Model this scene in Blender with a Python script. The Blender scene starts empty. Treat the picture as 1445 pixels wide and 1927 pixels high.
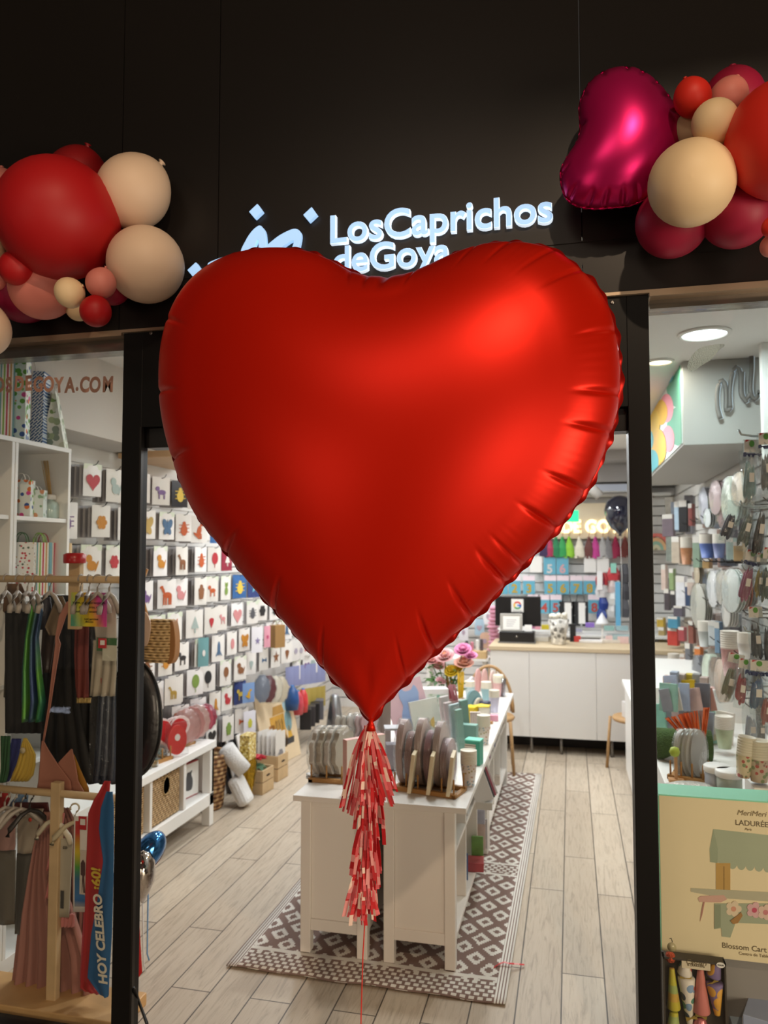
import bpy, math, random
import numpy as np
from mathutils import Vector, Matrix, Euler
random.seed(7)
PI = math.pi
SC = bpy.context.scene
COL = SC.collection

# ------------------------------------------------------------------ camera model
FPX, CX, CY, EYE = 1450.0, 722.5, 963.5, 1.7
YAW, PITCH = math.atan(350 / FPX), math.atan(80 / FPX)
_s, _c, _sp, _cp = math.sin(YAW), math.cos(YAW), math.sin(PITCH), math.cos(PITCH)
FW = (-_s * _cp, _c * _cp, _sp); RT = (_c, _s, 0.0); UP = (_s * _sp, -_c * _sp, _cp)
def _on(ax, v, px, py):
    a = (px - CX) / FPX; b = (CY - py) / FPX
    d = [FW[i] + a * RT[i] + b * UP[i] for i in range(3)]
    o = (0, 0, EYE); t = (v - o[ax]) / d[ax]
    return Vector([o[i] + t * d[i] for i in range(3)])
def AX(v, px, py): return _on(0, v, px, py)      # point of the plane x = v seen at a pixel
def AY(v, px, py): return _on(1, v, px, py)
def AZ(v, px, py): return _on(2, v, px, py)
def proj(p):
    q = (p[0], p[1], p[2] - EYE); d = sum(q[i] * FW[i] for i in range(3))
    return CX + FPX * sum(q[i] * RT[i] for i in range(3)) / d, CY - FPX * sum(q[i] * UP[i] for i in range(3)) / d

# ------------------------------------------------------------------ materials
def lin(h):
    h = h.lstrip('#'); r = [int(h[i:i + 2], 16) / 255 for i in (0, 2, 4)]
    return tuple(x / 12.92 if x <= .04045 else ((x + .055) / 1.055) ** 2.4 for x in r) + (1,)
_M = {}
def mat(hexc, rough=.5, metal=0., emit=0., noise=0., nscale=8., bump=0., bscale=60., spec=.5, coat=0., sheen=0., sss=0., alpha=1.):
    k = (hexc, rough, metal, emit, noise, nscale, bump, bscale, spec, coat, sheen, sss, alpha)
    if k in _M: return _M[k]
    m = bpy.data.materials.new('surface_%d' % len(_M)); m.use_nodes = True
    nt = m.node_tree; b = nt.nodes['Principled BSDF']
    c = lin(hexc)
    b.inputs['Base Color'].default_value = c
    b.inputs['Roughness'].default_value = rough; b.inputs['Metallic'].default_value = metal
    b.inputs['Specular IOR Level'].default_value = spec
    b.inputs['Coat Weight'].default_value = coat
    b.inputs['Alpha'].default_value = alpha
    if sheen: b.inputs['Sheen Weight'].default_value = sheen
    if sss:
        b.inputs['Subsurface Weight'].default_value = sss; b.inputs['Subsurface Radius'].default_value = (.03, .02, .015)
    if emit:
        b.inputs['Emission Color'].default_value = c; b.inputs['Emission Strength'].default_value = emit
    if noise or bump:
        tc = nt.nodes.new('ShaderNodeTexCoord')
    if noise:
        n = nt.nodes.new('ShaderNodeTexNoise'); n.inputs['Scale'].default_value = nscale; n.inputs['Detail'].default_value = 4
        nt.links.new(tc.outputs['Object'], n.inputs['Vector'])
        mx = nt.nodes.new('ShaderNodeMix'); mx.data_type = 'RGBA'
        mx.inputs[6].default_value = tuple(max(0, x * (1 - noise)) for x in c[:3]) + (1,)
        mx.inputs[7].default_value = tuple(min(1, x * (1 + noise)) for x in c[:3]) + (1,)
        nt.links.new(n.outputs['Fac'], mx.inputs[0]); nt.links.new(mx.outputs[2], b.inputs['Base Color'])
    if bump:
        n2 = nt.nodes.new('ShaderNodeTexNoise'); n2.inputs['Scale'].default_value = bscale; n2.inputs['Detail'].default_value = 3
        nt.links.new(tc.outputs['Object'], n2.inputs['Vector'])
        bp = nt.nodes.new('ShaderNodeBump'); bp.inputs['Strength'].default_value = bump; bp.inputs['Distance'].default_value = .01
        nt.links.new(n2.outputs['Fac'], bp.inputs['Height']); nt.links.new(bp.outputs['Normal'], b.inputs['Normal'])
    _M[k] = m
    return m
def clear_film(name, tint=(1, 1, 1), refl=1.0, rough=.02, bump=0., ior=1.45, base=0., haze=0.):
    m = bpy.data.materials.new(name); m.use_nodes = True; nt = m.node_tree; nt.nodes.clear()
    out = nt.nodes.new('ShaderNodeOutputMaterial'); mx = nt.nodes.new('ShaderNodeMixShader')
    tr = nt.nodes.new('ShaderNodeBsdfTransparent'); tr.inputs[0].default_value = tint + (1,)
    gl = nt.nodes.new('ShaderNodeBsdfGlossy'); gl.inputs['Roughness'].default_value = rough
    fr = nt.nodes.new('ShaderNodeLayerWeight'); fr.inputs['Blend'].default_value = .5
    pw = nt.nodes.new('ShaderNodeMath'); pw.operation = 'POWER'; pw.inputs[1].default_value = 5; nt.links.new(fr.outputs['Facing'], pw.inputs[0])
    ml = nt.nodes.new('ShaderNodeMath'); ml.operation = 'MULTIPLY_ADD'; ml.inputs[1].default_value = refl; ml.inputs[2].default_value = base
    ml.use_clamp = True
    nt.links.new(pw.outputs[0], ml.inputs[0]); nt.links.new(ml.outputs[0], mx.inputs[0])
    low = tr
    if haze:
        df = nt.nodes.new('ShaderNodeBsdfDiffuse'); df.inputs[0].default_value = (.82, .86, .86, 1); m0 = nt.nodes.new('ShaderNodeMixShader'); m0.inputs[0].default_value = haze
        nt.links.new(tr.outputs[0], m0.inputs[1]); nt.links.new(df.outputs[0], m0.inputs[2]); low = m0
    nt.links.new(low.outputs[0], mx.inputs[1]); nt.links.new(gl.outputs[0], mx.inputs[2]); nt.links.new(mx.outputs[0], out.inputs[0])
    if bump:
        tc = nt.nodes.new('ShaderNodeTexCoord'); n2 = nt.nodes.new('ShaderNodeTexNoise'); n2.inputs['Scale'].default_value = 28; n2.inputs['Detail'].default_value = 3
        bp = nt.nodes.new('ShaderNodeBump'); bp.inputs['Strength'].default_value = bump; bp.inputs['Distance'].default_value = .02
        nt.links.new(tc.outputs['Object'], n2.inputs['Vector']); nt.links.new(n2.outputs['Fac'], bp.inputs['Height'])
        nt.links.new(bp.outputs['Normal'], gl.inputs['Normal']); nt.links.new(bp.outputs['Normal'], fr.inputs['Normal'])
    return m
def node_mat(name):
    m = bpy.data.materials.new(name); m.use_nodes = True
    return m, m.node_tree, m.node_tree.nodes['Principled BSDF']
def ramp(nt, stops):
    r = nt.nodes.new('ShaderNodeValToRGB'); e = r.color_ramp.elements
    while len(e) < len(stops): e.new(.5)
    for i, (p, h) in enumerate(stops):
        e[i].position = p; e[i].color = lin(h)
    return r
def speckle_mat(name, base, cols, scale, thr=.35, rough=.6):
    """scattered little coloured dots printed on a base colour"""
    m, nt, b = node_mat(name)
    tc = nt.nodes.new('ShaderNodeTexCoord'); v = nt.nodes.new('ShaderNodeTexVoronoi'); v.inputs['Scale'].default_value = scale
    nt.links.new(tc.outputs['Object'], v.inputs['Vector'])
    lt = nt.nodes.new('ShaderNodeMath'); lt.operation = 'LESS_THAN'; lt.inputs[1].default_value = thr
    nt.links.new(v.outputs['Distance'], lt.inputs[0])
    n = len(cols); r = ramp(nt, [(i / n, c) for i, c in enumerate(cols)]); r.color_ramp.interpolation = 'CONSTANT'
    nt.links.new(v.outputs['Color'], r.inputs[0])
    mx = nt.nodes.new('ShaderNodeMix'); mx.data_type = 'RGBA'; mx.inputs[6].default_value = lin(base)
    nt.links.new(lt.outputs[0], mx.inputs[0]); nt.links.new(r.outputs[0], mx.inputs[7]); nt.links.new(mx.outputs[2], b.inputs['Base Color'])
    b.inputs['Roughness'].default_value = rough
    return m
def stripe_mat(name, axis, period, cols, rough=.5, rot=(0, 0, 0)):
    """repeating printed bands along one object axis"""
    m, nt, b = node_mat(name)
    tc = nt.nodes.new('ShaderNodeTexCoord'); mp = nt.nodes.new('ShaderNodeMapping'); mp.inputs['Rotation'].default_value = rot
    nt.links.new(tc.outputs['Object'], mp.inputs['Vector'])
    sp = nt.nodes.new('ShaderNodeSeparateXYZ'); nt.links.new(mp.outputs[0], sp.inputs[0])
    d = nt.nodes.new('ShaderNodeMath'); d.operation = 'DIVIDE'; d.inputs[1].default_value = period
    nt.links.new(sp.outputs[axis], d.inputs[0])
    f = nt.nodes.new('ShaderNodeMath'); f.operation = 'FRACT'; nt.links.new(d.outputs[0], f.inputs[0])
    n = len(cols); r = ramp(nt, [(i / n, c) for i, c in enumerate(cols)]); r.color_ramp.interpolation = 'CONSTANT'
    nt.links.new(f.outputs[0], r.inputs[0]); nt.links.new(r.outputs[0], b.inputs['Base Color'])
    b.inputs['Roughness'].default_value = rough
    return m

# ------------------------------------------------------------------ mesh building
class MB:
    def __init__(s): s.v = []; s.f = []; s.mi = []; s.sm = []
    def add(s, vs, fs, mi=0, smooth=False):
        o = len(s.v); s.v += [tuple(v) for v in vs]
        for f in fs: s.f.append([o + i for i in f]); s.mi.append(mi); s.sm.append(smooth)
        return s
    def box(s, x0, x1, y0, y1, z0, z1, mi=0, R=None, c=(0, 0, 0)):
        vs = [(x, y, z) for z in (z0, z1) for y in (y0, y1) for x in (x0, x1)]
        if R is not None: vs = [tuple(R @ Vector(v) + Vector(c)) for v in vs]
        return s.add(vs, [(0, 2, 3, 1), (4, 5, 7, 6), (0, 1, 5, 4), (2, 6, 7, 3), (0, 4, 6, 2), (1, 3, 7, 5)], mi)
    def prism(s, poly, y0, y1, mi=0, smooth=False):
        """polygon of (x, z) points extruded from y0 to y1"""
        n = len(poly); a = sum(poly[i][0] * poly[(i + 1) % n][1] - poly[(i + 1) % n][0] * poly[i][1] for i in range(n))
        if a < 0: poly = poly[::-1]
        vs = [(x, y0, z) for x, z in poly] + [(x, y1, z) for x, z in poly]
        fs = [list(range(n)), list(range(2 * n - 1, n - 1, -1))] + [(i, i + n, (i + 1) % n + n, (i + 1) % n) for i in range(n)]
        return s.add(vs, fs, mi, smooth)
    def prism_z(s, poly, z0, z1, mi=0):
        n = len(poly)
        vs = [(x, y, z0) for x, y in poly] + [(x, y, z1) for x, y in poly]
        return s.add(vs, [list(range(n - 1, -1, -1)), list(range(n, 2 * n))] + [(i, (i + 1) % n, (i + 1) % n + n, i + n) for i in range(n)], mi)
    def lathe(s, prof, n=24, mi=0, c=(0, 0, 0), R=None, smooth=True, sx=1., sy=1., caps=True):
        """profile of (radius, z) points turned about z"""
        vs = []; fs = []
        for r, z in prof:
            for k in range(n):
                a = 2 * PI * k / n; p = Vector((r * math.cos(a) * sx, r * math.sin(a) * sy, z))
                if R is not None: p = R @ p
                vs.append(tuple(p + Vector(c)))
        for j in range(len(prof) - 1):
            for k in range(n):
                fs.append((j * n + k, j * n + (k + 1) % n, (j + 1) * n + (k + 1) % n, (j + 1) * n + k))
        if caps and prof[0][0] > 1e-5: fs.append(list(range(n - 1, -1, -1)))
        if caps and prof[-1][0] > 1e-5: fs.append([(len(prof) - 1) * n + k for k in range(n)])
        return s.add(vs, fs, mi, smooth)
    def tube(s, pts, r, n=8, mi=0, closed=False):
        """round bar along a path; r may be a list"""
        pts = [Vector(p) for p in pts]; m = len(pts); vs = []; fs = []
        for i, p in enumerate(pts):
            if closed: t = pts[(i + 1) % m] - pts[i - 1]
            else: t = pts[min(i + 1, m - 1)] - pts[max(i - 1, 0)]
            t.normalize(); a = Vector((0, 0, 1)) if abs(t.z) < .9 else Vector((1, 0, 0))
            u = t.cross(a).normalized(); w = t.cross(u)
            rr = r[i] if isinstance(r, (list, tuple)) else r
            for k in range(n):
                q = 2 * PI * k / n; vs.append(tuple(p + u * math.cos(q) * rr + w * math.sin(q) * rr))
        for i in range(m if closed else m - 1):
            for k in range(n):
                j = (i + 1) % m
                fs.append((i * n + k, i * n + (k + 1) % n, j * n + (k + 1) % n, j * n + k))
        if not closed: fs += [list(range(n - 1, -1, -1)), [(m - 1) * n + k for k in range(n)]]
        return s.add(vs, fs, mi, True)
    def grid(s, P, mi=0, smooth=True):
        h = len(P); w = len(P[0])
        return s.add([p for r in P for p in r], [(j * w + i, j * w + i + 1, (j + 1) * w + i + 1, (j + 1) * w + i) for j in range(h - 1) for i in range(w - 1)], mi, smooth)
    def xf(s, Mx):
        s.v = [tuple(Mx @ Vector(v)) for v in s.v]; return s
    def mesh(s, name, mats):
        me = bpy.data.meshes.new(name); me.from_pydata(s.v, [], s.f)
        for m in mats: me.materials.append(m)
        me.polygons.foreach_set('material_index', s.mi); me.polygons.foreach_set('use_smooth', s.sm)
        me.update(); return me
def _mats(m): return list(m) if isinstance(m, (list, tuple)) else [m]
def obj(name, mb, m, parent=None, loc=(0, 0, 0), rot=(0, 0, 0), bevel=0., solid=0., label=None):
    me = mb if isinstance(mb, bpy.types.Mesh) else mb.mesh(name, _mats(m))
    o = bpy.data.objects.new(name, me); COL.objects.link(o); o.location = loc; o.rotation_euler = rot
    if parent is not None: o.parent = parent
    if bevel:
        b = o.modifiers.new('bevel', 'BEVEL'); b.width = bevel; b.segments = 2; b.limit_method = 'ANGLE'
    if solid:
        b = o.modifiers.new('solid', 'SOLIDIFY'); b.thickness = solid; b.offset = 0
    if label: o['label'] = label
    return o
def tag(o, label, cat, group=None, kind=None):
    o['label'] = label; o['category'] = cat
    if group: o['group'] = group
    if kind: o['kind'] = kind
    return o
def thing(name, label, cat, loc=(0, 0, 0), rot=(0, 0, 0), group=None):
    o = bpy.data.objects.new(name, None); COL.objects.link(o); o.location = loc
    o.rotation_euler = rot if isinstance(rot, (list, tuple)) else (0, 0, rot); o.empty_display_size = .05
    return tag(o, label, cat, group)
def struct(name, mb, m, parent=None, bevel=0.):
    o = obj(name, mb, m, parent, bevel=bevel)
    if parent is None: o['kind'] = 'structure'
    return o
def dup(o, label=None, group=None, loc=None, rot=None):
    r = o.copy(); COL.objects.link(r)
    if loc is not None: r.location = loc
    if rot is not None: r.rotation_euler = rot if isinstance(rot, (list, tuple)) else (0, 0, rot)
    if label: r['label'] = label
    if group: r['group'] = group
    for ch in list(o.children):
        c = ch.copy(); COL.objects.link(c); c.parent = r
        for g in list(ch.children):
            d = g.copy(); COL.objects.link(d); d.parent = c
    return r
def text_mesh(s, size, extrude=.001, offset=0., align='CENTER', shear=0., spacing=1.):
    cu = bpy.data.curves.new('lettering', 'FONT'); cu.body = s; cu.size = size; cu.extrude = extrude; cu.offset = offset
    cu.align_x = align; cu.shear = shear; cu.space_character = spacing; cu.resolution_u = 5
    t = bpy.data.objects.new('lettering', cu); me = bpy.data.meshes.new_from_object(t)
    bpy.data.objects.remove(t); bpy.data.curves.remove(cu)
    return me
def text(name, s, size, m, parent=None, loc=(0, 0, 0), rot=(PI / 2, 0, 0), extrude=.0008, offset=0., align='CENTER', shear=0., spacing=1., sx=1.):
    me = text_mesh(s, size, extrude, offset, align, shear, spacing); me.materials.append(m)
    o = obj(name, me, m, parent, loc, rot); o.scale = (sx, 1, 1)
    return o
def spline(pts, n, closed=True):
    """Catmull-Rom through the points, resampled to n points of even spacing"""
    P = [np.array(p, float) for p in pts]; m = len(P); out = []
    for i in range(m if closed else m - 1):
        if closed: a, b, c, d = P[i - 1], P[i], P[(i + 1) % m], P[(i + 2) % m]
        else: a, b, c, d = P[max(i - 1, 0)], P[i], P[i + 1], P[min(i + 2, m - 1)]
        for t in np.linspace(0, 1, 24, endpoint=False):
            out.append(.5 * (2 * b + (c - a) * t + (2 * a - 5 * b + 4 * c - d) * t * t + (3 * b - a - 3 * c + d) * t ** 3))
    if not closed: out.append(P[-1])
    A = np.array(out); B = np.vstack([A, A[:1]]) if closed else A
    L = np.concatenate([[0], np.cumsum(np.linalg.norm(np.diff(B, axis=0), axis=1))])
    q = np.linspace(0, L[-1], n, endpoint=not closed)
    return np.stack([np.interp(q, L, B[:, k]) for k in range(A.shape[1])], 1)
def inside(poly, X, Y):
    r = np.zeros(X.shape, bool); n = len(poly)
    for i in range(n):
        x1, y1 = poly[i]; x2, y2 = poly[(i + 1) % n]
        cnd = ((y1 > Y) != (y2 > Y)) & (X < (x2 - x1) * (Y - y1) / (y2 - y1 + 1e-12) + x1)
        r ^= cnd
    return r
def inflate(outline, T, centre, creases=(), nR=26, pleat=.0, back=1., cd=.6):
    """foil balloon: two sheets welded along an outline and blown up (membrane solution)"""
    O = np.asarray(outline); lo = O.min(0) - 1e-3; hi = O.max(0) + 1e-3
    h = None
    for N, it in ((40, 1500), (80, 900), (120, 500)):
        gx = np.linspace(lo[0], hi[0], N); gy = np.linspace(lo[1], hi[1], N)
        Xg, Yg = np.meshgrid(gx, gy); m = inside(O, Xg, Yg)
        dx = gx[1] - gx[0]; dy = gy[1] - gy[0]; wx = 1 / dx ** 2; wy = 1 / dy ** 2
        if h is None: h = np.zeros((N, N))
        else:
            k = np.linspace(0, len(h) - 1, N); i0 = np.minimum(k.astype(int), len(h) - 2); fr = k - i0
            a = h[i0] * (1 - fr)[:, None] + h[i0 + 1] * fr[:, None]
            h = a[:, i0] * (1 - fr)[None] + a[:, i0 + 1] * fr[None]
        for _ in range(it):
            g = np.zeros_like(h)
            g[1:-1, 1:-1] = ((h[1:-1, :-2] + h[1:-1, 2:]) * wx + (h[:-2, 1:-1] + h[2:, 1:-1]) * wy + 1) / (2 * wx + 2 * wy)
            h = g * m
    h = np.sqrt(h / h.max())
    def samp(x, y):
        fx = np.clip((x - lo[0]) / (hi[0] - lo[0]) * (N - 1), 0, N - 1.001); fy = np.clip((y - lo[1]) / (hi[1] - lo[1]) * (N - 1), 0, N - 1.001)
        i = fx.astype(int); j = fy.astype(int); a = fx - i; b = fy - j
        return h[j, i] * (1 - a) * (1 - b) + h[j, i + 1] * a * (1 - b) + h[j + 1, i] * (1 - a) * b + h[j + 1, i + 1] * a * b
    n = len(O); u = np.arange(n) / n; C = np.array(centre)
    rings = []
    edge = samp(*(C + (O - C) * .9).T)
    for k in range(1, nR + 1):
        t = math.sin(PI / 2 * k / nR)
        e = max(0, min(1, (t - .80) / .20)); e = e * e * (3 - 2 * e)
        c = np.zeros(n)
        for uc, st, w in creases:
            d = np.abs(u - uc); d = np.minimum(d, 1 - d); c = np.maximum(c, st * np.exp(-(d / w) ** 2))
        c = c * e
        H = samp(*(C + (O - C) * t).T) if t < .9 else edge * np.sqrt(max(0, 1 - t) / .1)
        if t < .9 and t > .75:
            H2 = edge * np.sqrt((1 - t) / .1); q = (t - .75) / .15; H = H * (1 - q) + H2 * q
        pl = 1 + pleat * e * np.sin(u * 2 * PI * 150) * (.5 + .5 * np.sin(u * 2 * PI * 11 + 1))
        Q = C + (O - C) * (t * (1 - .036 * cd * c))[:, None]
        rings.append((Q, T * H * (1 - cd * c) * pl))
    mb = MB(); V = []
    for sgn in (-1, 1):
        base = len(V); V.append((C[0], sgn * T * float(samp(C[:1], C[1:])[0]) * (back if sgn > 0 else 1), C[1]))
        for Q, H in rings:
            for i in range(n): V.append((Q[i, 0], sgn * H[i] * (back if sgn > 0 else 1), Q[i, 1]))
        Fs = [(base, base + 1 + i, base + 1 + (i + 1) % n) for i in range(n)]
        for k in range(nR - 1):
            for i in range(n):
                a = base + 1 + k * n; Fs.append((a + i, a + n + i, a + n + (i + 1) % n, a + (i + 1) % n))
        if sgn > 0: Fs = [f[::-1] for f in Fs]
        mb.add([], [])
        mb.f += [list(f) for f in Fs]; mb.mi += [0] * len(Fs); mb.sm += [True] * len(Fs)
    mb.v = V
    return mb
def ellipse(cx, cz, rx, rz, n=16, rot=0.):
    c, s = math.cos(rot), math.sin(rot)
    return [(cx + rx * math.cos(a) * c - rz * math.sin(a) * s, cz + rx * math.cos(a) * s + rz * math.sin(a) * c) for a in [2 * PI * k / n for k in range(n)]]
ORD = ['first', 'second', 'third', 'fourth', 'fifth', 'sixth', 'seventh', 'eighth', 'ninth', 'tenth', 'eleventh', 'twelfth', 'thirteenth', 'fourteenth', 'fifteenth', 'sixteenth', 'seventeenth', 'eighteenth', 'nineteenth', 'twentieth']

WHITE = mat('#e9e6e0', .45); SHELF = mat('#ebe9e4', .4)
WOOD = mat('#c09060', .5, noise=.18, nscale=20); PALEWOOD = mat('#c8aa80', .55, noise=.2, nscale=14)
BLACK = mat('#100f0f', .35); STEEL = mat('#8e8a86', .3, 1.); DARKSTEEL = mat('#3a3836', .35, .8)
GLASS = clear_film('window_glass', (.975, .985, .98), .9, .0, base=.035)
CELLO = clear_film('cellophane', (.97, .98, .98), .55, .16, bump=.9, base=.045)
BAGFILM = clear_film('bag_film', (.86, .92, .93), .9, .12, bump=1.4, base=.10, haze=.09)
# ------------------------------------------------------------------ the setting
YF = 2.4                      # shop front plane
def floor_material():
    m, nt, b = node_mat('bleached_planks')
    tc = nt.nodes.new('ShaderNodeTexCoord'); mp = nt.nodes.new('ShaderNodeMapping'); mp.inputs['Rotation'].default_value = (0, 0, PI / 2)
    mp.inputs['Location'].default_value = (.35, .055, 0)
    nt.links.new(tc.outputs['Object'], mp.inputs['Vector'])
    def brick(c1, c2, mo, size):
        k = nt.nodes.new('ShaderNodeTexBrick'); k.inputs['Scale'].default_value = 1; k.inputs['Brick Width'].default_value = 1.25; k.inputs['Row Height'].default_value = .166
        k.inputs['Mortar Size'].default_value = size; k.inputs['Mortar Smooth'].default_value = .1; k.inputs['Bias'].default_value = 0
        k.offset = .37; k.offset_frequency = 2
        k.inputs['Color1'].default_value = lin(c1); k.inputs['Color2'].default_value = lin(c2); k.inputs['Mortar'].default_value = lin(mo)
        nt.links.new(mp.outputs[0], k.inputs['Vector']); return k
    k = brick('#c9bba8', '#b9aa97', '#4d443b', .0028)
    m2 = nt.nodes.new('ShaderNodeMapping'); m2.inputs['Scale'].default_value = (26, 2.2, 1); nt.links.new(tc.outputs['Object'], m2.inputs['Vector'])
    n = nt.nodes.new('ShaderNodeTexNoise'); n.inputs['Scale'].default_value = 2.2; n.inputs['Detail'].default_value = 7; n.inputs['Roughness'].default_value = .65; n.inputs['Distortion'].default_value = 1.1
    nt.links.new(m2.outputs[0], n.inputs['Vector'])
    r = ramp(nt, [(.28, '#a2968a'), (.5, '#f2eee8'), (.72, '#ffffff')]); nt.links.new(n.outputs['Fac'], r.inputs[0])
    mx = nt.nodes.new('ShaderNodeMix'); mx.data_type = 'RGBA'; mx.blend_type = 'MULTIPLY'; mx.inputs[0].default_value = .6
    nt.links.new(k.outputs['Color'], mx.inputs[6]); nt.links.new(r.outputs[0], mx.inputs[7])
    # knots
    v = nt.nodes.new('ShaderNodeTexVoronoi'); v.inputs['Scale'].default_value = 1.9; v.inputs['Randomness'].default_value = 1
    m3 = nt.nodes.new('ShaderNodeMapping'); m3.inputs['Scale'].default_value = (1.7, .9, 1); nt.links.new(tc.outputs['Object'], m3.inputs['Vector']); nt.links.new(m3.outputs[0], v.inputs['Vector'])
    r2 = ramp(nt, [(.0, '#5a5048'), (.022, '#9a8f84'), (.04, '#ffffff')]); nt.links.new(v.outputs['Distance'], r2.inputs[0])
    mx2 = nt.nodes.new('ShaderNodeMix'); mx2.data_type = 'RGBA'; mx2.blend_type = 'MULTIPLY'; mx2.inputs[0].default_value = .8
    nt.links.new(mx.outputs[2], mx2.inputs[6]); nt.links.new(r2.outputs[0], mx2.inputs[7]); nt.links.new(mx2.outputs[2], b.inputs['Base Color'])
    b.inputs['Roughness'].default_value = .42
    bp = nt.nodes.new('ShaderNodeBump'); bp.inputs['Strength'].default_value = .25; bp.inputs['Distance'].default_value = .003
    nt.links.new(k.outputs['Fac'], bp.inputs['Height']); bp.invert = True; nt.links.new(bp.outputs['Normal'], b.inputs['Normal'])
    return m
struct('floor', MB().box(-3.6, 2.2, 2.3, 8.6, -.05, 0), floor_material())
struct('floor_mall', MB().box(-5, 5, -6.2, 2.3, -.05, 0), mat('#9b8f82', .3, noise=.08))
PLASTER = mat('#e2dfda', .8)
struct('ceiling', MB().box(-3.6, 2.2, 2.46, 8.6, 2.7, 2.78), PLASTER)
def slat_profile(z0, z1, pitch=.1, depth=.012):
    pr = [(0, z0)]; z = z0 + pitch
    while z < z1 - .02:
        pr += [(0, z - .006), (-depth, z - .004), (-depth, z + .004), (0, z + .006)]; z += pitch
    return pr + [(0, z1)]
def slat_wall(name, length, z0, z1, loc, rot):
    pr = slat_profile(z0, z1); mb = MB()
    mb.grid([[(x, -d, z) for x in (0, length)] for d, z in pr], smooth=False)      # faces -y
    mb.box(0, length, .012, .05, z0, z1)
    o = obj(name, mb, mat('#dcd9d5', .5), loc=loc, rot=rot); o['kind'] = 'structure'; return o
slat_wall('wall_left', 6.1, 0, 2.7, (-2.62, 2.46, 0), (0, 0, PI / 2))
slat_wall('wall_back', 5.8, 0, 2.7, (-3.6, 8.4, 0), (0, 0, 0))
slat_wall('wall_right', 6.1, 0, 2.7, (1.05, 8.56, 0), (0, 0, -PI / 2))
struct('wall_side', MB().box(-3.6, -2.67, 2.46, 2.5, 0, 2.7), PLASTER)
# shop front
FASC = mat('#1e1a18', .36, noise=.1, nscale=3, spec=.35); FRAME = mat('#090808', .42, spec=.25)
fb = MB()
xs = [AY(YF, p, 300).x for p in (230, 412, 1093)]
edges = [-4.2] + [-2.95] + xs + [AY(YF, 1300, 300).x + .4, 2.6]
for a, b_ in zip(edges[:-1], edges[1:]): fb.box(a + .0015, b_ - .0015, YF, YF + .06, 2.66, 4.3)
fb2 = MB()
for a, b_ in zip(edges[:-1], edges[1:]): fb2.box(a + .0015, b_ - .0015, YF, YF + .06, 2.492, 2.5945)
fb2.box(-4.2, 2.6, YF + .004, YF + .06, 2.59, 2.665)
struct('wall_fascia', fb, FASC); struct('trim_1', fb2, FASC)
struct('trim_2', MB().box(-4.2, -1.53, YF - .012, YF + .1, 2.472, 2.492).box(.24, 2.6, YF - .012, YF + .1, 2.472, 2.492).box(-1.53, .24, YF - .012, YF + .001, 2.482, 2.492), mat('#b9a48c', .35, .6))
struct('trim_3', MB().box(-4.2, -1.53, YF + .03, YF + .1, 2.43, 2.472).box(.245, 2.6, YF + .03, YF + .1, 2.445, 2.472), mat('#8c857c', .2, .8))
pl = AY(YF, 233, 620).x; dl = AY(YF, 261, 1100).x; dr = AY(YF, 1184, 900).x; jy = AX(dl, 274, 1100).y; prr = AY(YF, 1220, 565).x
struct('trim_4', MB().box(pl, dl, YF, jy, 0, 2.482), FRAME, bevel=.002)
struct('trim_5', MB().box(dr, prr, YF, YF + .1, 0, 2.482), FRAME, bevel=.002)
struct('trim_6', MB().box(dl, dr, YF, YF + .06, 2.145, 2.482), FRAME)
struct('trim_7', MB().box(dl - .004, dl + .003, YF - .004, YF + .012, 0, 2.145).box(dl, dr, YF + .06, YF + .075, 2.105, 2.145), DARKSTEEL)
struct('door_1', MB().box(dl, dr, YF + .03, YF + .1, 2.075, 2.145), BLACK, bevel=.002)
for i, (a, b_) in enumerate([(-4.2, pl), (prr, 2.6)]):
    w = struct('window_%d' % (i + 1), MB().box(a, b_, YF + .05, YF + .062, .03, 2.44), GLASS)
    struct('window_frame', MB().box(a, b_, YF + .02, YF + .1, 0, .03), FRAME, w)
for x in (pl + .12, dr - .03):
    pass
sm = MB()
for px, py in ((284, 627), (1152, 569)):
    p = AY(YF - .001, px, py); sm.lathe([(.006, 0), (.006, .002), (.003, .002)], 10, 0, p, Matrix.Rotation(PI / 2, 3, 'X'))
struct('trim_8', sm, STEEL)
# the mall side: ceiling, unseen beam added to shade the upper fascia, wall across the walkway
struct('ceiling_mall', MB().box(-5, 5, -6.2, YF + .06, 5.2, 5.3), mat('#8a837a', .9))
struct('shade_beam', MB().box(-5, 5, -1.0, -.9, 4.615, 5.2), mat('#a29a90', .8))
struct('wall_mall', MB().box(-5, 5, -6.3, -6.2, 0, 5.2), mat('#3b3733', .5))

# soffit box with a big printed balloon picture on its long side
SOF = MB().box(.575, 1.02, 4.2, 6.6, 2.262, 2.699)
t = struct('trim_10', SOF, mat('#b2b0aa', .6), bevel=.004)
pr = MB()
pn = thing('wall_picture', 'printed panel of green pink and mustard balloons along the soffit side', 'picture', (.575, 4.2, 2.262))
obj('backing', MB().box(-.006, -.001, .012, 2.38, .012, .425), mat('#d8e2dd', .5), pn)
bal = [('#4f9c7c', 1278, 722, 24, 46), ('#4f9c7c', 1282, 802, 27, 38), ('#e08a96', 1255, 768, 13, 27), ('#e08a96', 1258, 826, 12, 25), ('#d6a52c', 1244, 776, 13, 24), ('#e0b430', 1230, 795, 13, 27), ('#d6a52c', 1241, 842, 14, 34), ('#49a9b4', 1224, 828, 7, 18), ('#49a9b4', 1229, 868, 12, 22), ('#49a9b4', 1262, 700, 8, 20), ('#e8a08a', 1216, 860, 10, 20)]
ylim = [AX(.5695, 1284, 760).y + .012, 4.2 + 2.38]
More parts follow.
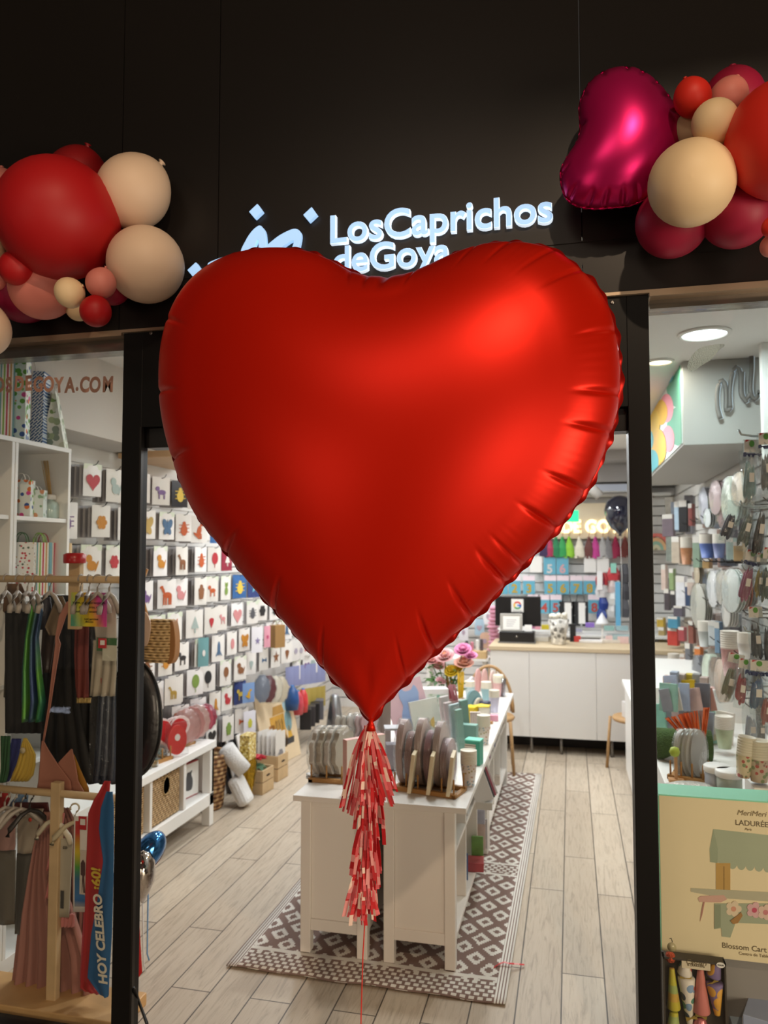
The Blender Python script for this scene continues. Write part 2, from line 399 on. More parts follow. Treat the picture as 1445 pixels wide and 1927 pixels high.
for i, (c, px, py, rx, rz) in enumerate(bal):
    x0 = .5684 - .575 - .0006 * (i + 1); q = MB(); zr = []
    for u, v in ellipse(px, py, rx, rz, 28):
        w_ = AX(.5695, min(u, 1283), v); zr.append((min(max(w_.y - 4.2, .014), 2.38), min(max(w_.z - 2.262, .014), .423)))
    n_ = len(zr); q.add([(x0, a_, b_) for a_, b_ in zr] + [(x0 + .0006, a_, b_) for a_, b_ in zr], [list(range(n_)), list(range(2 * n_ - 1, n_ - 1, -1))] + [(k, k + n_, (k + 1) % n_ + n_, (k + 1) % n_) for k in range(n_)])
    obj('printed_balloon', q, mat(c, .6, noise=.1, nscale=2), pn)
# shelf board on the other side with an orange lantern ball
struct('trim_11', MB().box(-2.6, -2.1, 4.05, 4.75, 2.27, 2.3).box(-2.6, -2.1, 4.05, 4.08, 2.3, 2.66).box(-2.6, -2.1, 4.72, 4.75, 2.3, 2.66).box(-2.6, -2.57, 4.05, 4.75, 2.3, 2.66), mat('#d9b58c', .55, noise=.15))
struct('trim_12', MB().box(-2.6, -2.33, 2.5, 4.0, 2.3, 2.699), mat('#cfc8c0', .7))

# downlights
def downlight(x, y, r, power, col, label, z=2.7, em='#f2ffff', es=6.):
    t = thing('ceiling_light', label, 'light', (x, y, z))
    obj('rim', MB().lathe([(r, 0), (r * 1.22, 0), (r * 1.2, -.008), (r * 1.02, -.012), (r, -.006)], 32, caps=False), WHITE, t)
    obj('diffuser', MB().lathe([(0, -.004), (r, -.004)], 32), mat(em, .5, emit=es), t)
    l = bpy.data.lights.new('downlight', 'AREA'); l.shape = 'DISK'; l.size = r * 2; l.energy = power; l.color = col; l.spread = PI
    o = bpy.data.objects.new('downlight', l); COL.objects.link(o); o.location = (x, y, z - .03)
COOL = (.93, .97, 1.0)
downlight(*AZ(2.7, 140, 697)[:2], .09, 13, (.78, .97, 1), 'bright round downlight over the gift bag shelf in the window')
downlight(*AZ(2.7, 1325, 627)[:2], .095, 8, (.80, .97, 1), 'bright round downlight behind the glass beside the balloon soffit')
downlight(*AZ(2.7, 1241, 680)[:2], .06, 3, (1, .95, .8), 'smaller warm round downlight close to the black door post', em='#fff2cf', es=3.)
k = 0
for x, y in ((-1.9, 4.6), (-.75, 4.1), (-1.9, 6.2), (-.75, 5.7), (.0, 4.9), (.0, 6.4), (-1.0, 7.4), (.3, 7.7), (-2.1, 7.6)):
    downlight(x, y, .1, 17, COOL, 'round downlight hidden above the big heart, %s from the door' % ORD[k]); k += 1
def area(name, loc, to, size, power, col, shape='SQUARE'):
    l = bpy.data.lights.new(name, 'AREA'); l.size = size; l.energy = power; l.color = col; l.shape = shape
    o = bpy.data.objects.new(name, l); COL.objects.link(o); o.location = loc
    o.rotation_euler = (Vector(to) - Vector(loc)).to_track_quat('-Z', 'Y').to_euler(); return o
def point(name, loc, r, power, col, spot=None, to=None):
    l = bpy.data.lights.new(name, 'SPOT' if spot else 'POINT'); l.energy = power; l.color = col; l.shadow_soft_size = r
    o = bpy.data.objects.new(name, l); COL.objects.link(o); o.location = loc
    if spot:
        l.spot_size = spot; l.spot_blend = .6; o.rotation_euler = (Vector(to) - Vector(loc)).to_track_quat('-Z', 'Y').to_euler()
    return o
WARM = (1, .74, .50)
point('mall_spot', (1.0, -1.7, 4.95), .04, 270, WARM, 1.6, (.4, 2.4, 1.7))
area('mall_ceiling_lamp', (-1.2, -3.4, 5.1), (-1.0, -1, 0), 1.6, 55, (1, .8, .62))
area('storefront_fill', (3.6, -5.6, 1.2), (-.2, 2.0, .6), 2.2, 105, (1, .80, .6))  # unseen area light added to fill the lower half of the heart
area('storefront_fill', (4.3, -.5, 1.0), (.1, 2.2, 1.0), 1.5, 125, (1, .84, .62))  # unseen area light added to brighten the cream carton and the heart's flank
area('storefront_fill', (-3.6, -6.0, 1.6), (-.6, 2.0, 1.2), 2.2, 45, (1, .80, .6))  # weaker unseen fill added from the other side
W = bpy.data.worlds.new('world'); SC.world = W; W.use_nodes = True
W.node_tree.nodes['Background'].inputs[0].default_value = (.9, .8, .7, 1); W.node_tree.nodes['Background'].inputs[1].default_value = .05

# ------------------------------------------------------------------ lit sign on the fascia
LIT = mat('#a6cdf6', .4, emit=.78, spec=.2); LITSIDE = mat('#e4f2ff', .4, emit=.8, spec=.2)
sg = thing('shop_sign', 'white lit lettering and emblem mounted on the black fascia above the heart', 'sign', (0, YF, 2.7))
SY = YF - .022
def sign_text(s, x0, x1, ybase, cap):
    me = text_mesh(s, 1, .0, .022, 'LEFT'); xx = [v.co.x for v in me.vertices]; w0 = max(xx) - min(xx)
    bpy.data.meshes.remove(me)
    a = AY(SY, *x0); b = AY(SY, *x1); size = (b - a).length / w0
    for nm, ex, off, mm, dy in (('lettering', .011, .010, LIT, 0), ('lettering_edge', .0095, .024, LITSIDE, .0022)):
        me = text_mesh(s, 1, ex / size, off, 'LEFT', spacing=1.0); me.materials.append(mm)
        o = obj(nm, me, mm, sg, (a.x, SY - YF + .0105 + dy, a.z - 2.7), (PI / 2, 0, 0)); o.scale = (size, size, size)
sign_text('LosCaprichos', (617, 457), (1036, 410), 0, 0)
sign_text('deGoya', (625, 513), (846, 489), 0, 0)
def emblem(pts, smooth=True):
    P = [AY(SY, *p) for p in pts]; poly = [(p.x, p.z - 2.7) for p in P]
    obj('emblem_stroke', MB().prism(poly, SY - YF, SY - YF + .02), LIT, sg, bevel=.002)
for cx, cy in ((481, 397), (583, 403), (365, 507)): emblem([(cx - 13, cy + 1), (cx + 3, cy - 14), (cx + 13, cy), (cx - 2, cy + 14)])
emblem(spline([(453, 475), (462, 452), (474, 434), (487, 424), (494, 428), (499, 440), (500, 475), (487, 475), (486, 450), (480, 460), (476, 475)], 60).tolist())
emblem(spline([(498, 468), (515, 450), (535, 437), (555, 430), (566, 440), (560, 470), (547, 475), (552, 452), (530, 465), (515, 478)], 60).tolist())
emblem(spline([(390, 497), (408, 487), (430, 481), (446, 481), (425, 495), (404, 512)], 40).tolist())

# ------------------------------------------------------------------ the giant heart balloon
YH = 1.92
HP = [(735, 525), (775, 519), (815, 501), (860, 479), (905, 464), (950, 458), (1000, 461), (1045, 474), (1085, 502), (1120, 538), (1145, 580), (1158, 625), (1166, 680), (1167, 730), (1161, 775), (1150, 815), (1138, 848), (1124, 885), (1102, 925), (1080, 955), (1048, 996), (1008, 1040), (955, 1096), (900, 1155), (850, 1199), (800, 1246), (750, 1296), (720, 1328), (698, 1354), (674, 1328), (655, 1307), (620, 1268), (575, 1215), (525, 1155), (480, 1105), (440, 1055), (400, 1005), (370, 965), (345, 910), (330, 865), (316, 815), (307, 760), (305, 700), (310, 645), (325, 590), (350, 545), (385, 510), (430, 485), (480, 472), (530, 469), (575, 474), (620, 490), (660, 512), (695, 523)]
def trace(px, y, n): return np.array([(p.x, p.z) for p in [AY(y, a, b) for a, b in spline(px, n)]])
ho = trace(HP, YH, 1100)
def near_u(px, py, o, y):
    p = AY(y, px, py); d = np.hypot(o[:, 0] - p.x, o[:, 1] - p.z); return int(d.argmin()) / len(o)
CR = [(430, 1045, 1, .0035), (522, 1150, 1, .0032), (330, 868, .9, .0035), (612, 1258, .7, .003), (306, 742, .6, .003), (325, 605, .4, .003), (735, 525, .8, .006), (700, 522, .5, .003), (665, 514, .5, .003), (900, 464, .4, .003), (965, 458, .4, .003), (1045, 474, .4, .003), (1095, 512, .5, .003), (1158, 625, .4, .003), (1164, 745, .7, .004), (1150, 815, .9, .004), (1102, 925, .9, .0035), (1048, 996, 1, .0035), (955, 1098, 1, .0035), (890, 1164, .9, .0035), (820, 1228, .9, .0035), (768, 1278, .5, .003), (790, 513, .5, .003), (985, 1066, .5, .0025)]
cr = [(near_u(a, b, ho, YH), s_, w_ * .55) for a, b, s_, w_ in CR]
hc = AY(YH, 730, 790)
ht = thing('heart_balloon', 'giant satin red heart foil balloon floating in front of the shop doorway', 'balloon', (hc.x, YH, hc.z))
loc0 = ho - np.array([hc.x, hc.z])
RED = mat('#d21c04', .38, .5, noise=.03, nscale=2, spec=.25)
obj('body', inflate(loc0, .205, (0, 0), cr, nR=34, pleat=.005, cd=.24), RED, ht)
# welded seam
sm = MB(); n_ = len(loc0)
nrm = np.roll(loc0, -1, 0) - np.roll(loc0, 1, 0); nrm = np.stack([nrm[:, 1], -nrm[:, 0]], 1); nrm /= np.linalg.norm(nrm, axis=1)[:, None]
if (nrm * loc0).sum() < 0: nrm = -nrm
ri = loc0 * .95; V = []
for i in range(n_):
    w_ = .007 + .0025 * math.sin(i * .4) + .002 * math.sin(i * .16); yy = .004 + .004 * math.sin(i * .3) + .003 * math.sin(i * .1)
    ro = loc0[i] + nrm[i] * w_
    V += [(ri[i, 0], .001, ri[i, 1]), (ro[0], yy, ro[1])]
sm.add(V, [(2 * i, 2 * i + 1, 2 * ((i + 1) % n_) + 1, 2 * ((i + 1) % n_)) for i in range(n_)], 0, True)
obj('seam', sm, mat('#b01206', .35, .7), ht, solid=.0012)
kn = AY(YH, 698, 1358); k0 = Vector((kn.x - hc.x, 0, kn.z - hc.z))
obj('neck', MB().lathe([(.022, .03), (.012, .012), (.006, 0), (.009, -.008), (.013, -.022)], 14, 0, k0), RED, ht)
# fringed tassel garland tied to the neck
TC = ['#cf2229', '#de6268', '#e89a98', '#f2d3c4', '#b8161f']
TM = [mat(c, .55) for c in TC]
def fringe(cx0, cy0, spread_px, length_px, count, lean=0, seed=0):
    rnd = random.Random(seed); mb = MB(); a0 = AY(YH, cx0, cy0)
    for i in range(count):
        f = (i + .5) / count * 2 - 1; f += rnd.uniform(-.1, .1)
        L = length_px * rnd.uniform(.72, 1.02); w = rnd.uniform(.0026, .0056)
        yo = rnd.uniform(-.028, .028); pts = []
        for k in range(11):
            q = k / 10
            x = cx0 + f * spread_px * (q ** .75) + lean * q + 2.0 * math.sin(q * 5 + i)
            p = AY(YH, x, cy0 + L * q); pts.append(Vector((p.x - hc.x, yo * min(1, q * 2.2) + rnd.uniform(-.0015, .0015), p.z - hc.z)))
        an = rnd.uniform(-.7, .7); wx = Vector((math.cos(an), math.sin(an), 0)) * w
        step = 0; ci = rnd.randrange(4); ln = rnd.choice((2, 2, 3, 1))
        for k in range(10):
            mb.add([pts[k] - wx, pts[k] + wx, pts[k + 1] + wx, pts[k + 1] - wx], [(0, 1, 2, 3)], ci, False)
            step += 1
            if step >= ln: step = 0; ci = rnd.choice((0, 0, 1, 1, 2, 3, 4)); ln = rnd.choice((1, 2, 2))
    return mb
for cx0, cy0, sp_, ln_, ct, le in ((698, 1360, 22, 175, 26, -14), (696, 1362, 16, 150, 12, 34), (690, 1365, 40, 165, 14, -12), (698, 1440, 24, 160, 22, -4), (694, 1510, 26, 150, 22, -6), (690, 1570, 27, 145, 22, -8), (690, 1630, 24, 105, 20, -4)):
    obj('tassel', fringe(cx0, cy0, sp_, ln_, int(ct * 1.7), le, cx0 * 7 + cy0), TM, ht, solid=.0006)
st = [AY(YH, x, y) for x, y in ((698, 1358), (694, 1480), (690, 1600), (686, 1730), (682, 1800), (679, 1900), (677, 1990))]
st = [Vector((p.x - hc.x, 0.004, p.z - hc.z)) for p in st] + [Vector((AY(YH, 676, 2050).x - hc.x, 0.004, .05 - hc.z))]
obj('string', MB().tube(st, .0017, 6), mat('#d83a30', .4), ht, label='thin red ribbon string')
obj('weight', MB().lathe([(.03, 0), (.035, .02), (.02, .05), (.004, .06)], 16, 0, (st[-1].x, .004, -hc.z)), mat('#b01a18', .4), ht)

# ------------------------------------------------------------------ balloon garlands on the fascia
BC = {'red': '#b01015', 'brightred': '#d52a1c', 'white': '#e6c9ae', 'cream': '#efd3a8', 'pink': '#dc8478', 'crimson': '#a3173c', 'magenta': '#8c0f3a', 'dark red': '#8d0c12'}
PLACED = []
def latex(px, py, rpx, y, col, label, el=1.08, tilt=(0, 0), group=None):
    p = AY(y, px, py); dep = (Vector(p) - Vector((0, 0, EYE))).dot(Vector(FW)); r = rpx * dep / FPX
    while y > 1.98 and any((p - c_).length < .74 * (r + r_) for c_, r_ in PLACED):      # squeezed together, never inside one another
        y -= .01; p = AY(y, px, py); dep = (Vector(p) - Vector((0, 0, EYE))).dot(Vector(FW)); r = rpx * dep / FPX
    PLACED.append((p.copy(), r)); pr = []
    for k in range(25):
        a = -PI / 2 + PI * k / 24; z = math.sin(a); rr = math.cos(a)
        if z < 0: rr *= 1 - .10 * z * z; z *= 1.06
        pr.append((rr * r, z * r * el))
    b = thing('balloon', label, 'balloon', p, (tilt[0], tilt[1], 0), group)
    obj('latex_skin', MB().lathe(pr, 36), mat(BC[col], .5, sss=.0, noise=.03, nscale=5, spec=.4), b)
    obj('knot', MB().lathe([(r * .03, -r * el * 1.055), (r * .10, -r * el * 1.08), (r * .05, -r * el * 1.12), (r * .12, -r * el * 1.17)], 10), mat(BC[col], .4), b)
    return b
G1 = 'balloon garland beside the gift bag window'; G2 = 'balloon garland beside the pink foil heart'
UPT = (0, 0)
for a in sorted([
    (110, 412, 112, 2.16, 'red', 'largest red latex balloon, front of the garland over the bag window', 1.02, (PI / 2 + .5, .3)),
    (147, 335, 56, 2.31, 'dark red', 'dark red balloon peeking out above the largest red one', 1.0, (PI, .3)),
    (251, 361, 67, 2.27, 'white', 'upper of two big off-white balloons next to the largest red one', 1.05, (PI * .9, .6)),
    (274, 498, 71, 2.25, 'white', 'lower of two big off-white balloons next to the largest red one', 1.02, (PI * .9, -.9)),
    (2, 352, 34, 2.32, 'pink', 'pink balloon behind the largest red one, at its upper edge', 1.0, (PI, 0)),
    (30, 504, 31, 2.13, 'red', 'small red balloon below the edge of the largest red one', 1.05, (PI, .4)),
    (80, 540, 60, 2.24, 'pink', 'mid-sized pink balloon under the largest red one', 1.02, (PI * .8, .5)),
    (45, 548, 58, 2.33, 'magenta', 'dark magenta balloon behind the mid-sized pink one', 1.02, (PI, .4)),
    (131, 551, 29, 2.10, 'cream', 'small cream balloon between two pink ones', .92, (PI, 1.2)),
    (190, 533, 28, 2.12, 'pink', 'small pink balloon above the lowest small red balloon', 1.0, (PI, .3)),
    (180, 586, 29, 2.12, 'red', 'small red balloon hanging lowest in the garland by the bag window', 1.0, (PI, .3)),
    (210, 540, 34, 2.29, 'crimson', 'crimson balloon half hidden behind the small pink one', 1.0, (PI, .3)),
    (148, 580, 24, 2.30, 'cream', 'cream balloon half hidden above the lowest small red one', 1.0, (PI, .3)),
    (-30, 622, 48, 2.20, 'white', 'off-white balloon cut by the picture edge under the garland', 1.05, (PI, .3)),
    (-14, 470, 22, 2.15, 'cream', 'small cream balloon at the picture edge beside the largest red one', 1.05, (PI, .3)),
    (-2, 528, 17, 2.22, 'pink', 'tiny pink balloon beside the small red one at the picture edge', 1.05, (PI, .3)),
], key=lambda q: -q[3]): latex(*a, group=G1)
for a in sorted([
    (1480, 262, 108, 2.10, 'brightred', 'largest bright red balloon of the garland beside the pink heart', 1.08, (PI * .8, -.3)),
    (1301, 345, 79, 2.12, 'cream', 'largest cream balloon touching the pink foil heart', 1.03, (PI * .6, .5)),
    (1345, 230, 42, 2.12, 'cream', 'small cream balloon in front of the pink and red pair', 1.02, (PI * .7, .4)),
    (1303, 184, 34, 2.16, 'brightred', 'small bright red balloon at the upper edge of the garland', 1.08, (PI, -.3)),
    (1371, 183, 35, 2.21, 'pink', 'small pink balloon in front of a crimson one', 1.05, (PI, .4)),
    (1300, 243, 31, 2.24, 'cream', 'cream balloon half hidden below the small bright red one', 1.0, (PI, .3)),
    (1380, 188, 56, 2.32, 'crimson', 'crimson balloon topmost of the garland beside the pink heart', 1.02, (PI, 0)),
    (1265, 417, 67, 2.29, 'crimson', 'crimson balloon below the largest cream balloon', 1.0, (PI, .3)),
    (1386, 400, 66, 2.26, 'crimson', 'crimson balloon under the largest bright red one', 1.0, (PI, .3)),
    (1372, 285, 40, 2.33, 'dark red', 'dark red balloon deep between the cream and bright red ones', 1.0, (PI, .3)),
    (1452, 427, 18, 2.10, 'brightred', 'tiny bright red balloon low at the picture edge', 1.1, (PI, .3)),
    (1450, 463, 19, 2.15, 'pink', 'tiny pink balloon lowest at the picture edge', 1.1, (PI, .3)),
], key=lambda q: -q[3]): latex(*a, group=G2)
# pink foil heart at the garland's end
FP = [(1165, 129), (1195, 131), (1225, 147), (1250, 172), (1272, 205), (1285, 240), (1280, 275), (1262, 305), (1245, 335), (1228, 362), (1204, 379), (1180, 387), (1150, 390), (1120, 392), (1090, 388), (1068, 375), (1057, 348), (1056, 320), (1067, 296), (1083, 272), (1091, 250), (1091, 228), (1090, 203), (1097, 178), (1111, 156), (1134, 138)]
fo = trace(FP, 2.26, 300); fc = AY(2.26, 1165, 265)
fcr = [(near_u(a, b, fo, 2.26), s_, .006) for a, b, s_ in ((1091, 240, 1.), (1132, 138, .6), (1180, 129, .7), (1210, 138, .8), (1236, 158, .8), (1258, 184, .8), (1277, 215, .8), (1095, 180, .5), (1057, 330, .6), (1070, 378, .7), (1105, 391, .8), (1138, 391, .9), (1170, 389, .9), (1200, 380, .9), (1225, 365, .8))]
f = thing('foil_heart_balloon', 'shiny magenta foil heart balloon at the end of the garland', 'balloon', (fc.x, 2.26, fc.z))
obj('body', inflate(fo - np.array([fc.x, fc.z]), .085, (0, 0), fcr, pleat=.05), mat('#d01c6a', .3, .7, spec=.3), f)
lo_ = fo - np.array([fc.x, fc.z]); V = []
for i in range(len(lo_)): V += [(lo_[i, 0] * .985, 0, lo_[i, 1] * .985), (lo_[i, 0] * 1.022, .003 * math.sin(i), lo_[i, 1] * 1.022)]
n_ = len(lo_); obj('seam', MB().add(V, [(2 * i, 2 * i + 1, 2 * ((i + 1) % n_) + 1, 2 * ((i + 1) % n_)) for i in range(n_)], 0, True), mat('#a80f4c', .3, 1.), f, solid=.001)
# ------------------------------------------------------------------ goods: builders
def bag_mesh(w, d, h, flare=.0, pinch=0.):
    mb = MB(); a = pinch
    vs = [(-w / 2, -d / 2, 0), (w / 2, -d / 2, 0), (w / 2, d / 2, 0), (-w / 2, d / 2, 0), (-w / 2, -d / 2 * (1 - a), h), (w / 2, -d / 2 * (1 - a), h), (w / 2, d / 2 * (1 - a), h), (-w / 2, d / 2 * (1 - a), h),
          (-w / 2 + .012 * (1 if a else .4), 0, h * .5), (w / 2 - .012 * (1 if a else .4), 0, h * .5)]
    return mb.add(vs, [(3, 2, 1, 0), (0, 1, 5, 4), (2, 3, 7, 6), (0, 4, 8), (4, 7, 8), (7, 3, 8), (3, 0, 8), (1, 9, 5), (5, 9, 6), (6, 9, 2), (2, 9, 1), (4, 5, 6, 7)])
def gift_bag(label, loc, w, d, h, m, rot=0, hm=None, pinch=0., group=None):
    t = thing('gift_bag', label, 'gift bag', loc, rot, group)
    obj('body', bag_mesh(w, d, h, 0, pinch), m, t)
    for s in (-1, 1):
        pts = [(w * .22 * math.cos(a), s * d / 2 * (1 - pinch) * .92, h - .004 + h * .2 * math.sin(a)) for a in [PI * k / 10 for k in range(11)]]
        obj('handle', MB().tube(pts, .0022, 6), hm or WHITE, t)
    return t
# printed pictures on packets: outlines of a unit shape (x, z), about 1 tall
def star(n, r0, r1): return [((r0 if k % 2 == 0 else r1) * math.sin(PI * k / n), (r0 if k % 2 == 0 else r1) * math.cos(PI * k / n)) for k in range(2 * n)]
HEART2 = [(.5 * math.sin(a) ** 3 * 1.0, (.40 * math.cos(a) - .16 * math.cos(2 * a) - .06 * math.cos(3 * a) - .03 * math.cos(4 * a))) for a in [2 * PI * k / 28 for k in range(28)]]
MOTIF = {
    'balloon': [ellipse(0, .12, .3, .38)] + [[(-.02, -.5), (.02, -.5), (.02, -.25), (-.02, -.25)]],
    'butterfly': [ellipse(-.22, .16, .2, .3, 14, .5), ellipse(.22, .16, .2, .3, 14, -.5), ellipse(-.17, -.24, .15, .22, 14, -.4), ellipse(.17, -.24, .15, .22, 14, .4), ellipse(0, 0, .05, .42)],
    'beetle': [ellipse(0, -.08, .27, .34), ellipse(0, .32, .14, .12)] + [[(-.42, z), (.42, z + .04), (.42, z + .09), (-.42, z + .05)] for z in (-.25, -.02, .18)],
    'horse': [ellipse(0, 0, .32, .16), ellipse(-.3, .26, .09, .24, 12, .5), ellipse(-.42, .42, .13, .07, 12, .4)] + [[(x, -.5), (x + .08, -.5), (x + .1, .0), (x - .02, .0)] for x in (-.28, -.12, .1, .22)],
    'dinosaur': [ellipse(-.05, -.05, .18, .33, 14, -.3), ellipse(.2, .34, .19, .11, 12, .1), ellipse(-.24, -.3, .08, .3, 12, 1.0)] + [[(x, -.5), (x + .1, -.5), (x + .1, -.2), (x, -.2)] for x in (-.1, .05)],
    'fox': [ellipse(0, -.16, .22, .3), ellipse(0, .26, .2, .17), [(-.2, .3), (-.05, .38), (-.18, .52)], [(.2, .3), (.18, .52), (.05, .38)]],
    'strawberry': [[(0, -.45), (.2, -.05), (.24, .15), (.1, .25), (-.1, .25), (-.24, .15), (-.2, -.05)], star(5, .2, .08)],
    'heart': [HEART2], 'star': [star(5, .45, .19)], 'flower': [ellipse(.24 * math.cos(a), .24 * math.sin(a), .15, .15) for a in [2 * PI * k / 6 for k in range(6)]] + [ellipse(0, 0, .13, .13)],
    'rocket': [ellipse(0, .05, .15, .42), [(-.15, -.1), (-.34, -.42), (-.12, -.32)], [(.15, -.1), (.12, -.32), (.34, -.42)]],
    'cupcake': [[(-.2, -.42), (.2, -.42), (.3, -.02), (-.3, -.02)], ellipse(0, .12, .32, .2), ellipse(0, .32, .18, .16)],
    'number': [ellipse(0, .02, .24, .4)], 'tiger': [ellipse(0, -.1, .3, .24), ellipse(-.18, .24, .2, .19), ellipse(.32, -.12, .05, .3, 10, -.4)],
    'gun dog': [ellipse(.02, -.02, .3, .14), ellipse(-.3, .18, .15, .13)] + [[(x, -.4), (x + .09, -.4), (x + .09, .0), (x, .0)] for x in (-.22, .16)],
    'ribbon': [[(0, 0), (-.32, .2), (-.32, -.2)], [(0, 0), (.32, -.2), (.32, .2)], ellipse(0, 0, .07, .07)],
    'tree': [[(-.3, -.2), (.3, -.2), (0, .48)], [(-.05, -.45), (.05, -.45), (.05, -.2), (-.05, -.2)]],
}
MOTIF['dog'] = MOTIF.pop('gun dog')
def print_mesh(kind, w, h, y):
    mb = MB()
    for i, pl_ in enumerate(MOTIF[kind]): mb.prism([(x * w, z * h) for x, z in pl_], y - .0006 - .00015 * i, y)
    return mb
def pack_mesh(w, h, d):
    """soft flat packet hung by its top edge, with a slight belly"""
    mb = MB(); n = 5; P = []
    for j in range(n + 1):
        z = -h * j / n; bl = math.sin(PI * min(1, .15 + j / n * .85)) * d
        P.append([(-w / 2, 0, z), (-w / 4, -bl * .85, z), (0, -bl, z), (w / 4, -bl * .85, z), (w / 2, 0, z)])
    mb.grid(P); mb.grid([[(x, .0015, z) for x, y, z in reversed(r)] for r in P]); return mb
_PK = {}
def packet(label, loc, w, h, base, motif, pc, rot=0, group=None, header=None, cat='packet', name='party_packet', depth=.006, shape_scale=.62):
    t = thing(name, label, cat, loc, rot, group)
    k = ('p', w, h, depth)
    if k not in _PK: _PK[k] = pack_mesh(w, h, depth)
    me = _PK[k].mesh('card', [base]); obj('card', me, base, t)
    if header: obj('header', MB().box(-w / 2, w / 2, -.003, -.0015, -h * .17, .0), header, t)
    if motif:
        s = min(w, h * .8) * shape_scale
        o = obj('printed_picture', print_mesh(motif, s * .95, s * 1.12, -depth * .96 - .0012), pc, t); o.location = (0, 0, -h * .54)
    return t
def hook_mesh(L): return MB().tube([(0, L, 0), (0, 0, 0), (0, -.012, .006), (0, -.022, .022)], .0022, 6)
def cup_pack(label, loc, r, n, body, rim, rot=0, group=None, h=.095, step=.0065, inv=False):
    t = thing('cup_stack', label, 'paper cups', loc, rot, group); rb = r * .72
    for i in range(n):
        z = i * step
        pr = [(rb, z), (rb * 1.0, z), (r, z + h), (r * 1.03, z + h + .002), (r * .95, z + h + .003), (rb * .9, z + .006), (.0, z + .006)] if i in (0, n - 1) else [(r * .99, z + h - step * .9), (r, z + h - .001), (r * 1.035, z + h + .0015), (r * .97, z + h + .003)]
        obj('cup', MB().lathe(pr, 20), body if i == 0 else rim, t)
    return t
def plate_mesh(rx, rz, scallop=0, amp=.04, n=40, t=.004):
    pl_ = [(rx * (1 + amp * math.cos(scallop * a)) * math.cos(a), rz * (1 + amp * math.cos(scallop * a)) * math.sin(a)) for a in [2 * PI * k / n for k in range(n)]]
    mb = MB(); mb.prism(pl_, 0, t)
    mb.prism([(x * .74, z * .74) for x, z in pl_], t, t + .003); return mb
def plate_pack(label, loc, rx, rz, m, rot=(0, 0, 0), scallop=0, n=3, group=None, film=True, wm=None, amp=.04, gap=.006):
    """sleeve of paper plates standing on edge: the plates show one behind another in their wrapper"""
    t = thing('plate_pack', label, 'paper plates', loc, rot, group)
    for i in range(n): obj('plate', plate_mesh(rx, rz, scallop, amp), m, t, (0, i * gap, 0))
    if film: obj('wrapper', MB().prism(ellipse(0, 0, rx * 1.1, rz * 1.08, 28), -.006, n * gap + .006, 0, True), wm or CELLO, t)
    return t
def wood_rack(label, loc, L, n, rot=0, dep=.14):
    t = thing('plate_rack', label, 'rack', loc, rot)
    obj('base', MB().box(-L / 2, L / 2, -dep / 2, -dep / 2 + .02, 0, .018).box(-L / 2, L / 2, dep / 2 - .02, dep / 2, 0, .018).box(-L / 2, -L / 2 + .02, -dep / 2, dep / 2, .0, .012).box(L / 2 - .02, L / 2, -dep / 2, dep / 2, .0, .012), mat('#a9793f', .5, noise=.15), t)
    for k in range(n + 1):
        x = -L / 2 + .012 + (L - .024) * k / n
        for y in (-dep / 2 + .01, dep / 2 - .01): obj('peg', MB().lathe([(.004, .015), (.004, .075), (.0, .078)], 8, 0, (x, y, 0)), mat('#a9793f', .5, noise=.15), t)
    return t
def basket_weave(name, c1='#b08a5c', c2='#6d4c2c', sx=90, sz=110):
    m, nt, b = node_mat(name)
    tc = nt.nodes.new('ShaderNodeTexCoord'); sp = nt.nodes.new('ShaderNodeSeparateXYZ'); nt.links.new(tc.outputs['Object'], sp.inputs[0])
    def wave(sock, f, ph=None):
        m1 = nt.nodes.new('ShaderNodeMath'); m1.operation = 'MULTIPLY'; m1.inputs[1].default_value = f; nt.links.new(sock, m1.inputs[0])
        s1 = nt.nodes.new('ShaderNodeMath'); s1.operation = 'SINE'; nt.links.new(m1.outputs[0], s1.inputs[0]); return s1
    ad = nt.nodes.new('ShaderNodeMath'); nt.links.new(sp.outputs[0], ad.inputs[0]); nt.links.new(sp.outputs[1], ad.inputs[1])
    a = wave(ad.outputs[0], sx); c = wave(sp.outputs[2], sz); c2_ = wave(sp.outputs[2], sz / 2)
    p = nt.nodes.new('ShaderNodeMath'); p.operation = 'MULTIPLY'; nt.links.new(a.outputs[0], p.inputs[0]); nt.links.new(c2_.outputs[0], p.inputs[1])
    q = nt.nodes.new('ShaderNodeMath'); q.operation = 'MULTIPLY_ADD'; q.inputs[1].default_value = .5; nt.links.new(p.outputs[0], q.inputs[0])
    ab = nt.nodes.new('ShaderNodeMath'); ab.operation = 'ABSOLUTE'; nt.links.new(c.outputs[0], ab.inputs[0]); nt.links.new(ab.outputs[0], q.inputs[2])
    nz = nt.nodes.new('ShaderNodeTexNoise'); nz.inputs['Scale'].default_value = 40; nt.links.new(tc.outputs['Object'], nz.inputs['Vector'])
    ml = nt.nodes.new('ShaderNodeMath'); ml.operation = 'MULTIPLY'; nt.links.new(q.outputs[0], ml.inputs[0]); nt.links.new(nz.outputs['Fac'], ml.inputs[1])
    r = ramp(nt, [(.0, c2), (.22, c1), (.7, '#d0b080')]); nt.links.new(ml.outputs[0], r.inputs[0]); nt.links.new(r.outputs[0], b.inputs['Base Color'])
    bp = nt.nodes.new('ShaderNodeBump'); bp.inputs['Strength'].default_value = .8; bp.inputs['Distance'].default_value = .006
    nt.links.new(q.outputs[0], bp.inputs['Height']); nt.links.new(bp.outputs['Normal'], b.inputs['Normal']); b.inputs['Roughness'].default_value = .7
    return m
WEAVE = basket_weave('woven_rush', '#a88454', '#5c4024', 170, 260); WEAVE2 = basket_weave('woven_straw', '#c2a06a', '#7a5c34', 190, 260)
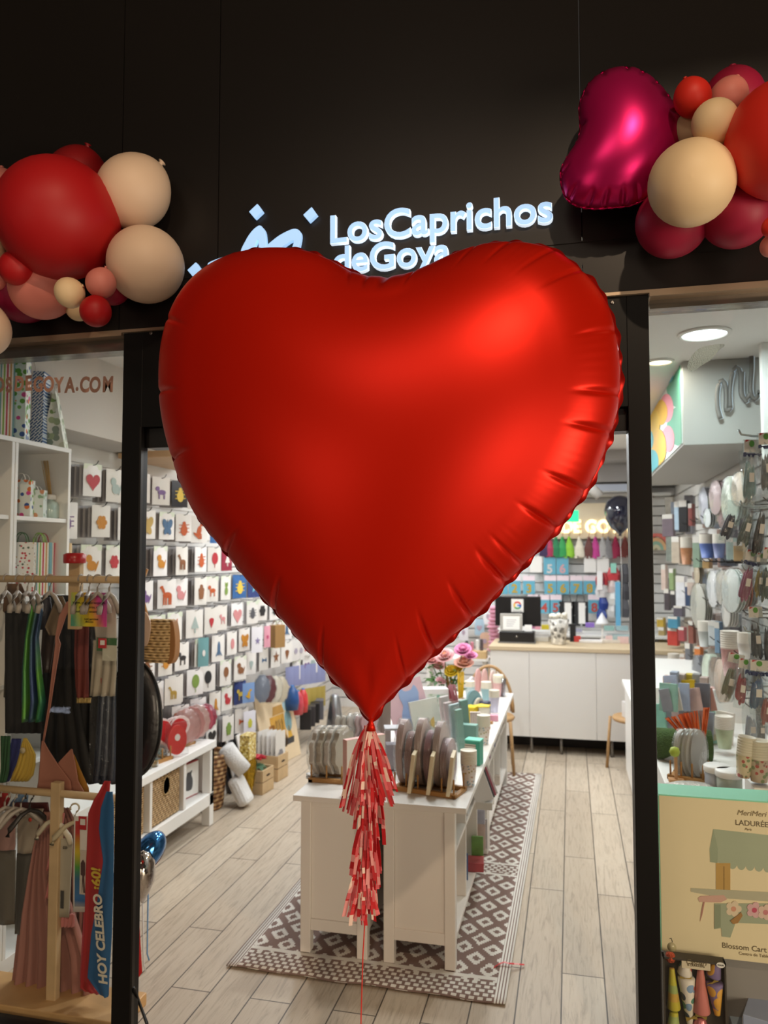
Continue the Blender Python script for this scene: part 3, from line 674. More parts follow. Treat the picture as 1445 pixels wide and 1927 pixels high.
def cloth(name, rows, y, m, parent=None, amp=.012, freq=5, depth=.0, n=22, ph=0., org=(0, 0, 0), thick=.004):
    """hanging cloth: rows of (pixel y, left pixel, right pixel) on the plane y, folded front to back"""
    P = []; o = Vector(org)
    rs = []
    for k in range(len(rows) - 1):
        for q in np.linspace(0, 1, 5, endpoint=False): rs.append([rows[k][i] * (1 - q) + rows[k + 1][i] * q for i in range(3)])
    rs.append(rows[-1])
    for j, (py, a, b_) in enumerate(rs):
        g = j / (len(rs) - 1); r = []
        for i in range(n):
            u = i / (n - 1); p = AY(y, a + (b_ - a) * u, py)
            p.y += amp * (.3 + .7 * g) * math.sin(u * freq * 2 * PI + ph + g * .6) + depth * (u - .5)
            r.append(tuple(p - o))
        P.append(r)
    return obj(name, MB().grid(P), m, parent, solid=thick)

# ------------------------------------------------------------------ gift bag shelf behind the first window
SX = -2.25
sh = thing('shelf_unit', 'white open shelf unit with gift bags behind the lettered window', 'shelf', (0, 0, 0))
def shb(n_, *a): return obj(n_, MB().box(*a), SHELF, sh, bevel=.0015)
yb = [2.5, AX(SX, 28, 900).y, 3.105]
shb('top', -2.6, SX, 2.46, 3.125, 2.17, 2.19); shb('base', -2.6, SX, 2.46, 3.125, 0, .06)
for yy in (2.462, yb[1] - .02, yb[1] + .001, 3.106): shb('side_panel', -2.6, SX, yy, yy + .018, 0.06, 2.17)
for zz in (1.845, 1.5, 1.15, .8, .43):
    shb('shelf', -2.6, SX - .005, 2.48, yb[1] - .021, zz, zz + .018); shb('shelf', -2.6, SX - .005, yb[1] + .02, 3.106, zz, zz + .018)
obj('back', MB().box(-2.606, -2.6, 2.46, 3.125, 0, 2.19), SHELF, sh)
FLORAL = speckle_mat('floral_print', '#eef4ee', ['#e04a96', '#6aa83c', '#3a5aa0', '#e88040', '#8cc060'], 38, .42)
BLUELAT, nt_, b_ = node_mat('blue_lattice')
tc_ = nt_.nodes.new('ShaderNodeTexCoord'); mp_ = nt_.nodes.new('ShaderNodeMapping'); mp_.inputs['Rotation'].default_value = (0, PI / 4, 0); mp_.inputs['Scale'].default_value = (80, 1, 80)
nt_.links.new(tc_.outputs['Object'], mp_.inputs[0]); br_ = nt_.nodes.new('ShaderNodeTexBrick'); br_.inputs['Scale'].default_value = 1; br_.inputs['Mortar Size'].default_value = .16; br_.inputs['Brick Width'].default_value = 2.4; br_.inputs['Row Height'].default_value = .8
sx_ = nt_.nodes.new('ShaderNodeSeparateXYZ'); cx_ = nt_.nodes.new('ShaderNodeCombineXYZ'); nt_.links.new(mp_.outputs[0], sx_.inputs[0]); nt_.links.new(sx_.outputs[0], cx_.inputs[0]); nt_.links.new(sx_.outputs[2], cx_.inputs[1]); nt_.links.new(cx_.outputs[0], br_.inputs['Vector'])
for q_ in ('Color1', 'Color2'): br_.inputs[q_].default_value = lin('#2c5a94')
br_.inputs['Mortar'].default_value = lin('#e8f0f4'); nt_.links.new(br_.outputs['Color'], b_.inputs['Base Color'])
TOILE = speckle_mat('toile_print', '#eef0e6', ['#7c9a5c', '#a8b890', '#8a9a8a', '#d8dcc8'], 30, .5)
STRIPES = stripe_mat('striped_paper', 0, .05, ['#f2f0ec', '#8cbc4c', '#f2f0ec', '#c23c5c', '#f2f0ec', '#c8a060', '#f2f0ec', '#74a8b0'])
def on_shelf(px, py, x=-2.33, z=None): p = AX(x, px, py); return (x, p.y, z if z is not None else p.z)
gift_bag('tall floral gift bag on top of the shelf unit, beside the blue lattice bag', on_shelf(23, 815, -2.33, 2.191), .12, .09, .36, FLORAL, .45)
gift_bag('blue lattice gift bag on top of the shelf unit', on_shelf(58, 826, -2.36, 2.191), .13, .09, .33, BLUELAT, .35)
gift_bag('dark teal gift bag behind the toile bag on the shelf unit', on_shelf(86, 826, -2.46, 2.191), .12, .08, .3, mat('#34504e', .5, noise=.25, nscale=12), .3)
gift_bag('narrow green toile gift bag on the shelf unit, tapering to its top', on_shelf(104, 840, -2.32, 2.191), .15, .10, .26, TOILE, PI / 2 + .5, pinch=.92)
gift_bag('white striped gift bag at the picture edge on the shelf unit', on_shelf(-4, 812, -2.33, 2.191), .1, .1, .36, STRIPES, .9)
gift_bag('small floral gift bag in the shelf compartment beside the diffuser', on_shelf(42, 966, -2.36, 1.864), .085, .06, .165, FLORAL, .35)
gift_bag('small pale animal print gift bag next to the reed diffuser', on_shelf(66, 968, -2.34, 1.864), .085, .05, .125, speckle_mat('animal_print', '#dfe8e4', ['#d89870', '#8cb08c', '#98a0a4'], 34, .42), .35)
gift_bag('silver marbled gift bag in the shelf compartment at the picture edge', on_shelf(4, 960, -2.34, 1.864), .1, .06, .16, mat('#aab4b4', .25, .7, noise=.4, nscale=18), .4)
for i, (px, m_, nm, w_) in enumerate(((40, speckle_mat('spot_print', '#e8e6e0', ['#c04048', '#607060', '#d0b080'], 60, .3), 'speckled cream gift bag with a dark red tag', .11), (62, STRIPES, 'striped gift bag with a green cord handle, low shelf compartment', .1), (82, stripe_mat('red_stripes', 0, .02, ['#f2f0ec', '#c25a6c', '#f2f0ec', '#f2f0ec']), 'red and white striped gift bag with a crimson handle', .1), (103, stripe_mat('fine_stripes', 0, .03, ['#f2f0ec', '#c8a878', '#a8c4c0', '#f2f0ec']), 'tan and teal striped gift bag beside the shelf side panel', .09))):
    gift_bag(nm, (-2.36 + .03 * (i % 2), AX(-2.36, px, 1080).y, 1.519), w_, .06, .235, m_, .5, mat(('#3a6a3a', '#8cc04a', '#b02848', '#c8a878')[i], .5))
d = thing('reed_diffuser', 'glass reed diffuser bottle with white cap on the shelf', 'diffuser', on_shelf(93, 972, -2.33, 1.864))
obj('bottle', MB().lathe([(.035, 0), (.041, .004), (.041, .06), (.036, .075), (.018, .084), (.016, .09)], 24), mat('#b4c8c0', .1, noise=.05, coat=.6), d)
obj('cap', MB().lathe([(.025, .088), (.027, .092), (.027, .108), (.024, .111), (0, .111)], 24), WHITE, d)
for k in range(7): obj('reed', MB().tube([(.003 * (k - 3), .004 * (k % 3 - 1), .11), (-.03 + .005 * (k - 3), .006 * (k % 3 - 1), .27)], .0016, 5), mat('#c8a468', .6), d)

# lettering stuck on the outside of the first pane
st_ = thing('window_lettering', 'tan handwritten web address lettering stuck on the shop window', 'lettering', (0, YF + .049, 0))
TAN = mat('#b08673', .5)
rnd = random.Random(5); xcur = 217.
for ch, wd in reversed(list(zip('LOSCAPRICHOSDEGOYA.COM', [15, 19, 15, 19, 19, 15, 17, 9, 18, 17, 19, 17, 20, 17, 19, 21, 19, 20, 8, 19, 20, 29]))):
    xcur -= wd; p = AY(YF + .049, xcur + wd / 2, 736 + rnd.uniform(-2, 2) + (0 if ch != 'M' else 0)); hs = {'M': 1.0}.get(ch, 1.0)
    text('letter', ch, .077 * hs, TAN, st_, (p.x, 0, p.z), (PI / 2, rnd.uniform(-.06, .06), 0), .0004, .003, 'CENTER', 0, 1., .74)

# ------------------------------------------------------------------ costume rack in the window
YR = 2.62
rk = thing('clothes_rack', 'wooden costume rack with two rails behind the lettered window', 'rack', (0, YR, 0))
def R0(px, py, y=YR): p = AY(y, px, py); return Vector((p.x, y - YR, p.z))
zr1 = R0(100, 1090).z; zr2 = R0(100, 1489).z; xp = R0(135, 1100).x; xp2 = R0(112, 1600).x
obj('rail', MB().tube([(-2.235, 0, zr1), (-1.6, 0, zr1)], .014, 12), PALEWOOD, rk); obj('rail', MB().tube([(-2.235, -.02, zr2), (-1.62, -.02, zr2)], .014, 12), PALEWOOD, rk)
obj('post', MB().box(xp - .024, xp + .024, .012, .04, R0(130, 1185).z, R0(130, 1058).z), PALEWOOD, rk, bevel=.003)
obj('post', MB().box(xp2 - .02, xp2 + .02, -.035, -.005, .04, R0(110, 1468).z), PALEWOOD, rk, bevel=.003)
obj('post_cap', MB().lathe([(.04, 0), (.042, .004), (.042, .034), (.03, .04), (0, .04)], 24, 0, (xp, .015, R0(130, 1060).z)), mat('#b5181c', .3), rk)
obj('foot', MB().box(-2.235, -1.58, -.1, .1, .0, .045), mat('#c49a66', .5, noise=.2, nscale=9), rk, bevel=.004)
HANG = mat('#a89e94', .35); HANGB = mat('#211d1b', .35)
def hanger(label, px, y, zr, ang, m=None, dz=0, w=.2):
    t = thing('clothes_hanger', label, 'hanger', (AY(y, px, 1090).x, y, zr + dz), ang)
    obj('hook', MB().tube([(.016 * math.cos(a), 0, .002 + .016 * math.sin(a)) for a in [PI * (1.15 - 1.5 * k / 12) for k in range(13)]] + [(.0, 0, -.03), (0, 0, -.06)], .0035, 8), m or HANG, t)
    obj('arm', MB().tube([(-w, 0, -.13), (-w * .9, 0, -.105), (-w * .4, 0, -.065), (0, 0, -.05), (w * .4, 0, -.065), (w * .9, 0, -.105), (w, 0, -.13)], [.009, .011, .009, .008, .009, .011, .009], 8), m or HANG, t)
for px, y, an, lb, m_ in ((12, 2.62, 1.2, 'first hanger on the upper rail, at the picture edge', None), (34, 2.62, 1.25, 'hanger on the upper rail holding the brown wrapped costume', None), (52, 2.62, 1.1, 'hanger on the upper rail above the iridescent cape', None), (66, 2.62, 1.3, 'thin pale hanger on the upper rail beside the cape', None), (94, 2.62, .7, 'wide pale hanger with a dark clip near the wooden post', None), (152, 2.62, 1.2, 'hanger on the upper rail just past the wooden post', None), (168, 2.62, 1.3, 'pale hanger on the upper rail above the rainbow sign', None), (184, 2.62, .4, 'pale hanger carrying the packaged set by the door post', None), (206, 2.62, .9, 'last hanger on the upper rail, at the door post', None)):
    hanger(lb, px, y, zr1, an + .35, m_, 0, .045)
for px, y, an, lb, m_ in ((20, 2.60, 1.1, 'grey hanger on the lower rail at the picture edge', None), (36, 2.60, 1.2, 'pale hanger on the lower rail beside the yellow hat', None), (50, 2.60, .8, 'broad grey hanger on the lower rail', None), (66, 2.60, 1.1, 'black hanger on the lower rail next to the pink bib', HANGB), (112, 2.6, -.1, 'cream hanger with a round end in front of the lower post', mat('#d8cdb4', .35)), (150, 2.6, .35, 'cream hanger sloping beside the red sash', mat('#cdbf9f', .35))):
    hanger(lb, px, y, zr2, an, m_, -.02 if px < 100 else -.05, .08)
def garment(name, label, rows, y, m, cat='costume', **kw):
    o = cloth(name, rows, y, m, None, **kw); return tag(o, label, cat)
DK = mat('#1b1918', .8, noise=.2, nscale=6)
IRI, nt2, b2 = node_mat('iridescent_fabric')
tc2 = nt2.nodes.new('ShaderNodeTexCoord'); w2 = nt2.nodes.new('ShaderNodeTexWave'); w2.inputs['Scale'].default_value = 1.6; w2.inputs['Distortion'].default_value = 2.5; nt2.links.new(tc2.outputs['Object'], w2.inputs[0])
r2_ = ramp(nt2, [(0, '#1c3352'), (.35, '#26505c'), (.6, '#2a6a46'), (.85, '#528a2c'), (1, '#2c3c66')]); nt2.links.new(w2.outputs['Fac'], r2_.inputs[0]); nt2.links.new(r2_.outputs[0], b2.inputs['Base Color']); b2.inputs['Metallic'].default_value = .5; b2.inputs['Roughness'].default_value = .35
garment('black_costume', 'black costume hanging behind the iridescent cape', [(1150, 10, 60), (1240, 9, 70), (1380, 9, 80)], 2.69, DK, amp=.005)
garment('black_dress', 'long black dress hanging between the cape and the red trousers', [(1120, 90, 128), (1160, 82, 145), (1330, 78, 150), (1432, 74, 168), (1470, 70, 178)], 2.92, DK, freq=4)
garment('black_cloak', 'black cloak hanging behind the packaged set at the door post', [(1120, 150, 215), (1250, 140, 220), (1440, 135, 222), (1475, 135, 222)], 2.95, DK, freq=4)
garment('brown_costume', 'brown costume front in a wrapper with gold trim', [(1098, 14, 40), (1112, 8, 46), (1150, 5, 50), (1170, 22, 52)], 2.70, mat('#6b4f3a', .6, noise=.2, nscale=10), freq=2, amp=.006)
garment('gold_sequin_cuff', 'gold sequin cuff hanging under the brown costume', [(1152, 28, 46), (1170, 24, 48), (1190, 16, 36)], 2.72, mat('#c8a858', .3, .8, noise=.5, nscale=120, bump=.8, bscale=180), 'costume', freq=2, amp=.004)
garment('lilac_sleeve', 'grey lilac sleeve with ruched cuff beside the cape', [(1178, 33, 46), (1195, 27, 48), (1222, 15, 46), (1232, 12, 36)], 2.70, mat('#56506a', .7, noise=.1), freq=2, amp=.008)
garment('olive_skirt', 'olive grey skirt panel hanging under the lilac sleeve', [(1228, 11, 36), (1270, 8, 36), (1312, 5, 34)], 2.71, mat('#544f40', .8, noise=.1), freq=3, amp=.008)
garment('iridescent_cape', 'blue and green iridescent cape hanging from the upper rail', [(1128, 58, 76), (1150, 54, 80), (1200, 46, 72), (1260, 40, 76), (1320, 38, 84), (1358, 40, 78)], 2.66, IRI, freq=3, amp=.02)
garment('slate_vest', 'slate coloured shiny vest beside the iridescent cape', [(1124, 72, 94), (1150, 62, 98), (1185, 70, 84)], 2.71, mat('#3c3a44', .4), freq=1.5, amp=.01)
garment('brown_package', 'brown plastic wrapped costume hanging askew by the pink sash', [(1122, 106, 118), (1140, 100, 126), (1180, 84, 108), (1196, 92, 106)], 2.67, mat('#6e5c46', .35, noise=.1), freq=1, amp=.004)
garment('clear_costume_bag', 'clear bag with dark red piping below the brown package', [(1185, 80, 106), (1230, 77, 100), (1266, 80, 94)], 2.72, mat('#3a302c', .3), freq=1.5, amp=.004)
garment('dusty_sash', 'long dusty pink sash hanging diagonally to the pink bib', [(1132, 126, 140), (1160, 111, 124), (1200, 104, 110), (1212, 104, 114), (1260, 98, 106), (1330, 90, 95), (1396, 79, 83)], 2.64, mat('#a8705f', .7), freq=.5, amp=.003)
bib = garment('pink_bib', 'dusty pink pointed collar hanging over the lower rail', [(1394, 79, 82), (1412, 77, 92), (1436, 75, 108), (1470, 72, 134), (1492, 68, 136)], 2.63, mat('#a56e5c', .75), freq=.6, amp=.003)
garment('pink_bib_flap', 'second dusty pink collar point beside the first', [(1410, 133, 136), (1424, 120, 139), (1436, 109, 142), (1470, 122, 148), (1492, 126, 160)], 2.635, mat('#a56e5c', .75), freq=.6, amp=.003)
garment('mustard_cape', 'mustard cape edge behind the pink collar', [(1420, 134, 140), (1450, 130, 152), (1482, 128, 166), (1500, 126, 168)], 2.66, mat('#9a6a1c', .7), freq=1, amp=.006)
garment('red_trousers', 'dark red costume trousers with fringed gold hem', [(1176, 141, 168), (1230, 139, 166), (1290, 141, 166), (1314, 143, 165)], 2.74, mat('#6a2a22', .75, noise=.1), freq=2, amp=.012)
garment('gold_fringe', 'gold fringe hem under the dark red trousers', [(1313, 144, 172), (1323, 144, 170)], 2.73, mat('#c0a468', .4, .6, noise=.4, nscale=90), 'costume', freq=8, amp=.004)
sgn = thing('rainbow_sign', 'small rainbow coloured printed notice clipped over the upper rail', 'sign', AY(2.63, 167, 1147))
RB, nt3, b3 = node_mat('rainbow_gradient'); tc3 = nt3.nodes.new('ShaderNodeTexCoord'); sp3 = nt3.nodes.new('ShaderNodeSeparateXYZ'); nt3.links.new(tc3.outputs['Object'], sp3.inputs[0])
mr = nt3.nodes.new('ShaderNodeMapRange'); mr.inputs[1].default_value = -.085; mr.inputs[2].default_value = .085; ad3 = nt3.nodes.new('ShaderNodeMath'); ad3.operation = 'MULTIPLY_ADD'; ad3.inputs[1].default_value = .35
nt3.links.new(sp3.outputs[2], ad3.inputs[0]); nt3.links.new(sp3.outputs[0], ad3.inputs[2]); nt3.links.new(ad3.outputs[0], mr.inputs[0])
r3 = ramp(nt3, [(0, '#62b08c'), (.3, '#d8c828'), (.55, '#e0a828'), (.8, '#d0408c'), (1, '#a8488c')]); nt3.links.new(mr.outputs[0], r3.inputs[0]); nt3.links.new(r3.outputs[0], b3.inputs['Base Color'])
obj('card', MB().box(-.078, .078, 0, .002, -.065, .065), RB, sgn)
for i, s_ in enumerate(('Vamos, pídelo sin vergüenza', '¡No te cortes, te', 'ayudaremos encantados!')): text('printed_line', s_, .0125, BLACK, sgn, (0, -.001, .022 - .017 * i), extrude=.0004, offset=.0)
text('printed_line', 'LosCaprichos', .011, BLACK, sgn, (.012, -.001, -.04), extrude=.0004); text('printed_line', 'deGoya', .011, BLACK, sgn, (.004, -.001, -.05), extrude=.0004)
# packaged set by the door post
ps = thing('packaged_costume', 'white packaged costume in clear plastic with a red label by the door post', 'costume', AY(2.69, 194, 1120))
o0 = ps.location
cloth('wrapper', [(1115, 172, 219), (1200, 170, 219), (1330, 168, 220), (1460, 166, 220)], 2.66, CELLO, ps, freq=1.5, amp=.006, org=o0, thick=0)
cloth('card', [(1122, 174, 219), (1180, 178, 219), (1205, 180, 219)], 2.70, mat('#c2b8ac', .5), ps, freq=1, amp=.004, org=o0)
cloth('garment', [(1205, 176, 219), (1260, 172, 219), (1310, 168, 215)], 2.71, mat('#a99d8a', .6, noise=.15), ps, freq=3, amp=.008, org=o0)
def tile(nm, px0, px1, py0, py1, y, m_, par, o_):
    a = AY(y, px0, py0); b_ = AY(y, px1, py1); return obj(nm, MB().box(a.x - o_.x, b_.x - o_.x, y - o_.y, y - o_.y + .0015, b_.z - o_.z, a.z - o_.z), m_, par)
tile('red_label', 185, 200, 1201, 1220, 2.675, mat('#c0222c', .5), ps, o0); tile('label_mark', 188.5, 196.5, 1205, 1214, 2.673, WHITE, ps, o0)
tile('green_card', 182, 219, 1200, 1226, 2.685, mat('#3f6a3c', .5), ps, o0); tile('white_card', 193, 219, 1214, 1244, 2.68, mat('#c9c4b0', .5), ps, o0)
garment('navy_costume', 'navy and red costume in plastic under the packaged set', [(1248, 182, 216), (1290, 186, 217), (1350, 182, 217), (1440, 176, 216), (1472, 172, 214)], 2.74, mat('#242a38', .4, noise=.4, nscale=9), freq=3, amp=.012)
garment('red_lining', 'red lining strip inside the navy costume', [(1276, 186, 197), (1300, 188, 196)], 2.715, mat('#b03a34', .5), freq=1, amp=.003)
# lower rail
hat = garment('yellow_hat', 'pleated yellow bonnet with a round badge above the lower rail', [(1389, 45, 50), (1402, 40, 58), (1420, 36, 67), (1440, 30, 66), (1458, 22, 62), (1470, 18, 52)], 2.70, mat('#c7a846', .7, noise=.08), 'hat', freq=5, amp=.008)
bd = MB().lathe([(0, -.004), (.012, -.004), (.012, 0)], 16, 0, (0, 0, 0), Matrix.Rotation(-PI / 2, 3, 'X')); p = AY(2.685, 43, 1412)
tag(obj('badge', bd, mat('#c0b290', .5), loc=(p.x, p.y, p.z)), 'round pale badge pinned on the yellow bonnet', 'badge')
garment('blue_felt', 'indigo felt costume part behind the yellow bonnet', [(1390, 22, 40), (1410, 18, 38), (1450, 12, 28), (1470, 4, 16)], 2.73, mat('#2c3474', .8, noise=.2), freq=2, amp=.006)
garment('green_leaf_costume', 'dark green leafy costume at the picture edge over the lower rail', [(1385, 1, 20), (1420, 1, 18), (1450, 1, 16), (1472, 1, 10)], 2.64, mat('#1e4a28', .8, noise=.5, nscale=20), freq=3, amp=.01)
garment('red_costume', 'red costume shoulder hanging from the lower rail at the picture edge', [(1478, -10, 14), (1500, -10, 20), (1520, -10, 10)], 2.69, mat('#a01c20', .7), freq=1, amp=.01)
garment('light_blue_wrap', 'light blue plastic wrapped costume on the lower rail', [(1494, 34, 54), (1510, 20, 52), (1530, 10, 46)], 2.71, mat('#6d8cb0', .3, noise=.2), freq=2, amp=.006)
for i, (rows, yy, c_, lb) in enumerate(((((1540, -12, 28), (1590, -12, 28), (1600, -12, 26)), 2.62, '#94716b', 'pink tinted costume packet with a white label'), (((1600, -12, 29), (1680, -12, 27), (1740, -12, 26)), 2.63, '#59544c', 'grey costume packet below the pink tinted one'), (((1522, 36, 82), (1560, 33, 70), (1606, 32, 58)), 2.645, '#93887a', 'beige card packet with a red dot, on the lower rail'), (((1606, 32, 60), (1690, 29, 54), (1758, 27, 46)), 2.66, '#4c4a46', 'charcoal costume packet below the beige card'), (((1510, 30, 90), (1528, 20, 92), (1545, 6, 70)), 2.69, '#6c2c30', 'dark red costume shoulder behind the beige card'))):
    garment('costume_packet', lb, list(rows), yy, mat(c_, .35, noise=.12), freq=1.2, amp=.004)
tg = AY(2.64, 58, 1542); tag(obj('sticker', MB().lathe([(0, -.001), (.008, -.001), (.008, 0)], 14, 0, (0, 0, 0), Matrix.Rotation(-PI / 2, 3, 'X')), mat('#b83a28', .5), loc=(tg.x, 2.636, tg.z)), 'small red dot sticker on the beige card packet', 'sticker')
garment('tulle_skirt', 'long dusty pink tulle skirt spreading to the rack foot', [(1528, 74, 98), (1570, 66, 104), (1640, 52, 112), (1720, 36, 140), (1800, 26, 165), (1880, 16, 172), (1902, 14, 150)], 2.66, mat('#9a6a60', .85, noise=.06), freq=7, amp=.02, n=50)
garment('tulle_underskirt', 'second pink tulle layer behind the rainbow packets', [(1520, 100, 130), (1600, 104, 165), (1720, 112, 168), (1860, 118, 160)], 2.72, mat('#8e6058', .85), freq=5, amp=.015, n=40)
for i, rows in enumerate(([(1530, 112, 122), (1580, 98, 114), (1638, 86, 112)], [(1632, 98, 112), (1670, 88, 112), (1690, 84, 108)], [(1720, 106, 140), (1736, 105, 140), (1744, 108, 138)])):
    garment('pink_ruffle', '%s pleated pink ruffle beside the white edged packet' % ('upper', 'middle', 'lowest')[i], rows, 2.61, mat('#c07672', .8), freq=5, amp=.008)
pk = thing('packaged_outfit', 'grey printed outfit packet with barcode hanging beside the rainbow packet', 'packet', AY(2.60, 120, 1650)); o1 = pk.location
cloth('card', [(1578, 113, 137), (1640, 111, 134), (1726, 106, 130)], 2.60, mat('#b3ab98', .4, noise=.1), pk, freq=.5, amp=.002, org=o1)
tile('barcode', 114, 119, 1676, 1710, 2.594, mat('#3a3a38', .6), pk, o1)
p_ = AY(2.594, 123, 1592); text('printed_word', 'co', .02, BLACK, pk, (p_.x - o1.x, -.008, p_.z - o1.z - .01), (PI / 2, 0, 0))
rp = thing('rainbow_packet', 'white edged costume packet with rainbow border and red logo square', 'packet', AY(2.59, 150, 1630)); o2 = rp.location
RBV, nt4, b4 = node_mat('rainbow_border'); tc4 = nt4.nodes.new('ShaderNodeTexCoord'); sp4 = nt4.nodes.new('ShaderNodeSeparateXYZ'); nt4.links.new(tc4.outputs['Object'], sp4.inputs[0])
mr4 = nt4.nodes.new('ShaderNodeMapRange'); mr4.inputs[1].default_value = -.16; mr4.inputs[2].default_value = .12; nt4.links.new(sp4.outputs[2], mr4.inputs[0]); r4 = ramp(nt4, [(0, '#e8e6e0'), (.12, '#3a78b8'), (.4, '#2f6a8c'), (.55, '#4c9a3c'), (.75, '#d8c030'), (1, '#c0302c')]); nt4.links.new(mr4.outputs[0], r4.inputs[0]); nt4.links.new(r4.outputs[0], b4.inputs['Base Color'])
cloth('card', [(1536, 140, 166), (1600, 139, 165), (1716, 138, 163)], 2.595, WHITE, rp, freq=.5, amp=.001, org=o2)
cloth('printed_border', [(1545, 142, 150), (1600, 141, 150), (1706, 140, 162)], 2.591, RBV, rp, freq=.5, amp=.001, org=o2, thick=.001)
tile('logo_square', 148, 162, 1536, 1562, 2.588, mat('#b81c28', .5), rp, o2); tile('logo_mark', 151, 160, 1541, 1553, 2.586, WHITE, rp, o2)
tile('photo', 151, 162, 1600, 1684, 2.588, mat('#cfc4b6', .5), rp, o2)
obj('printed_figure', MB().prism([(p.x - o2.x, p.z - o2.z) for p in [AY(2.586, *q) for q in ((154, 1680), (155, 1648), (152, 1646), (152, 1624), (156, 1618), (160, 1624), (160, 1646), (158, 1650), (160, 1680), (157, 1680), (156.5, 1655))]], 2.585 - o2.y, 2.5865 - o2.y), mat('#4a3030', .6), rp)
# birthday sashes
def sash(label, rows, y, c, words=(), freq=1.):
    t = thing('birthday_sash', label, 'sash', AY(y, rows[0][1], rows[0][0])); o_ = t.location
    cloth('ribbon', rows, y, mat(c, .6), t, freq=freq, amp=.006, org=o_)
    for s_, sz, px, py, cc, ang in words:
        p = AY(y - .011, px, py); text('printed_word', s_, sz, mat(cc, .5), t, (p.x - o_.x, p.y - o_.y, p.z - o_.z), (PI / 2, -PI / 2 - ang, 0), .0006, .0016, 'CENTER', .15)
sash('coral birthday sash with a knot on the lower rail', [(1470, 196, 208), (1490, 186, 206), (1506, 176, 198), (1530, 166, 200), (1600, 163, 204), (1640, 161, 200), (1760, 158, 184), (1860, 150, 176), (1868, 160, 184)], 2.57, '#b02228', [('¡60!', .052, 189, 1655, '#d8b83c', .08)])
sash('blue birthday sash with white words next to the door post', [(1490, 200, 212), (1520, 190, 214), (1560, 186, 214), (1620, 194, 214), (1700, 182, 212), (1760, 171, 210), (1840, 164, 205), (1872, 186, 204), (1876, 196, 202)], 2.53, '#1c5f94', [('HOY CELEBRO', .047, 196, 1768, '#e9e2d0', .10)])
sash('dark pink sash under the coral one', [(1560, 160, 172), (1700, 158, 170), (1840, 150, 166), (1862, 152, 186), (1870, 176, 190)], 2.6, '#a83a48', [])
sash('red birthday sash seen past the door post with white words', [(1560, 228, 252), (1640, 230, 258), (1740, 236, 262), (1830, 236, 267), (1842, 240, 258)], 2.62, '#b00a10', [('HOY CELEBRO', .042, 253, 1770, '#e9dcd0', -.04)])

# ------------------------------------------------------------------ things hanging by the door on the first wall
wb = thing('wicker_bag', 'woven straw handbag with a pale ear flap hanging by the door post', 'bag', AY(3.0, 298, 1248))
obj('body', MB().lathe([(.062, .006), (.07, .03), (.072, .16), (.066, .185)], 24, 0, (0, 0, 0), None, True, 1.12, .55), WEAVE2, wb)
obj('leather_side', MB().prism(spline([(.055, .0), (.085, .03), (.088, .12), (.07, .19), (.05, .1)], 24).tolist(), -.022, .022), mat('#9a6a3a', .6), wb, bevel=.003)
obj('strap', MB().tube([(-.05, 0, .18), (-.075, 0, .26), (-.09, 0, .33), (-.06, 0, .40)], .006, 8), mat('#a87c4a', .6), wb)
obj('ear_flap', MB().prism(spline([(-.075, .2), (-.06, .225), (-.03, .215), (-.01, .17), (-.018, .1), (-.035, .075), (-.052, .09), (-.068, .14)], 36).tolist(), -.052, -.046), mat('#b9a08c', .35, coat=.4), wb, bevel=.002)
dp = AY(2.95, 254, 1352); dsc = thing('umbrella_case', 'large round black packaged fan leaning beside the door post', 'case', (dp.x, 2.95, dp.z))
obj('disc', MB().lathe([(0, .03), (.08, .028), (.125, .018), (.135, 0), (.125, -.02), (0, -.03)], 40, 0, (0, 0, 0), Matrix.Rotation(PI / 2, 3, 'X'), True, .92, 1.8), mat('#0e0d0d', .4, bump=.3, bscale=30, coat=.3), dsc)
obj('rim', MB().tube([(.128 * math.cos(a), -.005, .243 * math.sin(a)) for a in [2 * PI * k / 48 for k in range(48)]], .004, 6, closed=True), mat('#242120', .3), dsc)
# ------------------------------------------------------------------ packets on the slatwall (first side wall)
HEDGE = [(690, 305), (850, 330), (910, 345), (965, 370), (1005, 400), (1055, 440), (1105, 480), (1155, 525), (1215, 575), (1268, 620), (1354, 698)]
def heart_left(py):
    if py <= 690: return 305
    for (a, x), (b, y) in zip(HEDGE[:-1], HEDGE[1:]):
        if py <= b: return x + (y - x) * (py - a) / (b - a)
    return 760
CARD = [mat('#ebe7e2', .35), mat('#e4dfd8', .35), mat('#efecea', .3)]
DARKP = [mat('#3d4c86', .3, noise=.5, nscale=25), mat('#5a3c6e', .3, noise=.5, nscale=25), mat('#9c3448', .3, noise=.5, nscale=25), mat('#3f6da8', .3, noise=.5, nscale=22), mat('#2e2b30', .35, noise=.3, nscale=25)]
HDR = mat('#dfe6d2', .4); EDGE = mat('#a5a1a1', .4)
HOOKM = hook_mesh(.2).mesh('display_hook', [DARKSTEEL])
MLIST = ['dinosaur', 'fox', 'butterfly', 'beetle', 'horse', 'tiger', 'flower', 'strawberry', 'balloon', 'heart', 'rocket', 'cupcake', 'star', 'dog', 'number', 'ribbon', 'tree']
PCOL = [('#8a5a3a', 'brown'), ('#c8862c', 'ochre'), ('#b8343c', 'red'), ('#7f9a4a', 'green'), ('#4a6a8c', 'blue'), ('#d08a8c', 'pink'), ('#5a5a60', 'grey'), ('#c05a2c', 'orange'), ('#7a5a90', 'violet'), ('#a8b8b4', 'pale teal'), ('#2c2a2c', 'black'), ('#c0a058', 'gold')]
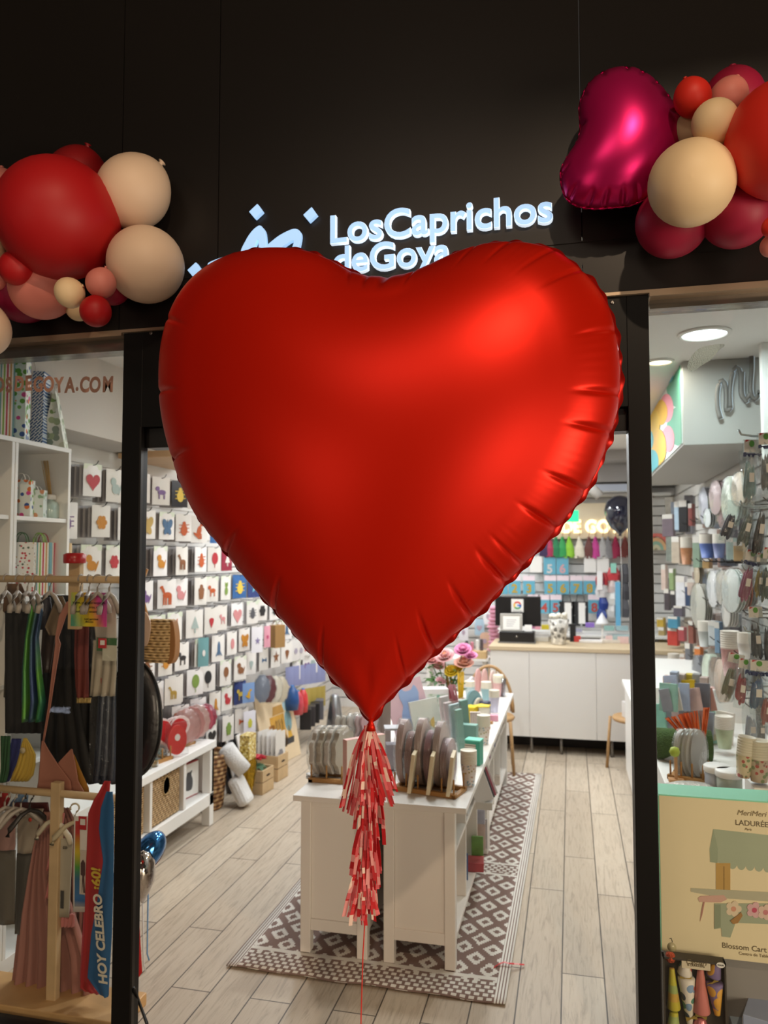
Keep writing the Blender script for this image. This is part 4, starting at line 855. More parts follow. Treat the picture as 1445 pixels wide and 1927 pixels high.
FIXED = {(0, 1): ('dinosaur', 6), (0, 2): ('heart', 2), (1, 1): ('beetle', 8), (1, 2): ('flower', 1), (1, 4): ('butterfly', 11), (1, 6): ('beetle', 7), (2, 1): ('fox', 7), (2, 2): ('tiger', 1), (2, 4): ('horse', 0), (2, 5): ('tiger', 1), (2, 6): ('horse', 0), (3, 5): ('horse', 7), (3, 6): ('tiger', 5), (3, 7): ('cupcake', 0), (4, 5): ('star', 11), (4, 6): ('fox', 7), (4, 8): ('strawberry', 2), (4, 9): ('dog', 5), (5, 5): ('beetle', 1), (5, 6): ('dog', 10), (5, 7): ('number', 4), (5, 8): ('rocket', 4), (5, 9): ('number', 5), (6, 5): ('rocket', 11), (6, 7): ('balloon', 3), (6, 8): ('balloon', 10), (6, 9): ('balloon', 0), (7, 6): ('horse', 7), (7, 8): ('rocket', 1), (8, 8): ('heart', 10), (8, 9): ('cupcake', 3)}
rnd = random.Random(11)
rows_z = [2.16, 1.955, 1.75, 1.55, 1.345, 1.148, .957, .762, .57]
bar = MB()
used = {}; hookname = 0
for ri_, z in enumerate(rows_z):
    y = 3.22 + (ri_ % 2) * .06; ci = 0
    while y < 7.9:
        ci += 1
        step = rnd.uniform(.205, .255); big = y > 5.6
        w = rnd.choice((.108, .118, .128)); h = rnd.choice((.165, .172, .178)); x = -2.37 + rnd.uniform(-.02, .02)
        a = proj((x, y, z)); b_ = proj((x, y + .2, z - h)); zz = z
        vis = (a[0] < heart_left(b_[1]) + 8) and a[0] > 118
        low = (y < 4.72 and z < .7) or (y < 4.4 and z < .86)
        if ri_ == 8 and y > 5.6: vis = False
        if vis and not low and not (y < 3.9 and z < 1.6) and not (5.55 < y < 6.4 and z < .9):
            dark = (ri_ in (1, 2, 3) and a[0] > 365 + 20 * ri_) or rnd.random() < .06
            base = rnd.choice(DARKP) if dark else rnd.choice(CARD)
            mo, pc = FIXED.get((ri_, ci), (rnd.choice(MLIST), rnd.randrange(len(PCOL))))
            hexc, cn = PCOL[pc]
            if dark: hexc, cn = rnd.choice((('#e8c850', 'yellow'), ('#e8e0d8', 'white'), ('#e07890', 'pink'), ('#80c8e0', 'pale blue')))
            key = (dark, cn, mo); used[key] = used.get(key, 0) + 1
            lb = '%s packet printed with a %s %s, %s row down, %s hook along slatwall' % ('dark' if dark else 'white', cn, mo, ORD[ri_], ORD[min(ci - 1, 19)])
            rot = PI / 2 - rnd.uniform(.18, .5)
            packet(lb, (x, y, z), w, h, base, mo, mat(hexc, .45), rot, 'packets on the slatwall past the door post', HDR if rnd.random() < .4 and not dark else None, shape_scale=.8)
            hk = obj('display_hook', HOOKM, None, None, (x + .012, y, z - .006), (0, 0, PI / 2))
            tag(hk, 'thin dark display hook holding packets on the slatwall', 'hook', 'display hooks on the slatwall')
            if a[0] < heart_left(b_[1]) - 10:
                k = ('b', w, h)
                if k not in _PK: _PK[k] = pack_mesh(w, h, .006).mesh('back_packet', [EDGE])
                for q in range(3 if y < 5.3 else 1):
                    o = bpy.data.objects.new('party_packet', _PK[k]); COL.objects.link(o); o.location = (x - .03 - .033 * q, y + .004 * (q + 1), z - .003); o.rotation_euler = (0, 0, rot + .12)
                    tag(o, 'plain packet hanging behind the front one on the same slatwall hook', 'packet', 'rear packets on the slatwall hooks')
        y += step
# fine rails the hooks sit on
for z in rows_z:
    o = obj('hook_rail', MB().tube([(-2.605, 3.14, z + .004), (-2.605, 7.9, z + .004)], .004, 6), DARKSTEEL); tag(o, 'thin dark rail along the slatwall, %s one down' % ORD[rows_z.index(z)], 'rail', 'rails on the slatwall')

# hanging goods deeper in, next to the heart tip
def wall_item(px, top, bot, wpx, X=-2.33): 
    p = AX(X, px, top); q = AX(X, px, bot); d = (p - Vector((0, 0, EYE))).dot(Vector(FW)); return p, p.z - q.z, wpx * d / FPX
p, h_, w_ = wall_item(522, 1176, 1218, 24, -2.3)
gift_bag('kraft paper bag hanging on the slatwall beside the heart edge', (p.x, p.y, p.z - h_), w_, .07, h_, mat('#a07a48', .6), PI / 2 - .5, mat('#8a6a40', .6))
for lb, px, top, bot, w0, c, mo, pc, xx in (
    ('pink packet with a darker pink picture next to the kraft bag', 503, 1178, 1218, 14, '#e6a2b4', 'balloon', '#c84c78', -2.31),
    ('white glossy packet with a lilac star, tilted, beside the pink packet', 484, 1180, 1228, 24, '#eceaf0', 'star', '#8a80a8', -2.27),
    ('sky blue packet with a yellow giraffe like print low on the slatwall', 468, 1285, 1322, 26, '#7f9fd0', 'dinosaur', '#d8a830', -2.31),
    ('white and blue packet with a yellow popcorn box print above the dark box', 470, 1338, 1380, 26, '#e8e8f2', 'cupcake', '#c8c84c', -2.31),
    ('teal packet with a white number, under the straw handbag', 383, 1200, 1254, 22, '#6fa0a4', 'number', '#e8e4e0', -2.34),
    ('white packet with a gold rocking horse, above the heart plates', 326, 1276, 1326, 34, '#ece8e4', 'horse', '#b89848', -2.28)):
    p, h_, w_ = wall_item(px, top, bot, w0, xx)
    packet(lb, p, w_, h_, mat(c, .3), mo, mat(pc, .45), PI / 2 - .6)
for i, (px, c, lb) in enumerate(((494, '#7c8494', 'slate blue'), (506, '#6a3038', 'maroon and white'), (517, '#efe6d2', 'cream'), (529, '#ddd0b8', 'ivory with green leaf'))):
    p, h_, w_ = wall_item(px, 1270 + i, 1322, 12, -2.28)
    plate_pack('%s scalloped plates hanging side on from the slatwall' % lb, (p.x, p.y, p.z - h_ / 2), .06, h_ / 2, mat(c, .5), (0, 0, PI / 2 - .9), 10, 3, 'scalloped plates on the slatwall')
for i, px in enumerate((545, 556, 566, 577, 588, 598, 606)):
    for j, (tp, bt) in enumerate(((1205, 1245), (1255, 1292), (1300, 1338))):
        if px > heart_left(tp + 15) - 2: continue
        p, h_, w_ = wall_item(px, tp + (i * -1.5), bt - i * 1.5, 8, -2.36)
        if p.y > 8.3: continue
        c = (('#e2dedb', 'white'), ('#8d93bd', 'periwinkle blue'), ('#b09a4c', 'mustard'))[j]
        packet('narrow %s packet deep along the slatwall, %s from the kraft bag' % (c[1], ORD[i]), p, .1, h_, mat(c[0], .35), 'flower' if j == 0 else None, mat('#a8a0b0', .5), PI / 2 - .4, 'narrow packets deep along the slatwall')
for i, (px, py, c, lb, r) in enumerate(((550, 1313, '#274f88', 'blue', .05), (560, 1322, '#c04450', 'red and white', .045), (570, 1318, '#c83a3c', 'scarlet', .04))):
    p = AX(-2.3, px, py); b = thing('plush_bag', '%s bundle of wrapped toys hanging low on the slatwall' % lb, 'toy bundle', p)
    obj('bundle', MB().lathe([(.01, .1), (.02, .09), (r, .05), (r * 1.2, -.03), (r, -.1), (0, -.11)], 16), mat(c, .3, noise=.3, nscale=30), b); obj('tie', MB().lathe([(.012, .085), (.016, .095), (.012, .105)], 10), mat('#2c6aa8', .4), b)
for i, px in enumerate((575, 583, 591, 599)):
    p = AX(-2.33, px, 1352 - i * 6); b = tag(obj('boxed_spool', MB().box(-.05, .05, -.06, .06, -.09, .09), mat(('#222022', '#3a3638', '#1c1a1c', '#5c5a60')[i], .4), None, p, (0, 0, .3), .004), 'dark small box stacked low on the slatwall foot, %s in the row' % ORD[i], 'box', 'dark boxes at the slatwall foot')
sb = AX(-2.28, 611, 1352); b = thing('silver_cone', 'silver foil cone standing at the far slatwall foot', 'cone', (sb.x + .1, sb.y, 0)); obj('cone', MB().lathe([(.09, 0), (.08, .1), (.045, .36), (.03, .38), (0, .38)], 18), mat('#9a9a9c', .25, .9), b)
for i, (px, c, z0, z1, lb) in enumerate(((628, '#e6a0bc', .70, 1.0, 'pale pink'), (634, '#d8c060', .55, .95, 'yellow'), (640, '#e070b8', .42, .85, 'bright pink'))):
    p = AY(8.0, px, 1300); t = thing('paper_garland', '%s paper streamer garland hanging beyond the heart tip' % lb, 'garland', (p.x, 8.0, z1))
    for k in range(7): obj('tissue_strip', MB().box(-.05 + .006 * (k % 2), .05 + .006 * (k % 2), -.012, .012, -(k + 1) * (z1 - z0) / 7 + .004, -k * (z1 - z0) / 7), mat(c, .7), t)
    obj('cord', MB().tube([(0, 0, 0), (0, 0, 1.2)], .003, 5), mat('#d8d0c8', .6), t)

# ------------------------------------------------------------------ low bench with baskets
BXF, BXB, BY0, BY1 = -2.22, -2.60, 3.15, 4.59
bn = thing('storage_bench', 'low white storage bench with basket cubbies under the packet wall', 'bench', (0, 0, 0))
def bb(n_, *a): return obj(n_, MB().box(*a), SHELF, bn, bevel=.003)
bb('top', BXB, BXF + .01, BY0, BY1 + .01, .475, .52); bb('bottom_shelf', BXB, BXF, BY0, BY1, .185, .2)
bb('apron', BXF - .03, BXF, BY0, BY1, .125, .19); bb('end_panel', BXB, BXF - .0, BY1 - .03, BY1, .2, .475)
for x0 in (BXF - .055, BXB): bb('leg', x0, x0 + .055, BY1 - .055, BY1, 0, .475)
for x0 in (BXF - .055, BXB): bb('leg', x0, x0 + .055, BY0, BY0 + .055, 0, .475)
for yy in (3.42, 3.83, 4.205): bb('divider', BXB, BXF - .005, yy, yy + (.025 if yy < 4 else .03), .2, .475)
def basket(label, y0, y1):
    t = thing('rush_basket', label, 'basket', (0, (y0 + y1) / 2, .2)); w = (y1 - y0) / 2
    obj('body', MB().box(-2.56, BXF - .02, -w, w, .003, .262), WEAVE, t, bevel=.012)
    rr = Matrix.Rotation(PI / 2, 3, 'Y')
    obj('handle_hole', MB().lathe([(.0, 0), (.042, 0)], 20, 0, (BXF - .0185, .0, .195), rr, False, 1.2, .95), mat('#120d09', .9), t)
    obj('hole_rim', MB().tube([(BXF - .018, .04 * math.cos(a), .195 + .05 * math.sin(a)) for a in [2 * PI * k / 28 for k in range(28)]], .005, 6, closed=True), WEAVE2, t)
basket('woven rush basket in the middle bench cubby', 3.86, 4.19); basket('woven rush basket in the bench cubby nearest the door post', 3.46, 3.80); basket('woven rush basket mostly hidden behind the door post', 3.21, 3.4)
def box_thing(name, label, cat, loc, dims, m, rot=(0, 0, 0), group=None, bevel=.002):
    o = obj(name, MB().box(-dims[0] / 2, dims[0] / 2, -dims[1] / 2, dims[1] / 2, 0, dims[2]), m, None, loc, rot if isinstance(rot, tuple) else (0, 0, rot), bevel); return tag(o, label, cat, group)
bk = thing('book', 'red edged white box with a grey bear picture in the bench cubby', 'book', (-2.32, 4.41, .203), (0, .0, PI / 2 - .15))
obj('cover', MB().box(-.11, .11, -.012, .012, 0, .21), mat('#b3383a', .5), bk); obj('front_sheet', MB().box(-.1, .11, -.0135, -.0119, .006, .205), WHITE, bk)
obj('bear_print', MB().prism([(x * .1 + .01, z * .12 + .1) for x, z in spline([(-.3, -.4), (.3, -.45), (.4, 0), (.25, .3), (.35, .5), (.1, .45), (-.15, .45), (-.25, .2), (-.4, .0)], 30)], -.0145, -.0134), mat('#4a4a4c', .6), bk)
for i, (y, h, c, lb, th) in enumerate(((4.335, .2, '#e8e2dc', 'slim white box standing in the bench cubby beside the bear box', .018), (4.30, .17, '#9a2c34', 'dark red box standing in the bench cubby', .02), (4.27, .175, '#7c2830', 'maroon box standing behind the divider in the bench cubby', .018))):
    box_thing('book', lb, 'book', (-2.36, y, .203), (.2, th, h), mat(c, .5), (0, 0, PI / 2 - .1 + PI / 2 - PI / 2), 'boxes standing in the bench cubby')
for i, (z, w, c) in enumerate(((.352, .17, '#ded8d0'), (.376, .15, '#efece8'), (.399, .13, '#d6cec4'))):
    box_thing('flat_box', '%s pale flat box on top of the standing boxes in the cubby' % ('lowest', 'middle', 'topmost')[i], 'box', (-2.38, 4.285, .24 + .14 + i * .024), (.17, .07, .022), mat(c, .5))
wood_rack('wooden plate stand with red heart plates on the bench', (-2.34, 3.98, .52), .3, 4, PI / 2 - .2, .13)
wood_rack('second wooden plate stand with pink plates at the bench end', (-2.38, 4.36, .52), .26, 4, PI / 2 - .2, .13)
def heart_plate(label, loc, s, c, rot, rim='#f0dcd8'):
    t = thing('heart_plate', label, 'paper plates', loc, rot)
    obj('plate', MB().prism([(x * s, z * s) for x, z in HEART2], 0, .012), mat(rim, .5), t); obj('printed_heart', MB().prism([(x * s * .84, z * s * .84) for x, z in HEART2], -.0012, .0001), mat(c, .45), t)
for i, (px, py, s, c, lb) in enumerate(((322, 1378, .24, '#c8282c', 'large red heart shaped plate pack in the plate stand'), (316, 1372, .23, '#a81c24', 'dark red heart plate pack behind the large red one'), (309, 1374, .22, '#d0545a', 'third heart plate pack in the stand, mostly covered'))):
    p = AX(-2.3 - .03 * i, px, py); heart_plate(lb, (p.x, p.y, .535 + s * .5), s, c, (0, 0, PI / 2 - .65))
p = AX(-2.24, 334, 1392); cp_ = thing('plate_pack', 'red oval plate pack with a white round sticker, front of the stand', 'paper plates', (p.x, p.y, .535 + .085), (0, 0, PI / 2 - .6))
obj('plates', MB().prism(ellipse(0, 0, .06, .085, 24), 0, .015), mat('#d23a36', .35), cp_); obj('sticker', MB().prism(ellipse(0, .015, .017, .02, 16), -.001, .0002), mat('#ece4dc', .5), cp_); obj('wrapper', MB().prism([(-.07, -.09), (.07, -.09), (.068, .1), (-.068, .1)], -.006, .02), CELLO, cp_)
for i, (px, c, lb) in enumerate(((352, '#d2a09a', 'rose'), (362, '#c9918c', 'dusty pink'), (372, '#dcb4ac', 'pale rose'), (383, '#c85a6c', 'raspberry'), (390, '#b03a58', 'deep raspberry'))):
    p = AX(-2.3, px, 1380); plate_pack('%s scalloped plate pack in the stand at the bench end' % lb, (p.x - .01, p.y, .54 + .105), .085 if i < 3 else .07, .105 if i < 3 else .085, mat(c, .5), (0, 0, PI / 2 - .95), 12, 3, 'pink plate packs at the bench end', i % 2 == 0)
for i, (px, py) in enumerate(((272, 1438), (282, 1432), (292, 1424), (300, 1430), (306, 1420), (288, 1442), (276, 1446))):
    p = AZ(.521, px, py); g = thing('glass_jar', 'small clear glass jar on the bench top, %s from the door post' % ORD[i], 'jar', (min(p.x, -2.26), p.y, .5205), 0, 'clear glass jars on the bench')
    obj('jar', MB().lathe([(.028, 0), (.03, .003), (.03, .045), (.024, .055), (.026, .06), (.024, .058), (.022, .05), (.027, .043), (.027, .004), (0, .004)], 18), clear_film('jar_glass', (.9, .95, .95), 2.2, .03, 0, 1.5, .06) if i == 0 else bpy.data.materials['jar_glass'], g)
# floor things beyond the bench
wk = thing('wicker_basket', 'tall brown wicker basket with paper rolls past the bench end', 'basket', (-2.40, 4.86, 0))
obj('body', MB().lathe([(.10, 0), (.11, .02), (.135, .3), (.14, .36), (.13, .36), (.12, .3), (.1, .03), (0, .03)], 24, 0), basket_weave('brown_wicker', '#8a5c38', '#4c2f1a'), wk); obj('rim', MB().tube([(.136 * math.cos(a), .136 * math.sin(a), .36) for a in [2 * PI * k / 28 for k in range(28)]], .01, 6, closed=True), basket_weave('brown_wicker_rim', '#8a5c38', '#4c2f1a'), wk)
FUR = mat('#d9d6d2', .9, noise=.06, bump=.6, bscale=90, sheen=.5)
a_ = AX(-2.18, 430, 1455); tag(obj('fur_roll', MB().tube([(-2.27, 4.87, .40), (-2.22, 4.91, .31), (-2.17, 4.94, .24)], .058, 18), FUR), 'white fluffy fabric roll leaning from the wicker basket', 'fabric roll', None)
tag(obj('fur_roll', MB().box(-.04, .045, -.07, .07, 0, .2), FUR, None, (-2.14, 4.93, .02), (.0, -.5, .0), .03), 'white fluffy fabric bolt lying on the floor below the roll', 'fabric roll')
GOLD = mat('#c8a238', .2, 1., bump=1., bscale=120)
p0, p1 = AX(-2.2, 462, 1400), AX(-2.2, 458, 1510)
gt = thing('tinsel_garland', 'gold tinsel curtain bundle hanging to the floor beside the crates', 'tinsel', (-2.2, p0.y + .04, 0))
zt = p0.z + .06
obj('header_card', MB().box(-.035, .035, -.06, .06, zt - .17, zt), speckle_mat('gold_sequins', '#c8ac50', ['#f4ecb8', '#a8842c', '#e8d890', '#8a6c20'], 70, .5, .2), gt)
gm = MB(); rg = random.Random(3)
for k in range(60):
    x = rg.uniform(-.034, .034); y = rg.uniform(-.058, .058); z0 = zt - .16; z1 = rg.uniform(.0, .16)
    gm.grid([[(x - .006, y, z0), (x + .006, y + .004, z0)], [(x * 1.1 - .006 + rg.uniform(-.02, .02), y * 1.05, (z0 + z1) / 2), (x * 1.1 + .006, y + .004, (z0 + z1) / 2)], [(x * .8 - .006, y * .8, z1), (x * .8 + .006, y * .8 + .004, z1)]], 0, False)
obj('tinsel', gm, GOLD, gt)
def crate(label, loc, w, d, h, rot):
    t = thing('wooden_crate', label, 'crate', loc, rot)
    for k in range(2):
        z0 = h * k / 2 + .003; z1 = h * (k + 1) / 2 - .003
        obj('side_slat', MB().box(-w / 2, w / 2, -d / 2, -d / 2 + .01, z0, z1), PALEWOOD, t); obj('side_slat', MB().box(-w / 2, w / 2, d / 2 - .01, d / 2, z0, z1), PALEWOOD, t)
        for s in (-1, 1): obj('end_slat', MB().box(s * w / 2 - .005, s * w / 2 + .005, -d / 2 + .01, d / 2 - .01, z0, z1), PALEWOOD, t)
    obj('floor', MB().box(-w / 2, w / 2, -d / 2, d / 2, 0, .008), PALEWOOD, t)
    obj('hand_hole', MB().prism(ellipse(0, h * .72, .03, .008, 12), -d / 2 - .001, -d / 2 + .0005), mat('#3a2a1c', .8), t)
c1 = AZ(0, 486, 1488); c2 = AZ(0, 512, 1470)
crate('front pale wooden crate holding a poinsettia on the floor', (c1.x - .02, c1.y, 0), .17, .2, .17, PI / 2 - .1)
crate('second pale wooden crate holding cards on the floor', (c2.x - .04, c2.y + .08, 0), .17, .2, .19, PI / 2 - .1)
pn_ = thing('poinsettia', 'red artificial poinsettia standing in the front wooden crate', 'plant', (c1.x - .02, c1.y, .012))
obj('stem', MB().tube([(0, 0, 0), (.0, 0, .2)], .008, 6), mat('#3a5a2c', .6), pn_)
pm = MB()
for k in range(9):
    a = 2 * PI * k / 9; R_ = Matrix.Rotation(a, 3, 'Z')
    pm.add([R_ @ Vector(v) for v in ((0, 0, .21), (.045, -.022, .235), (.085, 0, .22), (.045, .022, .235))], [(0, 1, 2, 3)])
obj('flower', pm, mat('#b3182c', .6), pn_, solid=.003)
pm = MB()
for k in range(8):
    a = 2 * PI * k / 8 + .3; R_ = Matrix.Rotation(a, 3, 'Z')
    pm.add([R_ @ Vector(v) for v in ((0, 0, .15), (.05, -.025, .17), (.09, 0, .13), (.05, .025, .17))], [(0, 1, 2, 3)])
obj('leaf', pm, mat('#37603a', .6), pn_, solid=.002)
for k in range(5): packet('%s white card packet standing in the second crate' % ORD[k], (c2.x - .10 + .035 * k, c2.y + .06 - .0 * k, .36), .12, .3, CARD[k % 3], 'flower', mat('#8c8a90', .5), PI / 2 - .3, 'cards in the second crate')
# painted board leaning on the wall
q0 = AZ(0, 492, 1462); pb_ = thing('wooden_board', 'pale wooden board painted with a yellow carriage leaning at the wall foot', 'board', (-2.30, 6.02, 0.0), (-.18, 0, PI / 2 - .12))
BWd, BHt = .62, .62
obj('panel', MB().box(-BWd / 2, BWd / 2, -.008, .008, 0, BHt), mat('#dcc6a4', .6, noise=.08, nscale=6), pb_, bevel=.002)
def bprint(pl_, c, n_='painted_shape'): obj(n_, MB().prism([(x * BWd, z * BHt) for x, z in pl_], -.0095, -.0079), mat(c, .6, noise=.15, nscale=20), pb_)
bprint([(-.22, .2), (.36, .2), (.38, .28), (-.2, .28)], '#3a3a3c'); bprint([(-.2, .3), (.18, .3), (.18, .62), (-.2, .62)], '#c8963c'); bprint([(-.24, .3), (-.1, .3), (-.1, .52), (-.24, .52)], '#b0743c'); bprint([(-.12, .63), (.2, .63), (.16, .74), (-.08, .74)], '#b88c48')
for x in (-.12, .12): bprint(ellipse(x, .27, .085, .085, 18), '#5c4428'); 
for x in (-.05, .03, .11): bprint([(x - .03, .42), (x + .03, .42), (x + .03, .56), (x - .03, .56)], '#d8b87c')
bprint(ellipse(.28, .5, .1, .14, 14), '#7aa0a8'); bprint(ellipse(.3, .72, .12, .1, 14), '#a8c4c8'); bprint([(.22, .28), (.34, .28), (.3, .44), (.25, .44)], '#d8a83c'); bprint([(-.42, .28), (-.3, .28), (-.3, .46), (-.42, .46)], '#d8b860')
for k in range(6):
    box_thing('black_portfolio', '%s black and white flat packet leaning between bench and tinsel' % ORD[k], 'packet', (-2.44 + .03 * k, 5.2 + .03 * k, .0), (.012, .2, .4), (DARKP[4], CARD[0])[k % 2], (0, -.22, .1), 'flat packets leaning beside the tinsel')
# balloons on the floor by the door post
p = AZ(.3, 272, 1620); b = thing('foil_balloon', 'blue and red foil balloon low beside the door post', 'balloon', (p.x - .02, p.y, .0)); zc = .34
pp = AY(3.0, 280, 1602); b.location = (pp.x, 3.0, pp.z)
obj('body', MB().lathe([(0, .07), (.05, .062), (.085, .03), (.09, 0), (.085, -.03), (.05, -.062), (0, -.07)], 24, 0, (0, 0, 0), Euler((1.1, .5, 0)).to_matrix(), True, .62, 1.), mat('#3f78b4', .12, .9), b); obj('red_panel', MB().lathe([(.02, -.069), (.05, -.0635), (.084, -.032)], 24, 0, (0, -.002, -.002), Euler((1.1, .5, 0)).to_matrix(), True, .625, 1.01), mat('#a01c20', .15, .9), b)
obj('tail', MB().tube([(0, 0, -.06), (.0, 0, -pp.z + .03), (.01, 0, -pp.z + .004)], .003, 6), mat('#5a8ab8', .3), b)
pp = AY(2.92, 269, 1642); b = thing('foil_balloon', 'clear silver foil balloon in front of the blue one at the door post', 'balloon', (pp.x, 2.92, pp.z))
obj('body', MB().lathe([(0, .09), (.04, .08), (.07, .04), (.075, 0), (.07, -.04), (.035, -.09), (.008, -.12), (0, -.12)], 24, 0, (0, 0, 0), None, True, .62, .8), mat('#b8b0a8', .08, 1., bump=.5, bscale=18), b); obj('tail', MB().tube([(0, 0, -.11), (.01, 0, -pp.z + .03), (.02, 0, -pp.z + .004)], .003, 6), mat('#c8c8c8', .3), b)
tag(obj('tripod_leg', MB().tube([AZ(.25, 252, 1860), AZ(.012, 276, 1925), AZ(.008, 290, 1985)], .006, 8), BLACK), 'thin black stand leg slanting to the floor at the door post', 'stand')

# ------------------------------------------------------------------ rug
rug, ntr, br = node_mat('woven_rug')
tc = ntr.nodes.new('ShaderNodeTexCoord'); sp = ntr.nodes.new('ShaderNodeSeparateXYZ'); ntr.links.new(tc.outputs['Object'], sp.inputs[0])
def mth(op, a, b=None, c=None):
    n = ntr.nodes.new('ShaderNodeMath'); n.operation = op
    for i, v in enumerate((a, b, c)):
        if v is None: continue
        if isinstance(v, (int, float)): n.inputs[i].default_value = v
        else: ntr.links.new(v, n.inputs[i])
    return n.outputs[0]
xq = mth('SNAP', sp.outputs[0], .0085); yq = mth('SNAP', sp.outputs[1], .0105)
def lattice(ox, oy):
    u = mth('ABSOLUTE', mth('SUBTRACT', mth('FRACT', mth('ADD', mth('DIVIDE', xq, .125), ox)), .5)); v = mth('ABSOLUTE', mth('SUBTRACT', mth('FRACT', mth('ADD', mth('DIVIDE', yq, .165), oy)), .5))
    return mth('ADD', u, v)
d1 = mth('MINIMUM', lattice(.1, .2), lattice(.6, .7))
ring = mth('MULTIPLY', mth('GREATER_THAN', d1, .15), mth('LESS_THAN', d1, .335))
yy = sp.outputs[1]; xx = sp.outputs[0]
# checker bands at the near end and between the two lengths
def band(a, b): return mth('MULTIPLY', mth('GREATER_THAN', yy, a), mth('LESS_THAN', yy, b))
chk = mth('MULTIPLY', mth('GREATER_THAN', mth('FRACT', mth('ADD', mth('DIVIDE', xx, .034), mth('MULTIPLY', .5, mth('FLOOR', mth('DIVIDE', yy, .027))))), .38), mth('GREATER_THAN', mth('FRACT', mth('DIVIDE', yy, .027)), .3))
bnd = mth('ADD', band(.0, .135), band(1.20, 1.30)); line = mth('ADD', band(.15, .175), mth('ADD', band(1.165, 1.185), band(1.315, 1.335)))
whitev = mth('ADD', mth('MULTIPLY', mth('SUBTRACT', 1, mth('MINIMUM', 1, mth('ADD', bnd, line))), ring), mth('ADD', mth('MULTIPLY', bnd, chk), line))
edge = mth('GREATER_THAN', mth('ABSOLUTE', mth('SUBTRACT', xx, .57)), .525); est = mth('GREATER_THAN', mth('FRACT', mth('DIVIDE', xx, .012)), .38)
wv = mth('ADD', mth('MULTIPLY', mth('SUBTRACT', 1, edge), whitev), mth('MULTIPLY', edge, est))
mx = ntr.nodes.new('ShaderNodeMix'); mx.data_type = 'RGBA'; mx.inputs[6].default_value = lin('#80685f'); mx.inputs[7].default_value = lin('#dcd8cf'); ntr.links.new(mth('MINIMUM', wv, 1), mx.inputs[0]); ntr.links.new(mx.outputs[2], br.inputs['Base Color']); br.inputs['Roughness'].default_value = .85
wav = MB(); P = []
for j in range(63):
    y = 3.13 * j / 62; P.append([(1.14 * i / 24, y, .006 + .0015 * math.sin(y * 9 + i * .5) + (.003 * math.sin(i * 1.1) if j == 0 else 0)) for i in range(25)])
wav.grid(P); o = obj('rug', wav, rug, None, (-1.40, 3.03, .003), (0, 0, -.008), solid=.004); tag(o, 'brown and white diamond patterned rug under the white tables', 'rug')
scr = thing('paper_scrap', 'curled red and pink paper strip fallen on the rug edge', 'scrap', AZ(.012, 960, 1815))
for k in range(6):
    a, b_ = AZ(.014 + .012 * math.sin(k * .6), 929 + k * 9.6, 1821 - 12 * math.sin(min(k, 3) * .7) + k * 0.8) - scr.location, AZ(.014 + .012 * math.sin((k + 1) * .6), 929 + (k + 1) * 9.6, 1821 - 12 * math.sin(min(k + 1, 3) * .7) + (k + 1) * .8) - scr.location
    obj('strip', MB().add([a + Vector((0, -.005, 0)), b_ + Vector((0, -.005, 0)), b_ + Vector((0, .006, 0)), a + Vector((0, .006, 0))], [(0, 1, 2, 3)]), TM[(0, 1, 2, 0, 2, 0)[k]], scr, solid=.0008)

# ------------------------------------------------------------------ the two rows of white tables
TABLE = mat('#e6e0d8', .42)
def console(label, x0, x1, y0, y1, ov0, ov1, open_side=None):
    t = thing('console_table', label, 'table', ((x0 + x1) / 2, (y0 + y1) / 2, 0)); ox, oy = t.location.x, t.location.y
    def b_(n_, a0, a1, c0, c1, z0, z1, bv=.002): return obj(n_, MB().box(a0 - ox, a1 - ox, c0 - oy, c1 - oy, z0, z1), TABLE, t, bevel=bv)
    b_('top', x0 - ov0, x1 + ov1, y0 - .02, y1 + .005, .645, .67, .003)
    for xx_ in (x0, x1 - .045):
        for yy_ in (y0, y1 - .045): b_('leg', xx_, xx_ + .045, yy_, yy_ + .045, .012, .645, .003)
    for yy_ in (y0 + .012, y1 - .03): b_('end_panel', x0 + .045, x1 - .045, yy_, yy_ + .015, .15, .62)
    for yy_ in (y0 + .004, y1 - .034): b_('end_rail', x0 + .045, x1 - .045, yy_, yy_ + .03, .105, .152); b_('end_rail', x0 + .045, x1 - .045, yy_ + .003, yy_ + .03, .62, .645)
    b_('bottom_shelf', x0 + .004, x1 - .004, y0 + .045, y1 - .045, .11, .13); b_('shelf', x0 + .006, x1 - .012, y0 + .045, y1 - .045, .44, .458)
    b_('back_panel' , (x0 if open_side > 0 else x1 - .012), (x0 + .012 if open_side > 0 else x1), y0 + .045, y1 - .045, .13, .645)
    n_ = 3
    for k in range(1, n_): yy_ = y0 + (y1 - y0) * k / n_; b_('divider', x0 + .012, x1 - .012, yy_ - .01, yy_ + .01, .13, .645)
xa = AY(3.2, 565, 1700).x; xb = -.845; xc = -.775; xd = -.474
console('white console table end behind the tassel, nearer the packet wall', xa, xb, 3.2, 4.5, .03, .03, -1)
console('white console table end beside the patterned rug edge', xc, xd, 3.2, 4.5, .033, .05, 1)
console('white console table further in, nearer the packet wall', xa, xb, 4.53, 5.86, .03, .03, -1)
console('white console table further in, towards the counter', xc, xd, 4.53, 5.86, .033, .05, 1)
ZT = .671
def TP(px, py):
    p = AZ(ZT, px, py); p.y = min(p.y, 5.74); return p
DEP = lambda p: (Vector(p) - Vector((0, 0, EYE))).dot(Vector(FW))
PEARL = mat('#d8ccbc', .4, noise=.06); PEARLP = mat('#d6bcae', .4, noise=.06)
p = TP(622, 1474); wood_rack('wooden plate stand with cream flower plates on the table corner', (p.x + .015, p.y + .06, ZT), .24, 3, .0, .13)
